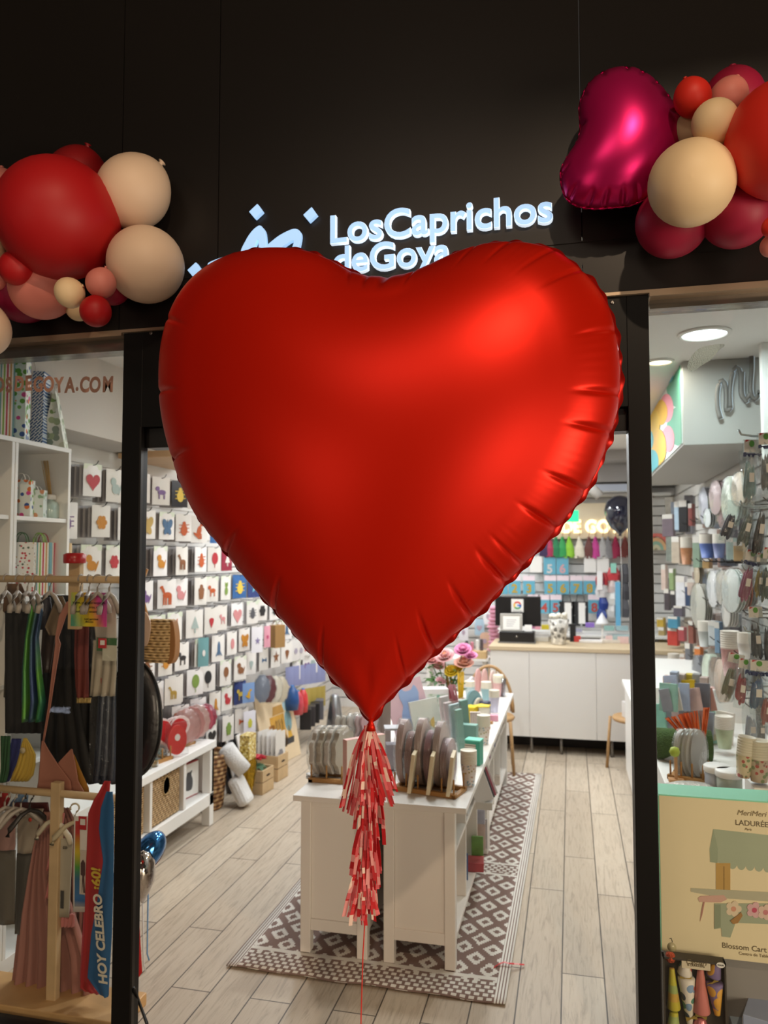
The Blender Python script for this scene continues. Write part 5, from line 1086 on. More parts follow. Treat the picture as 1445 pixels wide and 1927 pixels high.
for i, (px, lb) in enumerate(((604, 'first'), (618, 'second'), (632, 'third'), (646, 'fourth'))):
    p = TP(px, 1466); plate_pack('%s pearly scalloped plate pack in the stand at the table corner' % lb, (p.x, p.y + .03, ZT + .122), .085, .105, PEARL if i % 2 == 0 else mat('#c8baa4', .45), (0, 0, 1.3), 9, 4, 'cream scalloped plate packs', True, amp=.07)
p = TP(588, 1466); sc = thing('saucer_stack', 'small stack of white saucers with a knob beside the flower plates', 'saucers', p)
for k in range(3): obj('saucer', MB().lathe([(.012, 0), (.03, .006), (.031, .008), (.012, .004), (0, .004)], 18, 0, (0, 0, k * .008)), WHITE, sc)
obj('knob', MB().lathe([(.006, .02), (.012, .028), (.01, .036), (0, .038)], 12), WHITE, sc)
BEAR = spline([(-.35, -.5), (.35, -.5), (.45, -.1), (.3, .15), (.36, .34), (.26, .5), (.12, .42), (-.12, .42), (-.26, .5), (-.36, .34), (-.3, .15), (-.45, -.1)], 48).tolist()
for i, (px, c, lb) in enumerate(((645, '#e4ded4', 'white'), (656, '#ded6ca', 'ivory'), (668, '#e6e0d8', 'pearl white'), (682, '#e2c8c8', 'pale pink'), (692, '#e0b4ba', 'pink'))):
    p = TP(px, 1432); t = thing('bear_plate', '%s bear shaped plate pack in the row behind the flower plates' % lb, 'paper plates', (p.x, p.y + .04, ZT + .12), (0, 0, .9))
    for q in range(3): obj('plate', MB().prism([(x * .15, z * .2) for x, z in BEAR], q * .005, q * .005 + .004), mat(c, .4), t)
    obj('wrapper', MB().prism([(x * .165, z * .215) for x, z in BEAR], -.005, .019, 0, True), CELLO, t)
p = TP(652, 1500); q = TP(700, 1462); bx = thing('gift_box', 'white box with a pink spine standing beside the tassel', 'box', (p.x, p.y + .004, ZT), (0, 0, .85))
obj('sleeve', MB().box(0, .2, .0, .03, 0, .235), WHITE, bx, bevel=.001); obj('pink_spine', MB().box(-.0015, -.0001, -.0005, .0305, 0, .236).box(-.001, .2, -.0002, .0302, .2352, .2365), mat('#dba79a', .5), bx)
p = TP(735, 1452); ab = thing('acrylic_box', 'clear acrylic box with grey rim behind the tassel', 'box', (p.x, p.y + .05, ZT), .3); obj('case', MB().box(-.04, .04, -.04, .04, 0, .19), clear_film('acrylic', (.93, .94, .96), 1.6, .05, 0, 1.45, .06), ab); obj('lid', MB().box(-.042, .042, -.042, .042, .19, .2), mat('#b9b8bc', .4), ab); obj('inner', MB().box(-.034, .034, -.034, .034, .004, .12), mat('#a8a2a8', .5), ab)
p = TP(802, 1496); wood_rack('wooden plate stand holding tall pink plates on the table beside the cups', (p.x, p.y + .07, ZT), .30, 5, -.22, .14)
for i, (px, c, lb, hh) in enumerate(((762, '#c9b0aa', 'rose grey', .135), (779, '#bfa09a', 'dusty rose', .11), (797, '#cdb6ae', 'pale rose', .14), (815, '#b8949a', 'mauve', .115), (832, '#c9b4ae', 'shell pink', .135), (846, '#c6aeb0', 'lilac pink', .10))):
    p = TP(px, 1484 + i * 1.5); plate_pack('%s oval plate pack standing in the stand beside the cups' % lb, (p.x, p.y + .06, ZT + hh + .012), .075, hh, mat(c, .4, noise=.1), (0, 0, 1.4), 0, 5, 'oval plate packs beside the cups')
for i, px in enumerate((772, 807, 844)):
    p = TP(px, 1492 + i * 3); box_thing('napkin_pack', '%s cream edged napkin pack leaning among the oval plates' % ORD[i], 'napkins', (p.x, p.y + .012, ZT + .012), (.016, .13, .165), mat('#d9c7a4', .5), (0, .12, .06), 'napkin packs among the oval plates')
CUPA = speckle_mat('confetti_cup', '#e2d6cc', ['#c48a90', '#b0a060', '#8aa0a8', '#c8a080', '#d0b8b4'], 95, .4); CUPR = mat('#e6ddca', .45)
cup_pack('stack of confetti paper cups at the table edge by the rug', TP(882, 1478), .036, 10, CUPA, CUPR)
p = TP(838, 1462); cup_pack('stack of cream paper cups behind the oval plates', (p.x, p.y + .02, ZT), .036, 12, CUPA, CUPR)
cup_pack('stack of spotted paper cups further along the table edge', TP(910, 1400), .036, 10, CUPA, CUPR)
# leaning pictures, boxes
p = TP(775, 1412); lb_ = thing('picture_board', 'pink board with a blue bear outline leaning on the table', 'board', (p.x, p.y + .17, ZT), (-.25, -.22, .5))
obj('board', MB().box(-.11, .11, -.008, .008, 0, .34), mat('#e0bcc4', .5), lb_); obj('bear_print', MB().prism([(x * .16 + .02, z * .27 + .17) for x, z in BEAR], -.0095, -.0079), mat('#9db4dc', .5), lb_)
p = TP(715, 1418); box_thing('grey_box', 'taupe box edge standing behind the heart tip on the table', 'box', (p.x, p.y + .05, ZT), (.05, .12, .28), mat('#8d7c74', .5), .6)
p = TP(800, 1405); bw = thing('napkin_pack', 'white napkin pack with a gold bow print on the table', 'napkins', (p.x, p.y + .05, ZT + .11), (-.15, -.15, .5)); obj('pack', MB().box(-.08, .08, -.01, .01, -.1, .13), mat('#dfe0d8', .4), bw); obj('bow_print', print_mesh('ribbon', .13, .16, -.0145), mat('#c2a45c', .4), bw); obj('wrapper', MB().box(-.083, .083, -.014, .014, -.103, .135), CELLO, bw)
p = TP(803, 1362); gb = thing('carton', 'grey white carton with a pink printed side beside the vase', 'box', (p.x, p.y + .1, ZT), .35); obj('carton', MB().box(-.11, .11, -.05, .05, 0, .2), mat('#dddbd8', .5), gb, bevel=.002); obj('printed_side', MB().box(-.02, .108, -.0512, -.0499, .01, .17), speckle_mat('bird_print', '#c8d0c4', ['#d86a8c', '#6aa890', '#e0dcd0', '#98a890'], 40, .45), gb)
for i, (px, py, w, h, c, lb, cat) in enumerate(((845, 1392, .05, .20, '#b9a6a4', 'lilac grey sleeve of paper plates between bow napkins and teal ones', 'paper plates'), (858, 1400, .07, .21, '#a9b7b8', 'pale blue wrapped napkins with a blue ribbon print', 'napkins'), (838, 1386, .06, .22, '#c4bcb8', 'clear sleeve of white plates behind the bow napkins', 'paper plates'), (876, 1404, .05, .24, '#6d968a', 'sage green plate pack behind the cream cups', 'paper plates'), (866, 1418, .04, .22, '#7ea294', 'sage green oval plate beside the cream cups', 'paper plates'))):
    p = TP(px, py); t = thing('sleeve', lb, cat, (p.x, p.y + .05, ZT), (0, -.1, .8)); obj('contents', MB().box(-w / 2, w / 2, -.01, .01, .0, h), mat(c, .4, noise=.1), t, bevel=.003); obj('wrapper', MB().box(-w / 2 - .004, w / 2 + .004, -.013, .013, .0, h + .012), CELLO, t)
p = TP(882, 1412); box_thing('teal_box', 'muted teal box behind the green napkin box on the table', 'box', (p.x, p.y + .03, ZT), (.085, .05, .13), mat('#7fa79c', .5), -.1)
p = TP(890, 1440); tb = thing('napkin_box', 'green box of ribbed napkins with a mint lid beside the confetti cups', 'box', (p.x, p.y + .03, ZT), -.2); obj('box', MB().box(-.035, .04, -.03, .03, 0, .115), mat('#3f9c82', .5), tb, bevel=.002); obj('lid', MB().box(-.037, .042, -.032, .032, .115, .121), mat('#6fd0b4', .5), tb); obj('napkins', MB().box(-.036, .02, -.0312, -.029, .015, .1), stripe_mat('napkin_edges', 2, .012, ['#e0d6c4', '#8c8270']), tb)
for i, (px, py, c, lb) in enumerate(((868, 1380, '#d9c8c0', 'pastel fringed sticks pack behind the teal box'), (893, 1390, '#b08a80', 'rust striped napkin pack at the edge of the teal box'))):
    p = TP(px, py); box_thing('napkin_pack', lb, 'napkins', (p.x, p.y + .04, ZT), (.06, .02, .14), stripe_mat('edge_%d' % i, 0, .009, ['#e8e0d4', c]), .1)
# vase of flowers
p = TP(832, 1352); vs = thing('flower_vase', 'vase of pink and yellow artificial flowers on the table below the heart', 'flowers', (p.x, p.y + .22, ZT))
obj('vase', MB().lathe([(.03, 0), (.045, .03), (.05, .08), (.035, .13), (.03, .15), (.034, .16)], 20), mat('#7a2428', .25, coat=.5), vs)
def bloom(px, py, s, c, c2, kind=0):
    q = AY(vs.location.y, px, py); o = Vector((q.x - vs.location.x, random.uniform(-.03, .03), q.z - ZT)); mb = MB(); rr = random.Random(px)
    for ring, (n, r, up) in enumerate(((5, .35, 1.0), (6, .7, .75), (7, 1.0, .4))):
        for k in range(n):
            a = 2 * PI * k / n + ring * .5; Rz = Matrix.Rotation(a, 3, 'Z'); w = .55 * r + .15
            P = []
            for j in range(4):
                g = j / 3; P.append([Vector(((r * (.25 + g * .75)) * s, (u - .5) * 2 * w * s * math.sin(PI * (.15 + .75 * g)), (up * g * (1.3 - .5 * g) - .25 + .12 * abs(u - .5)) * s)) for u in (0, .25, .5, .75, 1)])
            mb.grid([[Rz @ v for v in r_] for r_ in P], 0)
    f = obj('flower', mb, mat(c, .65, sss=.0, noise=.08, nscale=30), vs, tuple(o), (rr.uniform(.3, .9), rr.uniform(-.4, .4), 0), solid=.002)
    obj('flower_centre', MB().lathe([(0, -.1 * s), (s * .3, .1 * s), (s * .2, .4 * s), (0, .5 * s)], 10), mat(c2, .7, bump=.6, bscale=120), f)
    obj('stem', MB().tube([o + Vector((0, 0, -.01)), (o.x * .5, o.y * .5, o.z * .6), (o.x * .15, 0, .12)], .0035, 6), mat('#466a34', .6), vs)
for a in ((812, 1243, .042, '#e6a6a4', '#d88850'), (838, 1234, .05, '#e8b4b4', '#d89060'), (826, 1252, .035, '#e2b0ac', '#d8a070'), (872, 1222, .045, '#e088b4', '#e0a0c0'), (886, 1234, .035, '#e290ba', '#e0a0c0'), (873, 1248, .052, '#ecb49c', '#dc8858'), (850, 1262, .036, '#e0c018', '#d0a010'), (862, 1258, .028, '#e8c820', '#d0a010'), (831, 1280, .028, '#dfa8b0', '#d0a0a0')): bloom(a[0], a[1], a[2] * 1.28, *a[3:])
lf = MB(); rl = random.Random(9)
for k in range(80):
    q = AY(vs.location.y, rl.uniform(800, 872), rl.uniform(1252, 1306)); c = Vector((q.x - vs.location.x, rl.uniform(-.05, .05), q.z - ZT)); a = rl.uniform(0, 6.28); L = rl.uniform(.035, .065)
    Rm_ = Euler((rl.uniform(-.6, .6), rl.uniform(-.8, .4), a)).to_matrix()
    lf.add([c + Rm_ @ Vector(v) for v in ((0, 0, 0), (L * .5, L * .24, .006), (L, 0, 0), (L * .5, -L * .24, .006))], [(0, 1, 2), (0, 2, 3)], 0, False)
obj('leaves', lf, mat('#4d7a36', .6, noise=.3, nscale=12), vs)
# straws, star tins, cups further in
def sticks(label, px, py, n, L, c, lean, jar='#d8d0cc'):
    p = TP(px, py); t = thing('straw_jar', label, 'straws', (p.x, p.y + .08, ZT)); rj = random.Random(px)
    obj('jar', MB().lathe([(.028, 0), (.03, .004), (.03, .1), (.027, .1), (.026, .006), (0, .006)], 16), mat(jar, .3), t)
    for k in range(n):
        a = 2 * PI * k / n; obj('straw', MB().tube([(.01 * math.cos(a), .01 * math.sin(a), .01), (.02 * math.cos(a) + lean, .02 * math.sin(a), L + rj.uniform(-.01, .01))], .0032, 6), mat(c, .5), t)
sticks('jar of yellow paper straws on the table', 864, 1348, 9, .27, '#e0b41c', .0)
sticks('jar of thin wine red sticks leaning on the table', 862, 1366, 8, .23, '#8a4a50', -.05)
sticks('jar of thin brown sticks behind the yellow straws', 850, 1342, 6, .29, '#b08a48', -.04)
for i, (px, py, lb) in enumerate(((882, 1366, 'nearer the vase'), (906, 1364, 'nearer the table edge'))):
    p = TP(px, py); t = thing('star_box', 'yellow star topped party box, %s' % lb, 'box', (p.x, p.y + .06, ZT), .3 * i); obj('box', MB().prism_z([(x, y) for x, y in star(5, .05, .035)], 0, .1), mat('#e6e0d4', .3) if i else mat('#dcc030', .4), t); obj('star_lid', MB().prism_z(star(5, .058, .038), .1, .106), mat('#e8cc20', .4), t)
far = [(930, 1340, 'white and lilac cup stack at the table edge', '#c9c4d4', .034, 8), (938, 1310, 'pink patterned cup stack far along the table', '#d6a8a4', .038, 8), (944, 1296, 'rose cup stack at the far table end', '#d8b4b0', .038, 9), (915, 1322, 'teal striped cup stack in the middle of the far table', '#8fb0b4', .036, 8), (884, 1318, 'pale blue cup stack behind the star boxes', '#b8c8cc', .036, 7)]
for px, py, lb, c, r, n in far: p = TP(px, py); cup_pack(lb, (p.x, p.y, ZT), r, n, mat(c, .45, noise=.15, nscale=60), CUPR)
for i, (px, py, w, h, c, lb, an) in enumerate(((896, 1350, .10, .17, '#7fa4aa', 'teal pointed plate leaning in the middle of the far table', -.5), (898, 1352, .06, .12, '#e0d4c0', 'cream oval plate standing near the silver jar', .2), (904, 1296, .03, .18, '#d8a8a4', 'pink upright plate edge at the far table end', .1), (915, 1298, .03, .18, '#dcb4ae', 'second pink upright plate edge at the far table end', .1), (931, 1296, .03, .17, '#dfc4bc', 'third pink upright plate edge beside the far cups', .1), (890, 1300, .05, .12, '#d9d4d4', 'white wrapped pack at the far table end', .2), (880, 1306, .06, .1, '#c9b8b8', 'grey rose wrapped pack behind the pale blue cups', .3))):
    p = TP(px, py); t = thing('plate_pack', lb, 'paper plates', (p.x, p.y + .05, ZT), (0, an * .5, .8)); obj('plates', MB().prism(ellipse(0, h / 2, w / 2 + .01, h / 2, 20), -.009, .009), mat(c, .45, noise=.1), t)
p = TP(912, 1352); sj = thing('silver_jar', 'silver jar with a dark lid among the far table goods', 'jar', (p.x, p.y + .03, ZT)); obj('jar', MB().lathe([(.03, 0), (.035, .02), (.035, .07), (.03, .085)], 18), mat('#a8a8ac', .2, .8), sj); obj('lid', MB().lathe([(.036, .085), (.036, .1), (.0, .102)], 18), mat('#3a3c54', .4), sj)
for i, (px, py, lb) in enumerate(((952, 1306, 'nearer'), (960, 1300, 'further'))):
    p = TP(px, py); t = thing('glass_tumbler', 'grey glass tumbler at the far table corner, the %s one' % lb, 'glass', (p.x - .04, p.y - .03, ZT)); obj('glass', MB().lathe([(.024, 0), (.03, .13), (.028, .13), (.022, .006), (0, .006)], 16), clear_film('smoky_glass_%d' % i, (.78, .78, .82), 1.8, .05, 0, 1.45, .08), t)
p = TP(936, 1356); box_thing('soap_box', 'small pink box at the table edge between the cup stacks', 'box', (p.x - .02, p.y, ZT), (.05, .05, .035), mat('#e0a0b4', .5), .1)
for i, (px, py) in enumerate(((921, 1372), (926, 1362), (929, 1352))): p = TP(px, py); box_thing('wood_block', 'small wooden stand foot at the table edge, %s from the cups' % ORD[i], 'block', (p.x - .01, p.y, ZT), (.03, .02, .015), WOOD, 0, 'wooden stand feet at the table edge')
# goods on the open shelves facing the aisle
SHX = -.50
for i, (y, z, w, h, c, lb, nm, ca) in enumerate(((3.95, .131, .1, .07, '#a8484c', 'red and white packet on the lowest table shelf', 'packet', 'packet'), (3.8, .131, .012, .2, '#4a6590', 'blue printed packet upright on the lowest table shelf', 'packet', 'packet'), (4.02, .14, .012, .2, '#6f9a52', 'lime green packet upright on the lowest table shelf', 'packet', 'packet'), (4.12, .16, .014, .24, '#cdb4ac', 'pink clear packet hanging low on the open table side', 'packet', 'packet'), (4.22, .131, .012, .25, '#b8b0ae', 'grey clear packet low on the open table side', 'packet', 'packet'), (4.1, .3, .02, .12, '#b0b0c0', 'lilac foil packet in the middle of the open table side', 'packet', 'packet'), (3.75, .459, .05, .02, '#d4d0cc', 'white flat packet on the upper table shelf', 'packet', 'packet'), (4.8, .459, .03, .1, '#b48898', 'mauve packet on the upper shelf of the further table', 'packet', 'packet'), (5.1, .459, .05, .07, '#9a98b0', 'violet grey packet on the upper shelf of the further table', 'packet', 'packet'), (5.4, .131, .05, .1, '#c8b8a8', 'beige packet on the low shelf of the further table', 'packet', 'packet'))):
    box_thing('party_packet', lb, 'packet', (SHX - .03 + (.05 if 3.9 < y < 4.3 and z < .4 else 0), y, z), (.06 if h > .1 else .08, w, h * .62), mat(c, .35, noise=.35, nscale=25), .1)
cr_ = thing('card_holder', 'white cardboard holder jutting from the open table side', 'holder', (-.44, 3.98, .40)); obj('tray', MB().box(-.03, .05, -.09, .09, .066, .075).box(-.03, .05, -.09, -.086, .04, .066), mat('#d6d0c6', .5), cr_)
for k in range(4): box_thing('card', '%s tilted greeting card in the white holder' % ORD[k], 'card', (-.425 + .004 * k, 3.9 + .03 * k, .477), (.09, .004, .15), mat(('#d8d4d0', '#4a4648', '#b05a6a', '#d0ccc8')[k], .5), (0, -.35, .2), 'tilted cards in the white holder')
# ------------------------------------------------------------------ till counter
YC = 6.8
ct = thing('counter', 'white till counter with a pale wood top at the back of the shop', 'counter', (0, YC, 0))
obj('worktop', MB().box(-.7, 1.0, -.012, .62, .872, .906), mat('#c8b494', .5, noise=.1, nscale=6), ct, bevel=.003)
xs_ = [-.69, AY(YC, 996, 1300).x, AY(YC, 1122, 1300).x, .52, .98]
for a, b_ in zip(xs_[:-1], xs_[1:]): obj('front_panel', MB().box(a + .001, b_ - .001, 0, .02, .143, .872), mat('#dedad4', .5), ct)
obj('side_panel', MB().box(-.69, -.67, .02, .6, .143, .872), WHITE, ct); obj('carcass', MB().box(-.66, .97, .3, .6, .143, .87), WHITE, ct)
obj('under_counter_shade', MB().box(-.6, .95, .3, .34, 0, .143), mat('#2a2624', .7), ct)  # dark board set in for the shaded gap beneath the counter
for px in (1000, 1056, 1152): xx_ = AY(YC, px, 1400).x; obj('leg', MB().lathe([(.012, 0), (.012, .145)], 12, 0, (xx_, .04, 0)), STEEL, ct)
ZC = .907
def CP(px, py, back=0.): p = AZ(ZC, px, py); return Vector((p.x, min(p.y + back, 7.3), ZC))
def CS(px0, px1, y): return (AY(y, px1, 1150).x - AY(y, px0, 1150).x)
ym = 7.22
mo = thing('till_screen', 'black till monitor seen from behind with a white logo sticker', 'monitor', AY(ym, 975, 1212)); mo.location.z = ZC
w2 = CS(932, 1018, ym); zt2 = AY(ym, 975, 1122).z - ZC; zb2 = AY(ym, 975, 1178).z - ZC
obj('screen_back', MB().box(-w2 / 2, w2 / 2, -.01, .03, zb2, zt2), BLACK, mo, bevel=.006); obj('stand', MB().box(-.03, .03, .0, .03, .0, zb2 + .02).box(-.1, .1, -.05, .08, 0, .012), BLACK, mo)
s0, s1 = AY(ym - .011, 962, 1127), AY(ym - .011, 985, 1152)
obj('sticker', MB().box(s0.x - mo.location.x, s1.x - mo.location.x, -.012, -.0105, s1.z - ZC, s0.z - ZC), WHITE, mo)
gx = (s0.x + s1.x) / 2 - mo.location.x; gz = s0.z - ZC - .058
for a0, a1, c in ((20, 140, '#d8412f'), (140, 215, '#e8b418'), (215, 320, '#2f9a4c'), (320, 372, '#3a78d8')):
    aa = [math.radians(a0 + (a1 - a0) * k / 8) for k in range(9)]
    obj('logo_arc', MB().prism([(gx + .036 * math.cos(a), gz + .036 * math.sin(a)) for a in aa] + [(gx + .022 * math.cos(a), gz + .022 * math.sin(a)) for a in aa[::-1]], -.0135, -.012), mat(c, .5), mo)
obj('logo_bar', MB().box(gx, gx + .036, -.0135, -.012, gz - .007, gz + .007), mat('#3a78d8', .5), mo); text('printed_word', 'Google', .028, mat('#8a8886', .5), mo, (gx, -.0125, gz - .062))
dq = CP(972, 1211, .0); dr_ = thing('cash_drawer', 'black cash drawer under the silver frame on the counter', 'cash drawer', (dq.x, dq.y + .12, ZC)); wd_ = CS(940, 1006, dq.y)
obj('body', MB().box(-wd_ / 2, wd_ / 2, -.1, .06, .012, .1), BLACK, dr_, bevel=.004); obj('foot_plate', MB().box(-wd_ / 2 - .01, wd_ / 2 + .01, -.11, .06, 0, .012), mat('#6a6866', .4), dr_); obj('lock', MB().lathe([(.01, 0), (.01, .004), (0, .004)], 12, 0, (0, -.1, .06), Matrix.Rotation(PI / 2, 3, 'X')), STEEL, dr_)
fr = thing('framed_notice', 'silver framed white notice leaning on the cash drawer', 'frame', (dq.x - .05, dq.y + .06, ZC + .101), (-.15, 0, .06))
obj('frame', MB().box(-.1, .1, 0, .015, 0, .02).box(-.1, .1, 0, .015, .14, .16).box(-.1, -.075, 0, .015, .02, .14).box(.075, .1, 0, .015, .02, .14), mat('#b8b4ac', .35, .5), fr, bevel=.003); obj('notice', MB().box(-.075, .075, .004, .008, .02, .14), WHITE, fr)
for k in range(4): obj('printed_line', MB().box(-.045, .045 - .01 * k, .0035, .004, .1 - .018 * k, .105 - .018 * k), mat('#9a98a0', .6), fr)
box_thing('card', 'small blank white card beside the silver frame', 'card', (dq.x + .1, dq.y + .07, ZC + .101), (.065, .004, .06), WHITE, (-.15, 0, 0))
vq = CP(1051, 1214, .05); va = thing('patterned_vase', 'silver patterned vase of white blooms standing on the counter', 'vase', vq)
obj('vase', MB().lathe([(.055, 0), (.06, .01), (.075, .12), (.095, .22), (.09, .222), (.07, .12), (.0, .02)], 24), speckle_mat('silver_swirl', '#c8c4bc', ['#8c8880', '#f0ece4', '#6e6a64', '#d8d4cc'], 30, .5, .3), va)
for k in range(9): obj('bloom', MB().lathe([(0, -.02), (.02, -.01), (.024, .008), (.012, .022), (0, .024)], 10, 0, (.06 * math.cos(k * 2.4), .05 * math.sin(k * 2.4), .235 + .012 * (k % 3))), mat('#e6e0d0', .6), va)
lq = CP(1134, 1210, .1); lp = thing('desk_lamp', 'white paper cone ornament on a thin stand on the counter', 'ornament', lq); obj('stem', MB().tube([(0, 0, 0), (0, 0, .17)], .006, 8), WHITE, lp); obj('cone', MB().lathe([(.06, .16), (.055, .18), (.0, .27)], 20), mat('#d8dade', .5), lp); obj('foot', MB().lathe([(.04, 0), (.04, .008), (0, .01)], 16), WHITE, lp)
for i, (px, py, w, d, h, c, lb) in enumerate(((1012, 1208, .2, .12, .04, '#c8c2b6', 'beige tray of papers beside the cash drawer'), (1112, 1212, .2, .14, .02, '#e0dcd8', 'white sheet pile spread on the counter'), (1150, 1212, .16, .12, .03, '#d8cfc4', 'cream paper pile further along the counter'), (1160, 1206, .2, .1, .06, '#d6b8b4', 'pink topped box pile near the counter end'), (1172, 1198, .25, .1, .07, '#9fb4b6', 'teal grey box pile at the counter end'), (1086, 1208, .06, .06, .05, '#c8423c', 'small red box on the counter'), (1078, 1200, .05, .05, .16, '#1c1a1c', 'dark slim card reader stand on the counter'), (1020, 1200, .14, .1, .07, '#b8b4b0', 'clear plastic organiser beside the vase'), (1178, 1212, .03, .04, .05, '#d02820', 'red marker pot at the counter end'))):
    p = CP(px, py, .08 + d / 2); box_thing('paper_pile' if h < .04 else 'small_box', lb, 'papers' if h < .04 else 'box', p, (w, d, h), mat(c, .5, noise=.15, nscale=30), .1 * (i % 3 - 1))
# things on the back wall
YB = 8.27
neon = thing('neon_sign', 'glowing warm lettering sign on a pale board on the back wall', 'sign', AY(YB + .05, 1110, 990)); 
a, b_ = AY(YB + .06, 700, 1010), AY(YB + .06, 1195, 968); obj('board', MB().box(a.x - neon.location.x, b_.x - neon.location.x, .0, .03, -.13, .24), mat('#e6d6b8', .6, noise=.05), neon)
NEON = mat('#fff0c4', .4, emit=1.5)
pe = AY(YB + .04, 1187, 1001); text('lettering', 'LOS CAPRICHOS DE GOYA', .178, NEON, neon, (pe.x - neon.location.x, -.01, pe.z - neon.location.z), (PI / 2, 0, 0), .008, .008, 'RIGHT', 0, 1., .9)
def tassel(label, px, top, bot, wpx, c, y=YB, n=16):
    p = AY(y, px, top); q = AY(y, px, bot); d = DEP(p); r = wpx / 2 * d / FPX; L = p.z - q.z
    t = thing('paper_tassel', label, 'tassel', p, 0, 'paper tassels under the glowing sign'); mb = MB(); rr = random.Random(px)
    for k in range(n):
        a = 2 * PI * k / n; e = (r * math.cos(a), r * .6 * math.sin(a)); w = r * .22; L2 = L * rr.uniform(.85, 1.05)
        mb.grid([[(e[0] * .2 - w * .4, e[1] * .2, 0), (e[0] * .2 + w * .4, e[1] * .2, 0)], [(e[0] * .75 - w, e[1], -L * .5), (e[0] * .75 + w, e[1], -L * .5)], [(e[0] - w, e[1], -L2), (e[0] + w, e[1], -L2)]], 0, False)
    obj('fringe', mb, mat(c, .6, noise=.15, nscale=40), t); obj('knot', MB().lathe([(0, .02), (r * .3, .01), (r * .28, -.02), (r * .2, -.03)], 10), mat(c, .6), t); obj('loop', MB().tube([(0, 0, .02), (.01, 0, .08), (0, 0, .14)], .004, 5), mat('#c89a78', .6), t)
for px, c, lb in ((1025, '#38244c', 'dark violet'), (1034, '#a82c50', 'wine'), (1046, '#1d7a4a', 'deep green'), (1058, '#2f9a50', 'grass green'), (1071, '#8fc832', 'lime'), (1090, '#e4dcc8', 'cream'), (1108, '#6a3a34', 'brown'), (1120, '#c03c8c', 'hot pink'), (1134, '#b4b2b0', 'silver'), (1144, '#8c8a8c', 'pewter'), (1158, '#a82850', 'crimson'), (1176, '#7c3a34', 'rust')):
    tassel('%s paper tassel hanging under the glowing sign' % lb, px, 1013, 1050, 18, c)
TEAL = mat('#62a6bc', .4); TEALH = mat('#e8d6dc', .45)
def num_pack(label, px, top, ch, chc, body=TEAL, hdr=TEALH, w=22, hp=35):
    p = AY(YB, px, top); d = DEP(p); s = d / FPX
    t = thing('number_packet', label, 'packet', p, 0, 'number balloon packets on the back wall')
    obj('card', MB().box(-w * s / 2, w * s / 2, -.006, .006, -hp * s, 0), body, t); obj('header', MB().box(-w * s / 2, w * s / 2, -.0072, -.0058, -hp * s * .28, 0), hdr, t)
    if ch: text('printed_digit', ch, .125, mat(chc, .35, .3), t, (0, -.0075, -hp * s + .018), offset=.004)
    obj('hook', MB().tube([(0, .12, .005), (0, -.02, .0)], .003, 6), STEEL, t)
for px, ch, c, lb in ((1034, '5', '#d8d4d0', 'silver five, upper row'), (1058, '6', '#d8a8ac', 'rose six, upper row')): num_pack('teal packet with a %s on the back wall' % lb, px, 1049, ch, c, TEAL, TEAL, 22, 32)
for px, ch, lb in ((1008, '', 'first'), (1110, '@', 'second'), (1134, '@', 'third')): num_pack('white packet with a grey scribble, %s in the upper row' % lb, px, 1047, '', '#8a88a0', WHITE, WHITE, 22, 30)
for px, ch in ((944, '1'), (968, '2'), (995, '3'), (1035, '5'), (1059, '6'), (1084, '7'), (1109, '8')): num_pack('teal packet with a gold number %s, pink header, middle row' % {'1': 'one', '2': 'two', '3': 'three', '5': 'five', '6': 'six', '7': 'seven', '8': 'eight'}[ch], px, 1083, ch, '#c8a840')
for px, ch, lb in ((1004, '3', 'three'), (1024, '4', 'four'), (1045, '5', 'five'), (1118, '8', 'eight')): num_pack('teal packet with a pink red number %s, lowest row' % lb, px, 1119, ch, '#c8584c')
for i, px in enumerate((1066, 1092)):
    p = AY(8.05, px, 1132); q = AY(8.05, px, 1178); t = thing('striped_bag', 'black gift bag with white pillars and spots, %s of two on the back wall' % ORD[i], 'gift bag', (p.x, 8.05, p.z)); L = p.z - q.z
    obj('body', MB().box(-.075, .075, -.02, .02, -L, 0), speckle_mat('black_spots_%d' % i, '#141416', ['#d8d8d4', '#b0b0ac'], 16, .22), t); obj('white_panel', MB().box(-.02, .045, -.022, -.0199, -L * .9, -.01), WHITE, t); obj('handle', MB().tube([(-.04, 0, 0), (-.03, 0, .07), (.03, 0, .07), (.04, 0, 0)], .005, 6), BLACK, t)
def pom(label, px, top, bot, wpx, cols):
    y = 7.95; p = AY(y, px, top); L = p.z - AY(y, px, bot).z; r = wpx / 2 * DEP(p) / FPX; rr = random.Random(px); t = thing('pompom', label, 'pompom', p); n = len(cols)
    for ci, c in enumerate(cols):
        mb = MB(); z0 = -L * ci / n
        for k in range(26):
            a = rr.uniform(0, 6.28); e = rr.uniform(.2, 1) * r; w = .011
            mb.grid([[(e * .5 * math.cos(a) - w, e * .5 * math.sin(a), z0), (e * .5 * math.cos(a) + w, e * .5 * math.sin(a), z0)], [(e * math.cos(a) - w, e * math.sin(a), z0 - L / n * .55), (e * math.cos(a) + w, e * math.sin(a), z0 - L / n * .55)], [(e * .8 * math.cos(a) - w, e * .8 * math.sin(a), z0 - L / n * 1.05), (e * .8 * math.cos(a) + w, e * .8 * math.sin(a), z0 - L / n * 1.05)]], 0, False)
        obj('streamers', mb, mat(c, .4, noise=.1), t)
    obj('core', MB().lathe([(0, 0), (r * .35, -L * .1), (r * .45, -L * .5), (r * .3, -L * .95), (0, -L)], 12), mat(cols[-1], .5), t)
pom('red white and blue cheer pompom hanging on the back wall', 1132, 1078, 1168, 22, ['#b83038', '#d8d4d4', '#1e3a8c', '#24408c'])
pom('red and white cheer pompom hanging beside the blue one', 1153, 1068, 1160, 24, ['#c84048', '#d8c4c0', '#dcdad6', '#d0cecc'])
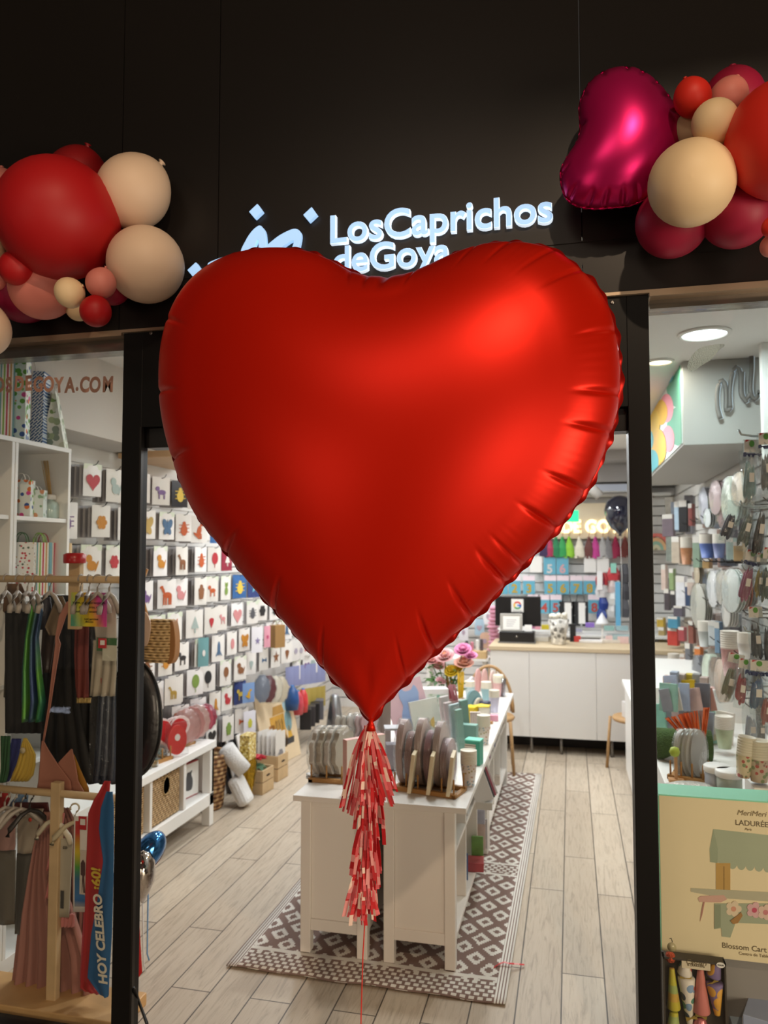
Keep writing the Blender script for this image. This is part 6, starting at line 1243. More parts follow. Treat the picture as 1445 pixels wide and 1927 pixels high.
pom('charcoal tinsel pompom hanging by the door post', 1174, 1062, 1160, 18, ['#4a4a50', '#3c3c42', '#54545a'])
for px, t_, b_, w, c, lb in ((1128, 1075, 1110, 10, '#e8e4e4', 'white ribbon tail in front of the blue pompom'), (1162, 1095, 1178, 9, '#6ab0d4', 'sky blue ribbon roll hanging by the pompoms'), (1154, 1060, 1078, 10, '#8cc8b8', 'mint card tag above the red and white pompom')):
    p = AY(7.9, px, t_); q = AY(7.9, px, b_); s = DEP(p) / FPX; tag(obj('ribbon', MB().box(-w * s / 2, w * s / 2, -.01, .01, q.z - p.z, 0), mat(c, .5), None, p), lb, 'ribbon')
for i, (px, py, w, h, c, lb) in enumerate(((1000, 1180, 12, 6, '#a8688c', 'magenta'), (1012, 1181, 10, 6, '#e09aa8', 'pink'), (1026, 1180, 14, 8, '#c8b430', 'yellow'), (1110, 1176, 16, 8, '#8c6cc0', 'violet'), (1088, 1186, 14, 6, '#9a98a8', 'grey lilac'), (1060, 1184, 12, 6, '#c0a8a8', 'dusty rose'), (1146, 1182, 18, 8, '#8fb4ac', 'pale green'), (1170, 1182, 22, 8, '#9cb8bc', 'aqua'))):
    p = AY(7.75, px, py); s = DEP(p) / FPX; box_thing('ribbon_roll', '%s boxed ribbon on the shelf behind the counter' % lb, 'ribbon', (p.x, 7.75, p.z - h * s / 2), (w * s, .08, h * s), mat(c, .5), 0, 'boxed ribbons behind the counter')
zsh = AY(7.75, 1050, 1186).z; o = obj('wall_shelf', MB().box(-.75, 1.0, 7.62, 8.38, zsh - .05, zsh - .028), SHELF); tag(o, 'white shelf on the back wall behind the counter', 'shelf')
# green exit light, spotlight, navy balloon, duct
p = AY(7.9, 1074, 971); ex = thing('exit_sign', 'small glowing green exit light beside the heart edge', 'sign', p); obj('housing', MB().box(-.08, .08, .0, .05, -.06, .06), WHITE, ex); obj('lit_panel', MB().box(-.075, .075, -.004, -.001, -.055, .055), mat('#20d88c', .4, emit=1.0), ex); obj('bracket', MB().box(-.01, .01, .02, .03, .06, .45), STEEL, ex)
p = AY(7.2, 1118, 920); spt = thing('track_spotlight', 'grey track spotlight under the ceiling at the back', 'light', p); obj('can', MB().tube([(-.09, 0, .08), (.05, 0, -.07)], .045, 16), mat('#b4b0aa', .4), spt); obj('arm', MB().tube([(-.03, 0, .02), (-.03, 0, 2.69 - p.z)], .012, 8), mat('#c8c4be', .4), spt)
p = AY(7.6, 1166, 966); nb = thing('balloon', 'shiny navy balloon floating by the glowing sign', 'balloon', p); obj('skin', MB().lathe([(0, .17), (.06, .16), (.12, .11), (.145, .03), (.135, -.05), (.09, -.13), (.02, -.19), (.012, -.2), (.02, -.215)], 28), mat('#10162c', .08, coat=1.), nb); obj('string', MB().tube([(0, 0, -.2), (.01, 0, -.6), (0, 0, ZC + .12 - p.z)], .002, 5), WHITE, nb)
struct('trim_13', MB().box(-.9, 1.04, 7.9, 8.38, 2.42, 2.6).box(-.9, 1.04, 7.6, 8.38, 2.6, 2.699), mat('#a8a4a0', .6))
for i, (y, z) in enumerate(((8.1, 2.36), )): box_thing('wall_box', 'long pale blue tinted box lying under the duct on the back wall', 'box', (.35, 8.05, 2.33), (.6, .2, .07), mat('#c8d0e0', .5))
struct('trim_14', MB().box(-1.6, 1.0, 8.24, 8.39, 2.30, 2.33), SHELF)
# shelf corner and pink garland between the tables and the counter
p = AY(7.4, 890, 1236); bsx = thing('side_shelf', 'low white shelf with a wooden tray beyond the flowers', 'shelf', (p.x, 7.4, 0)); obj('board', MB().box(-.45, .16, -.15, .15, p.z - .02, p.z), WHITE, bsx); obj('leg', MB().box(-.43, -.4, -.1, .1, 0, p.z - .02), WHITE, bsx); obj('leg', MB().box(.1, .13, -.1, .1, 0, p.z - .02), WHITE, bsx)
box_thing('wooden_tray', 'pale wooden tray on the low shelf beyond the flowers', 'tray', (p.x + .02, 7.33, p.z + .001), (.24, .14, .07), mat('#c8a878', .5))
for i, (dx, c, h) in enumerate(((-.05, '#3a3838', .1), (0, '#c07a8a', .09), (.05, '#e0dcd8', .11), (.09, '#54484c', .12))): box_thing('small_bottle', '%s small bottle standing in the wooden tray' % ('black', 'pink', 'white', 'brown grey')[i], 'bottle', (p.x + dx, 7.33, p.z + .01), (.03, .03, h + .05), mat(c, .3), .3, None, .008)
p = AY(7.5, 929, 1140); pg = thing('paper_garland', 'ruffled pink column garland hanging next to the till screen', 'garland', p)
for k in range(12): obj('ruffle', MB().lathe([(.03, .0), (.058 + .006 * (k % 2), -.02), (.03, -.045)], 12, 0, (.008 * math.sin(k), 0, -.036 * k)), mat('#dc9cb0', .7, noise=.1), pg)
for i, (px, py, c, mo) in enumerate(((905, 1140, '#dcdce4', 'flower'), (888, 1165, '#d8d8e0', 'star'), (902, 1185, '#a8c0d0', 'heart'), (872, 1195, '#e0dce0', 'balloon'), (912, 1210, '#d0a890', 'flower'), (918, 1165, '#e4e0e2', 'balloon'))):
    p = AY(8.25, px, py - 20); packet('%s packet with a %s print on the back wall beside the pink garland' % (('white', 'pale grey', 'pale blue', 'off-white', 'tan', 'ivory')[i], mo), p, .1, .17, mat(c, .4), mo, mat('#b09aa8', .5), 0, 'packets on the back wall beside the garland')
# wicker chairs
def wicker_chair(label, loc, rot):
    t = thing('wicker_chair', label, 'chair', loc, rot); WK = mat('#b08a5c', .55, noise=.2, nscale=30)
    arc = [(.19 * math.cos(a), .16, .42 + .37 * math.sin(a)) for a in [PI * k / 20 for k in range(21)]]
    obj('back_hoop', MB().tube(arc, .013, 8), WK, t)
    for k in range(7): x = -.17 + .34 * k / 6; obj('back_rod', MB().tube([(x, .16, .43), (x, .16, .42 + .36 * math.sqrt(max(0, 1 - (x / .19) ** 2)))], .006, 6), WK, t)
    obj('seat', MB().lathe([(.0, .40), (.19, .40), (.2, .415), (.19, .43), (0, .43)], 24), WK, t)
    for x in (-.16, .16):
        for y in (-.15, .15): obj('leg', MB().tube([(x, y, .41), (x * 1.15, y * 1.15, 0)], .012, 8), WK, t)
wicker_chair('wicker hoop chair at the far table end with wrapped packs', (-.64, 6.22, 0), .1)
wicker_chair('wicker hoop chair half hidden by the door post beside the counter', (.50, 6.42, 0), -1.1)
for i, (x, y, c, lb) in enumerate(((.42, 6.36, '#d8d4d0', 'white cloth'), (.47, 6.42, '#6a6a6c', 'grey striped pack'), (.5, 6.34, '#a89878', 'tan pack'))): box_thing('wrapped_pack', '%s on the chair beside the counter' % lb, 'packet', (x, y, .432), (.06, .1, (.12, .2, .16)[i]), mat(c, .5, noise=.2), .3)
struct('trim_15', MB().box(AZ(0, 1172, 1455).x + .06, 1.0, 6.3, 6.34, 0, .6), WHITE)
# ------------------------------------------------------------------ the second display window and the wall behind it
XW = .80
WCARD = mat('#d9d4cc', .4)
def WI(px, py, x=XW): return AX(x, px, py)
# wire rails and hooks
rail_px = [(1338, 888, .86), (1300, 905, .86)]
for i, (z, lb) in enumerate(((1.93, 'upper'), (1.66, 'second'), (1.42, 'third'), (1.2, 'fourth'), (.98, 'lowest'))):
    t = thing('wire_rail', '%s dark wire rail with prongs on the plate wall' % lb, 'rail', (.98, 3.0, z)); obj('bar', MB().tube([(0, 0, 0), (0, 3.2, 0)], .005, 6), DARKSTEEL, t)
    for k in range(14): obj('prong', MB().tube([(0, .1 + .23 * k, 0), (-.16, .1 + .23 * k, -.004), (-.18, .1 + .23 * k, .014)], .0032, 6), DARKSTEEL, t)
def hang_plates(label, px, py0, py1, rx, c, n=4, x=.8, scallop=0, rot=-PI / 2 + .22, film=True):
    p = WI(px, py0, x); q = WI(px, py1, x); h = (p.z - q.z) / 2
    plate_pack(label, (p.x, p.y, p.z - h), rx, h, mat(c, .4, noise=.08), (0, 0, rot), scallop, n, 'hanging plate packs on the plate wall', film, gap=.014)
for px, a, b_, rx, c, n, x, sc_, lb in (
    (1322, 918, 985, .07, '#a9a9b4', 5, .82, 0, 'grey lilac plates on the upper rail'), (1345, 905, 968, .085, '#b8a0a0', 5, .8, 0, 'dusty mauve plates on the upper rail'), (1356, 908, 992, .075, '#8a6a6a', 4, .82, 0, 'brown rose plates on the upper rail'), (1372, 898, 988, .10, '#b9c2b2', 4, .78, 0, 'large sage plates on the upper rail'), (1389, 890, 952, .08, '#c0b09c', 3, .8, 0, 'tan plates on the upper rail behind the bags'), (1330, 958, 992, .05, '#d0d4d4', 3, .8, 0, 'small white plates below the grey lilac ones'),
    (1340, 1074, 1142, .085, '#d4d2d2', 6, .8, 14, 'silver white scalloped plates on the third rail'), (1358, 1074, 1140, .085, '#bdb6aa', 6, .8, 12, 'stone scalloped plates on the third rail'), (1374, 1072, 1150, .10, '#ccd0ca', 3, .76, 0, 'large pale oval plates on the third rail'), (1388, 1073, 1146, .085, '#a8593a', 3, .8, 0, 'terracotta plates on the third rail'), (1394, 1074, 1145, .085, '#a9a098', 4, .82, 10, 'greige scalloped plates beside the terracotta ones'), (1312, 1100, 1180, .12, '#b4b0a4', 4, .8, 0, 'big clear wrapped plates lower on the wall'),
    (1330, 1232, 1296, .08, '#c7d0bc', 4, .78, 0, 'mint pointed plates on the fourth rail'), (1343, 1238, 1305, .08, '#7c6450', 4, .8, 0, 'brown plates on the fourth rail'), (1354, 1242, 1318, .075, '#d0b8a4', 3, .76, 0, 'peach plates on the fourth rail'), (1310, 1234, 1290, .07, '#6a6a70', 4, .8, 0, 'slate plates on the fourth rail'), (1338, 1292, 1314, .06, '#d8b0a8', 2, .78, 0, 'pink plate tips below the mint ones'), (1365, 1125, 1178, .05, '#d2ccc4', 4, .8, 0, 'small cream plates under the oval ones'), (1310, 1060, 1100, .05, '#b8a68c', 3, .84, 0, 'tan napkin sleeve near the stone plates')):
    hang_plates(lb, px, a, b_, rx, c, n, x, sc_)
def hang_cups(label, px, py0, py1, rpx, body, rim, x=.8, n=9):
    p = WI(px, py0, x); q = WI(px, py1, x); L = p.z - q.z; r = rpx * DEP(p) / FPX
    st2 = L * .42 / n; cup_pack(label, (p.x, p.y, q.z), r, n, body, rim, 0, 'hanging cup stacks on the plate wall', L * .56, st2)
BLUEC = mat('#5b70ac', .45)
for px, a, b_, r, m_, lb in ((1330, 1003, 1050, 14, BLUEC, 'blue cup stack on the second rail'), (1352, 1003, 1050, 11, mat('#6a6f94', .45), 'slate blue cup stack next to the blue one'), (1291, 1008, 1062, 11, mat('#b07a54', .5, noise=.3, nscale=60), 'rust striped cup stack near the door post'), (1325, 1166, 1216, 12, mat('#a9a8a2', .45, noise=.1), 'grey cup stack on the lower rail'), (1373, 1182, 1270, 17, mat('#b98a84', .5, noise=.35, nscale=70), 'tall rose patterned cup stack on the lower rail'), (1400, 1188, 1240, 12, mat('#c9c2ba', .5), 'cream cup stack behind the dark bags'), (1267, 1228, 1262, 10, mat('#d6c8b4', .5, noise=.2, nscale=60), 'cream printed cup stack near the door post'), (1326, 1332, 1390, 14, mat('#c8a094', .5), 'pinkish cup stack on the display shelf'), (1345, 1350, 1415, 15, mat('#c8c09c', .5), 'yellowish cup stack on the display shelf'), (1362, 1344, 1406, 16, mat('#a8b090', .5, noise=.2, nscale=40), 'sage flower cup stack on the display shelf')):
    hang_cups(lb, px, a, b_, r, m_, mat('#dcd4c8', .45), .8 if a < 1300 else .7)
# soft packs and boxes, placed one by one
def wall_box(label, px, py0, py1, wpx, c, x=.82, nm='party_packet', cat='packet', rot=-.6, dep=.05, ns=25, nz=.25, grp=None, rg_=.4):
    p = WI(px, py0, x); q = WI(px, py1, x); w = wpx * DEP(p) / FPX
    t = thing(nm, label, cat, (p.x, p.y, q.z), rot, grp)
    obj('body', MB().box(-w / 2, w / 2, -dep / 2, dep / 2, 0, p.z - q.z), mat(c, rg_, noise=nz, nscale=ns), t, bevel=.004); obj('header', MB().box(-w / 2 * .9, w / 2 * .9, -dep / 2 - .002, -dep / 2 + .001, (p.z - q.z) * .8, p.z - q.z), WCARD, t); return t
for px, a, b_, w, c, lb in (
    (1287, 942, 1002, 17, '#1c1a1c', 'black long packets under the soffit near the door post'), (1275, 944, 998, 9, '#a4b8c8', 'pale blue packet beside the black long packets'), (1301, 948, 990, 8, '#8c4a44', 'red brown packet beside the black long packets'), (1258, 968, 1010, 22, '#6e6068', 'plum wrapped pack near the door post'), (1273, 1010, 1060, 16, '#b8aa98', 'beige wrapped bunch near the rust cups'), (1312, 1010, 1068, 14, '#8ca08c', 'sage and pink napkin pack beside the blue cups'), (1331, 1052, 1070, 14, '#a88858', 'kraft box under the blue cups'), (1365, 1005, 1045, 10, '#a89098', 'mauve packet beside the slate blue cups'), (1376, 1012, 1054, 14, '#a8bab4', 'pale teal packet under the dark bags'), (1392, 1020, 1056, 18, '#b89a70', 'tan gold box under the dark bags'),
    (1282, 1084, 1140, 18, '#d8d8dc', 'white box of forks near the door post'), (1296, 1095, 1140, 10, '#3a4a68', 'navy patterned packet beside the white box'), (1265, 1070, 1110, 9, '#8ca070', 'green packet near the door post'), (1250, 1062, 1110, 9, '#d8c0b4', 'peach packet near the door post'), (1256, 1108, 1148, 10, '#4c4448', 'dark packet under the peach one'), (1268, 1112, 1144, 9, '#3c383c', 'black packet beside the dark one'), (1278, 1140, 1160, 18, '#5c5660', 'smoky grey pack above the red toys'), (1304, 1090, 1120, 18, '#c8b4a8', 'beige gift wrap behind the white box'),
    (1268, 1160, 1182, 20, '#4a8ca8', 'teal topped toy pack near the door post'), (1267, 1180, 1214, 20, '#b84038', 'red toy pack near the door post'), (1244, 1162, 1180, 14, '#c0a040', 'yellow tin near the door post'), (1246, 1180, 1210, 12, '#a08a58', 'khaki tin near the door post'), (1284, 1180, 1206, 12, '#a84c50', 'crimson toy pack beside the red one'), (1302, 1168, 1210, 10, '#8a5448', 'rust printed packet beside the grey cups'), (1342, 1168, 1214, 14, '#c4c8c8', 'white packet beside the grey cups'), (1352, 1170, 1228, 10, '#7c98b0', 'blue striped packet beside the rose cups'), (1296, 1210, 1260, 10, '#6c6c70', 'grey packet over the slate plates'), (1315, 1216, 1238, 12, '#d88040', 'orange bunting pack under the grey cups'), (1252, 1228, 1272, 14, '#cfc8c4', 'white packet with a dark print near the door post'), (1286, 1230, 1262, 10, '#b89c8c', 'beige patterned pack beside the cream cups')):
    wall_box(lb, px, a, b_, w, c, .84)
rb = WI(1237, 1035, .86); rbw = thing('rainbow_decoration', 'coral and mint rainbow arch decoration by the door post', 'decoration', (rb.x, rb.y, rb.z), (0, 0, -.75))
for i, (r, c) in enumerate(((.17, '#d0685c'), (.125, '#d8a878'), (.09, '#8cb09a'), (.055, '#cfc8a8'))):
    aa = [PI * k / 20 for k in range(21)]; obj('arch_band', MB().prism([(r * math.cos(a), r * math.sin(a)) for a in aa] + [((r - .035) * math.cos(a), (r - .035) * math.sin(a)) for a in aa[::-1]], -.02, .02), mat(c, .6), rbw)
# display shelf of cards, tins and plates behind the tall box
ds = thing('display_shelf', 'white display shelf under the plate wall behind the window', 'shelf', (0, 0, 0))
obj('board', MB().box(.37, 1.0, 3.25, 6.2, .72, .75), SHELF, ds, bevel=.003); obj('front_panel', MB().box(.39, .41, 3.3, 6.2, 0.08, .72), SHELF, ds); obj('end_panel', MB().box(.39, 1.0, 3.28, 3.3, .0, .72), SHELF, ds)
def DS(px, py): return AZ(.751, px, py)
for i, (px, py0, py1, w, c, lb) in enumerate(((1240, 1320, 1392, 14, '#8fc8b4', 'mint green pointed card pack by the door post'), (1252, 1322, 1390, 10, '#c0a0a0', 'rose grey card pack beside the mint one'), (1262, 1322, 1392, 12, '#9a9aa2', 'grey card pack third from the door post'), (1276, 1326, 1394, 12, '#c4a8a4', 'pink grey card pack fourth from the door post'), (1290, 1324, 1396, 12, '#7e7e84', 'slate card pack fifth from the door post'), (1300, 1322, 1366, 14, '#4aa890', 'teal topped card pack sixth from the door post'), (1312, 1330, 1398, 12, '#8c8880', 'taupe card pack seventh from the door post'), (1266, 1268, 1318, 16, '#a8b4cc', 'pale blue card pack standing above the grey ones'), (1256, 1282, 1320, 12, '#b07850', 'rust card pack standing above the rose grey one'), (1282, 1290, 1330, 10, '#cac4be', 'white card pack leaning above the slate one'), (1298, 1276, 1306, 16, '#c0a020', 'mustard tissue pack above the teal topped cards'))):
    up = py1 < 1335; zb = .93 if up else .752
    p = AZ(zb, px, py1 + (4 if up else 6)); hgt = (py1 - py0) * DEP(p) / FPX; wd2 = w * 1.5 * DEP(p) / FPX
    box_thing('card_pack', lb, 'card pack', (max(p.x, .44), p.y, zb), (wd2, .025, hgt), mat(c, .4, noise=.2), (-.12, -.12, -.4))
obj('step', MB().box(.45, 1.0, 4.75, 6.1, .75, .929), SHELF, ds)
tw = WI(1258, 1416, .66); tf = thing('turf_roll', 'rolled dark green artificial turf on the display shelf', 'roll', (tw.x, tw.y, tw.z)); obj('roll', MB().tube([(-.12, 0, .0), (.12, .0, 0)], .07, 20), mat('#3f5a26', .95, noise=.4, nscale=60, bump=1., bscale=160), tf); tt = DS(1264, 1436); tf.location = (tt.x + .06, tt.y + .07, .822)
for i, (px, py, lb) in enumerate(((1268, 1420, 'nearest the door post'), (1350, 1478, 'beside the plate rack'), (1374, 1490, 'next to the glass'))):
    p = DS(px, py + 10); t = thing('lidded_tin', 'white lidded tin on the display shelf, %s' % lb, 'tin', (max(p.x, .42), max(p.y, 3.32), .751)); obj('tin', MB().lathe([(.045, 0), (.047, .003), (.047, .075), (.044, .078)], 24), mat(('#b4b4b4', '#a8acb4', '#a8b0a4')[i], .4), t); obj('lid', MB().lathe([(.05, .076), (.052, .08), (.052, .098), (.048, .102), (0, .102)], 24), WHITE, t)
wr = DS(1310, 1480); wood_rack('small wooden plate rack on the display shelf with clear packs', (max(wr.x, .5), wr.y + .1, .751), .2, 4, -.4, .11)
for i, px in enumerate((1290, 1300, 1309, 1318)):
    p = DS(px, 1476); plate_pack('%s clear wrapped white plate pack in the small rack' % ORD[i], (max(p.x, .43) + .01, p.y + .09, .751 + .105), .05, .095, mat(('#b9b4ac', '#a8a49c', '#c4beb4', '#b0aaa2')[i], .4), (0, 0, .75), 0, 3, 'clear wrapped plates in the small rack')
p = DS(1326, 1440); of = thing('orange_fringe', 'orange feathery fringe spray standing on the display shelf', 'decoration', (max(p.x, .5), p.y, .751)); mb = MB(); rr = random.Random(2)
for k in range(40):
    a = rr.uniform(-.5, .5); mb.grid([[(-.004, 0, .02), (.004, 0, .02)], [(a * .08 - .005, rr.uniform(-.02, .02), .12), (a * .08 + .005, 0, .12)], [(a * .2 - .004, rr.uniform(-.03, .03), .24), (a * .2 + .003, 0, .24)]], 0, False)
obj('fringe', mb, mat('#d8682c', .6), of); of.rotation_euler = (0, -.3, 0); obj('stick', MB().tube([(0, 0, 0), (0, 0, .1)], .004, 6), WOOD, of)
p = DS(1258, 1470); jr = thing('clip_stand', 'small wooden clip stand with a lime ball on the white shelf', 'stand', (p.x + .03, p.y, .751)); obj('base', MB().box(-.03, .03, -.02, .02, 0, .012), WOOD, jr); obj('post', MB().box(-.006, .006, -.006, .006, .012, .12), WOOD, jr); obj('ball', MB().lathe([(0, -.022), (.016, -.016), (.022, 0), (.016, .016), (0, .022)], 14, 0, (-.005, -.01, .125)), mat('#a8b83c', .5), jr)
for i, (px, py) in enumerate(((1238, 1384), (1251, 1384))): p = WI(px, py, .7); t = thing('black_bottle', 'small black bottle with a white cap by the door post, %s of two' % ORD[i], 'bottle', (p.x, p.y, p.z - .03)); obj('bottle', MB().lathe([(.02, 0), (.021, .05), (.012, .06)], 14), BLACK, t); obj('cap', MB().lathe([(.015, .06), (.015, .085), (0, .087)], 14), WHITE, t)
p = DS(1300, 1488); cl = thing('clear_bag', 'crumpled clear bag lying at the shelf edge', 'bag', (max(p.x, .42), 3.34, .752)); obj('film', MB().lathe([(.02, 0), (.08, .006), (.085, .02), (.05, .034), (0, .036)], 18, 0, (0, 0, 0), None, True, 1.3, .7), mat('#c9c5bc', .2, noise=.2, bump=1., bscale=60), cl)

# ---- big boxes standing in the window
YL = 2.58
a, b_ = AY(YL, 1240, 1497), AY(YL, 1240, 1790); xr = .66
bxl = thing('display_box', 'large cream toy cart carton with a mint edge standing in the window', 'box', (a.x, YL, b_.z)); HH = a.z - b_.z; WW = xr - a.x
CREAM = mat('#eadbb4', .5, noise=.03)
obj('carton', MB().box(0, WW, 0, .12, 0, HH), CREAM, bxl); obj('edge_trim', MB().box(-.0015, WW, .001, .121, HH, HH + .004).box(-.004, -.0001, .001, .121, 0, HH), mat('#8fd8b8', .5), bxl)
def LP(px, py): p = AY(YL, px, py); return (p.x - a.x, p.z - b_.z)
_k = [0]
def lprint(pts, c, nm='printed_shape', sm_=False):
    _k[0] += 1; pl_ = [LP(*q) for q in (spline(pts, 40).tolist() if sm_ else pts)]; pl_ = [(min(x, WW - .002), z) for x, z in pl_]
    obj(nm, MB().prism(pl_, -.0006 - .00012 * _k[0], -.0001), mat(c, .55, noise=.06), bxl)
scal = []
for k in range(9): x0 = 1354 + k * 16.5; scal += [(x0 + 8 - 8 * math.cos(t), 1624 + k * 1.6 + 10 * math.sin(t)) for t in [PI * j / 6 for j in range(6)]]
lprint([(1342, 1560), (1450, 1572), (1470, 1574), (1490, 1640)] + scal[::-1] + [(1336, 1618), (1335, 1598)], '#a6b096'); lprint([(1342, 1560), (1336, 1598), (1336, 1622), (1350, 1624), (1351, 1598)], '#98a48a')
lprint([(1347, 1624), (1374, 1624), (1374, 1686), (1360, 1684), (1347, 1674)], '#c09a54'); lprint([(1361, 1630), (1363, 1630), (1363, 1684), (1361, 1684)], '#8f7038')
lprint([(1300, 1671), (1340, 1673), (1470, 1680), (1470, 1698), (1362, 1690), (1300, 1678)], '#b8b49a'); lprint([(1313, 1690), (1318, 1686), (1362, 1684), (1368, 1692), (1356, 1698), (1316, 1697)], '#d2a898'); lprint([(1344, 1700), (1470, 1700), (1470, 1740), (1384, 1736), (1374, 1764), (1358, 1762), (1357, 1746), (1344, 1748)], '#a3ac92')
lprint([(1344, 1702), (1356, 1702), (1356, 1744), (1344, 1748)], '#8d977c'); lprint([(1323, 1697), (1326, 1697), (1321, 1722), (1317, 1734), (1319, 1718)], '#b07c70')
for cx, cy, c, c3 in ((1380, 1710, '#e0cdb0', '#d89a80'), (1419, 1712, '#d8aeb0', '#c24c68'), (1440, 1716, '#dcc0b0', '#c87c80')):
    for k in range(5): an = 2 * PI * k / 5; lprint([(cx + 9 * math.cos(an) + 6.5 * math.cos(t), cy + 9 * math.sin(an) + 6.5 * math.sin(t)) for t in [2 * PI * j / 10 for j in range(10)]], c, 'printed_petal')
    lprint([(cx + 5 * math.cos(t), cy + 5 * math.sin(t)) for t in [2 * PI * j / 10 for j in range(10)]], c3)
lprint([(1374, 1732), (1394, 1716), (1397, 1722), (1388, 1736), (1379, 1738)], '#a87c44')
INK = mat('#6a5c40', .6); INK2 = mat('#8a7a58', .6)
def ltext(s, px, py, size, m_, al='LEFT', sh=0.): x, z = LP(px, py); text('printed_word', s, size, m_, bxl, (x, -.0009, z), (PI / 2, 0, 0), .0004, 0, al, sh)
ltext('LADURÉE', 1383, 1552, .0222, INK); ltext('MeriMeri', 1386, 1533, .022, INK2, 'LEFT', .3); ltext('Paris', 1401, 1562, .010, INK2, 'LEFT', .3); ltext('Blossom Cart Centrepiece', 1358, 1783, .0225, INK); ltext('Centro de Table', 1390, 1796, .0125, INK2)
x_, z_ = LP(1255, 1748); hk_ = thing('suction_hook', 'small clear suction hook stuck on the glass before the carton', 'hook', (a.x + x_, YF + .0665, b_.z + z_)); obj('cup', MB().lathe([(.013, 0), (.012, .004), (.004, .007)], 18, 0, (0, 0, 0), Matrix.Rotation(-PI / 2, 3, 'X')), mat('#b8ac84', .25, coat=.6), hk_); obj('hook', MB().tube([(0, .006, .002), (.003, .01, .012), (.0, .012, .02), (-.004, .012, .018)], .0016, 6), mat('#57503c', .3), hk_)
# crackers box below
YK = 2.52; ka, kb = AY(YK, 1247, 1798), AY(YK, 1366, 1810); kz = .16
kr = thing('cracker_box', 'flat clear fronted box of colourful party crackers below the cream carton', 'box', (ka.x, YK, kz)); KW = kb.x - ka.x; KH = ka.z - kz - .004
obj('tray', MB().box(0, KW, .03, .04, 0, KH).box(0, .005, 0, .03, 0, KH).box(KW - .005, KW, 0, .03, 0, KH).box(0, KW, 0, .03, KH - .005, KH), mat('#3a332a', .6), kr); obj('clear_front', MB().box(.005, KW - .005, .0, .0015, 0, KH - .005), clear_film('clear_front', (.97, .97, .95), 1., .04), kr)
def KP(px, py): p = AY(YK + .015, px, py); return p.x - ka.x, p.z - kz
def cracker(px0, py0, px1, py1, r0, r1, m_, nm='cracker'):
    x0, z0 = KP(px0, py0); x1, z1 = KP(px1, py1); s = 1 / FPX * 2.6
    v = Vector((x1 - x0, 0, z1 - z0)); L = v.length; R_ = v.to_track_quat('Z', 'X').to_matrix()
    obj(nm, MB().lathe([(r0 * s * .9, 0), (r0 * s, .004), (r1 * s, L - .004), (r1 * s * .9, L)], 16, 0, (x0, .0155, z0), R_, True, 1, 1).xf(Matrix.Scale(1, 4)), m_, kr)
SPOT = speckle_mat('spotted_paper', '#e0d8cc', ['#c85a48', '#3c4a5c', '#4c8474', '#7c98b8', '#d89890'], 34, .42); PURP = speckle_mat('purple_spots', '#7c6a94', ['#e0a43c', '#d8a040'], 26, .5)
YG = stripe_mat('yellow_green_check', 2, .09, ['#c8b83c', '#d0a84c', '#a8b870', '#c8c040'])
cracker(1264, 1822, 1268, 1898, 4.5, 11, YG); cracker(1268, 1904, 1266, 1950, 7, 13, YG); cracker(1288, 1834, 1290, 1812, 12, 9, SPOT); cracker(1298, 1927, 1291, 1838, 5, 14, SPOT); cracker(1318, 1822, 1320, 1905, 5, 14, mat('#cf7c74', .5)); cracker(1318, 1915, 1318, 1950, 8, 18, mat('#d07a80', .25, .3)); cracker(1350, 1910, 1344, 1848, 5, 14, PURP); cracker(1342, 1838, 1348, 1812, 12, 8, PURP)
x, z = KP(1261, 1801); obj('pompom', MB().lathe([(0, -.016), (.012, -.011), (.016, 0), (.012, .011), (0, .016)], 14, 0, (x, .014, z)), mat('#c8502c', .9, bump=1, bscale=200), kr)
for px, py, an in ((1289, 1836, 0), (1340, 1845, .7), (1318, 1908, -.2), (1300, 1912, .3)):
    x, z = KP(px, py); obj('gold_tie', MB().prism([(x + .016 * (u * math.cos(an) - v * math.sin(an)), z + .016 * (u * math.sin(an) + v * math.cos(an))) for u, v in ((-1, -.4), (0, -.1), (1, -.4), (1, .4), (0, .1), (-1, .4))], .0025, .006), mat('#c0a454', .35, .6), kr)
x0, z0 = KP(1281, 1799); x1, z1 = KP(1335, 1822); obj('label_card', MB().box(x0, x1, -.0015, -.0003, z1, min(z0, KH - .004)), mat('#d8cbb0', .5), kr); text('printed_word', 'Caspari', .019, INK, kr, ((x0 + x1) / 2, -.002, (z0 + z1) / 2 + .001), shear=.3); text('printed_word', '8 CRACKERS', .0085, INK, kr, ((x0 + x1) / 2, -.002, z1 + .008))
x, z = KP(1354, 1811); obj('price_tag', MB().prism(ellipse(x, z, .012, .008, 12), -.0016, -.0004), WHITE, kr); text('printed_word', '€34,95', .006, BLACK, kr, (x, -.0018, z - .002))
pl_ = struct('trim_16', MB().box(.245, 1.0, 2.47, 3.2, .0, .158), mat('#4a4036', .6, noise=.1)); 
struct('trim_17', MB().box(.25, 1.0, 2.62, 2.74, .158, b_.z - .002), mat('#8f8a86', .6))
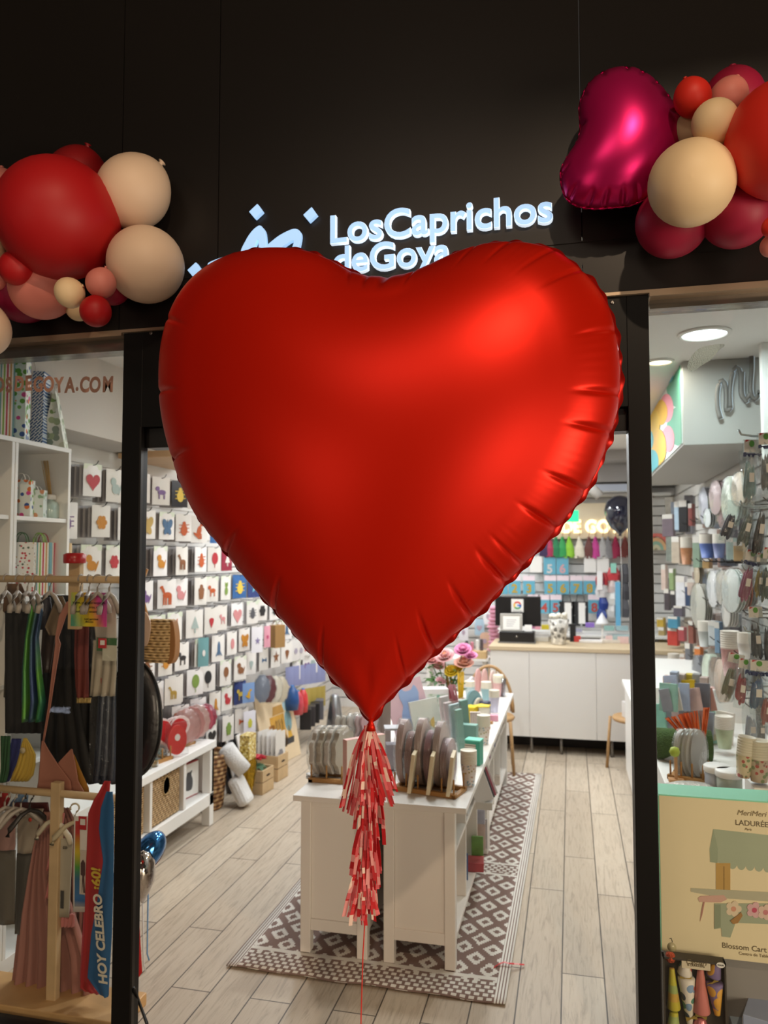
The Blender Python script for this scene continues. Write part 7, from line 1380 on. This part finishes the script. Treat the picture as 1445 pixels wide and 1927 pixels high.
# striped crate of boxes and pale blue parcels
bl = thing('parcel_box', 'pale blue flat parcel standing under the carton', 'box', (.56, 2.66, .16), (0, .0, -.35)); bl.location = (.53, 2.56, .16)
obj('carton', MB().box(-.04, .10, -.05, .22, .0, .19), mat('#a9b6d4', .5), bl, bevel=.002); obj('grey_side', MB().box(-.0415, -.04, -.05, .22, .0, .185), mat('#8e8c90', .5), bl)
bl2 = thing('parcel_box', 'smaller pale blue parcel beside the cracker box', 'box', (.455, 2.55, .16)); obj('carton', MB().box(0, .045, -.03, .1, 0, .13), mat('#b4c8dc', .5), bl2, bevel=.002); obj('lid_line', MB().box(.0, .045, -.0312, -.03, .1, .104), mat('#8ca4bc', .5), bl2)
WIN = stripe_mat('window_print', 1, .05, ['#7a2c54', '#7a2c54', '#cfc4cc', '#cfc4cc'])
mg = thing('magenta_box', 'magenta house box with white window print at the picture edge', 'box', (.655, 2.75, .16), (0, 0, .25)); obj('carton', MB().box(0, .15, -.05, .3, 0, .31), mat('#7c2f58', .5), mg)
for k in range(3):
    for j in range(3): obj('printed_window', MB().box(-.0012, -.0001, -.03 + .1 * k, .03 + .1 * k, .03 + .095 * j, .095 + .095 * j), mat('#cbbfc8', .5), mg); obj('printed_window', MB().box(.015 + .045 * k, .045 + .045 * k, -.0512, -.05, .03 + .095 * j, .095 + .095 * j), mat('#cbbfc8', .5), mg)

# ---- clear bags of balloons hanging close behind the glass
def bag_pack(label, px, py0, py1, wpx, y, cont, tilt=0., hdr=None, word=None, cols=None):
    p = AY(y, px, py0); q = AY(y, px, py1); s = DEP(p) / FPX; w = wpx * s * 1.25; L = p.z - q.z
    t = thing('balloon_bag', label, 'balloon bag', p, (0, tilt, 0), 'clear bags of balloons in the second window')
    cb = MB(); rk_ = random.Random(int(px))
    for k in range(6):
        a = rk_.uniform(-.3, .3); cx_k = w * (-.26 + .105 * k); z0 = -L * rk_.uniform(.3, .42); z1 = -L * rk_.uniform(.82, .97); rr0 = w * .13; n_k = z1 - z0
        cb.lathe([(0, 0), (rr0 * .5, n_k * .12), (rr0 * .8, n_k * .4), (rr0, n_k * .72), (rr0 * .75, n_k * .92), (0, n_k)], 10, 0, (cx_k * .6, rk_.uniform(-.008, .008), z0), Euler((0, -cx_k * 2.2, 0)).to_matrix(), True, 1, .7)
    obj('contents', cb, mat(cont, .4, noise=.3, nscale=40), t)
    P = []
    for j in range(9):
        z = -L * j / 8; wj = w * (.62 + .38 * math.sin(PI * min(1, .2 + j / 8 * .8))) / 2
        P.append([(wj * u, -(.028 * (1 - u * u)) * math.sin(PI * min(1, .1 + j / 8 * .9)) - .002 + .004 * math.sin(u * 9 + j * 2), z) for u in (-1, -.66, -.33, 0, .33, .66, 1)])
    obj('film', MB().grid(P), BAGFILM, t)
    if hdr: obj('header', MB().box(-w * .4, w * .4, -.022, -.02, -L * .2, -.002), WCARD, t); obj('leaf_print', MB().prism(ellipse(0, -L * .07, w * .14, L * .05, 14), -.0235, -.022), mat('#5c9a3c', .5), t); obj('red_print', MB().prism([(-w * .33, -.002), (-w * .1, -.002), (-w * .33, -L * .05)], -.0232, -.022), mat('#b83a3c', .5), t)
    if word: text('printed_word', word, w * .3, mat('#28345c', .5), t, (0, -.034, -L * .27), (PI / 2, 0, 0), .0004, .002)
    obj('barcode_label', MB().box(-w * .13, w * .13, -.034, -.0325, -L * .66, -L * .52), WCARD, t)
for a_ in (
    ('clear bag with green header and tan balloons, uppermost beside the soffit', 1412, 828, 950, 26, 3.05, '#8fa8a4', .04, 1, 'Semper'), ('clear bag with white header at the upper picture edge', 1438, 815, 930, 26, 3.0, '#8a8a8c', -.03, 1, 'Semper'), ('clear bag tapering to a gold tip beside the tan balloons', 1397, 848, 945, 14, 3.1, '#c09a54', -.1, 0, None),
    ('navy balloons bag tilted on the second prong', 1385, 944, 1022, 26, 3.02, '#1c2440', .3, 0, None), ('navy balloons bag hanging straight beside the tilted one', 1400, 946, 1020, 20, 3.04, '#262c4c', .05, 0, None), ('grey green balloons bag slanting at the picture edge', 1420, 930, 1040, 24, 2.98, '#5c6c66', .25, 0, None), ('black balloons bag at the picture edge', 1440, 920, 1050, 24, 2.96, '#222226', .15, 0, None),
    ('magenta balloons bag on the middle prong', 1416, 1035, 1140, 24, 3.0, '#a83a68', .2, 1, 'Semper'), ('yellow balloons bag beside the magenta one', 1432, 1040, 1130, 18, 2.98, '#b89838', .1, 1, None), ('dark green balloons bag at the picture edge', 1446, 1030, 1140, 22, 2.96, '#3c5044', .1, 1, None),
    ('black balloons bag with white labels below the magenta one', 1418, 1140, 1245, 24, 3.02, '#1f2026', -.05, 1, None), ('charcoal balloons bag with barcode at the picture edge', 1440, 1145, 1250, 22, 3.0, '#33333a', -.05, 0, None),
    ('olive balloons bag tilted, lowest row', 1385, 1228, 1322, 28, 3.02, '#8c8668', .22, 1, None), ('red balloons bag, lowest row', 1402, 1238, 1334, 24, 2.98, '#b83444', .15, 1, None), ('blue balloons bag with printed name, lowest row', 1426, 1240, 1345, 30, 2.95, '#3c6a98', .05, 1, 'Sempertex'), ('coral balloons bag at the picture edge, lowest row', 1446, 1285, 1370, 22, 2.93, '#c05a54', .1, 0, None), ('white frosted balloons bag below the blue one', 1412, 1320, 1405, 26, 3.1, '#c0c2cc', 0., 0, None), ('smoke grey balloons bag beside the frosted one', 1430, 1330, 1400, 20, 3.12, '#7c726a', 0., 0, None)):
    bag_pack(*a_)
for i, (z, lb) in enumerate(((2.13, 'top'), (1.87, 'second'), (1.64, 'third'), (1.42, 'fourth'), (1.23, 'lowest'))):
    t = thing('display_prong', '%s pale metal prong carrying the balloon bags' % lb, 'hook', (.75, 3.02, z), 0, 'prongs carrying the balloon bags'); obj('bar', MB().tube([(.32, .1, 0), (-.1, 0, 0), (-.14, -.01, .006), (-.15, -.012, .024)], .004, 6), mat('#b4bcbc', .3, .6), t)
for i, (px, py, r, c, lb) in enumerate(((1398, 1462, 16, '#c8bc9c', 'cream cup tower with red print leaning against the glass'), (1428, 1470, 20, '#b8a894', 'mottled rose cup tower at the picture edge'))):
    p = AY(2.95, px, py); q = AY(2.95, px, py - 55); rr_ = r * DEP(p) / FPX; cup_pack(lb, (p.x, 2.95, p.z), rr_, 8, speckle_mat('tower_print_%d' % i, c, ['#a85048', '#7c8c64', '#8c7468'], 60, .4), mat('#d8d0bc', .45), (0, .12 - .1 * i, 0), None, .075, .009)
struct('trim_18', MB().box(.6, .75, 2.9, 3.05, .158, AY(2.95, 1428, 1470).z - .01), SHELF)

# script sign on the soffit front, adhesive mark on the pane, white pillar at the window end
YS = 4.17; so = AY(YS, 1395, 740); sc_ = thing('script_sign', 'grey script lettering with lit white edges seen from behind on the soffit front', 'sign', so); so = so.copy()
for pts in ([(1356, 788), (1350, 765), (1350, 735), (1356, 716), (1364, 722), (1366, 750), (1366, 774), (1374, 768)], [(1374, 768), (1373, 735), (1378, 702), (1386, 690), (1393, 705), (1394, 740), (1402, 752), (1414, 738)], [(1396, 700), (1396, 740), (1405, 758)], [(1398, 664), (1412, 662), (1414, 690), (1412, 735), (1420, 752), (1430, 735)]):
    P = [AY(YS, *q) - so for q in spline(pts, 26, False)]
    obj('script_stroke', MB().tube(P, .011, 8), mat('#77736e', .5), sc_); obj('lit_edge', MB().tube([v + Vector((.007, .006, 0)) for v in P], .009, 6), mat('#d8e8f4', .4, emit=.25), sc_)
tp_ = [(1293, 690), (1300, 672), (1315, 656), (1335, 650), (1364, 648), (1352, 660), (1338, 676), (1320, 688), (1300, 700)]
ty = YF + .049; to = AY(ty, 1325, 675); tape = tag(obj('tape_residue', MB().prism([(q.x - to.x, q.z - to.z) for q in [AY(ty, a_, b_) for a_, b_ in spline(tp_, 40)]], -.0006, 0), mat('#cfe4e6', .3, bump=1., bscale=300, alpha=.6), None, to), 'bluish crinkled tape mark stuck on the pane under the round downlight', 'tape')
pw0 = AY(3.9, 1435, 740).x; struct('trim_19', MB().box(pw0, 1.04, 3.9, 3.95, 2.14, 2.699), SHELF)

for i in range(13):
    px = 1240 + i * 8.6; up = i % 2 == 0; zb = .93 if up else .752; p = AZ(zb, px + (0 if up else 30), (1342 if up else 1404)); hg = (52 if up else 66) * DEP(p) / FPX; hc_ = ('#8b8f98', '#c4a49c', '#8fb8a8', '#5f6068', '#d6ccc0', '#b08074', '#a8b4cc')[i % 7]
    box_thing('card_pack', 'grey and pastel card pack filling the rows on the display shelf', 'card pack', (max(p.x, .46), p.y + .05, zb), (.05 + .02 * (i % 3), .02, hg * (.82 + .09 * ((i * 7) % 4))), mat(hc_, .4, noise=.3, nscale=20), (-.12, -.22 + .09 * ((i * 5) % 4), -.3 - .15 * (i % 3)), 'filler card packs on the display shelf')
for i, (px, py, w, h, c, lb) in enumerate(((1240, 1322, 16, 34, '#a89a80', 'khaki carton'), (1256, 1312, 12, 40, '#b9825c', 'rust carton'), (1270, 1308, 14, 44, '#9aa4b4', 'blue grey carton'), (1284, 1306, 12, 38, '#c8b8b0', 'pale pink carton'), (1298, 1304, 14, 36, '#c0a83c', 'mustard carton'), (1312, 1308, 14, 40, '#8a8c8a', 'grey carton'), (1326, 1312, 14, 38, '#b4a49c', 'taupe carton'))):
    p = AZ(.93, px, py); s_ = DEP(p) / FPX; box_thing('carton', '%s at the back of the display shelf step under the plate wall' % lb, 'box', (max(p.x, .5), min(p.y, 6.0), .93), (w * s_, .06, h * s_), mat(c, .45, noise=.3, nscale=25), -.3, None, .003)
# clutter hung deeper on the plate wall
rc = random.Random(21)
for row, (a_, b_) in enumerate(((935, 1000), (1005, 1062), (1080, 1142), (1160, 1218), (1228, 1290))):
    for k in range(13):
        px = 1236 + k * 12.5 + rc.uniform(-3, 3)
        if rc.random() < .15: continue
        p = WI(px, a_ + rc.uniform(-4, 8) - (px - 1300) * .12, .93); q = WI(px, b_ + rc.uniform(-8, 6), .93); s_ = DEP(p) / FPX
        q.z = max(q.z, .94)
        if p.y > 8.2 or p.z <= q.z + .03: continue
        box_thing('party_packet', 'narrow wrapped packet hung deep behind the front goods on the plate wall', 'packet', (.93, p.y, q.z), (rc.uniform(.05, .09), .12, p.z - q.z), mat(rc.choice(('#8f8a84', '#a39a8c', '#6f6c70', '#b5aca0', '#8a7a72', '#9aa39a', '#7c8490', '#a88c80')), .35, noise=.35, nscale=30), -.3, 'deep packets on the plate wall', .004)

# unseen board added so its glowing lettering shows mirrored in the first pane
v_ = AY(2.45 * 2 + .2, 128, 1341); zb_ = thing('reflection_board', 'black board with lit white lettering, added out of view to mirror in the glass', 'sign', (v_.x, -.2, 0))
obj('board', MB().box(-.3, .3, -.02, .02, 0, .85), BLACK, zb_)
text('lettering', 'ZARA', .055, mat('#e8ecff', .4, emit=5.), zb_, (.02, .022, v_.z), (PI / 2, 0, PI), .001, .001, 'LEFT', 0, 1.25)
# ------------------------------------------------------------------ camera and view
cd = bpy.data.cameras.new('camera'); cam = bpy.data.objects.new('camera', cd); COL.objects.link(cam)
cam.location = (0, 0, EYE)
Rm = Matrix((RT, UP, tuple(-x for x in FW))).transposed()
cam.rotation_euler = Rm.to_euler()
cd.sensor_fit = 'VERTICAL'; cd.sensor_height = 36; cd.lens = FPX * 36 / 1927; cd.clip_start = .05
cd.dof.use_dof = True; cd.dof.focus_distance = 2.05; cd.dof.aperture_fstop = 3.6
SC.camera = cam
SC.view_settings.view_transform = 'Standard'; SC.view_settings.look = 'None'; SC.view_settings.gamma = 1; SC.view_settings.exposure = 0
SC.cycles.max_bounces = 8; SC.cycles.diffuse_bounces = 4; SC.cycles.glossy_bounces = 4; SC.cycles.transparent_max_bounces = 16; SC.cycles.transmission_bounces = 4
SC.cycles.caustics_reflective = False; SC.cycles.caustics_refractive = False; SC.cycles.sample_clamp_indirect = 4
SC.cycles.use_denoising = True
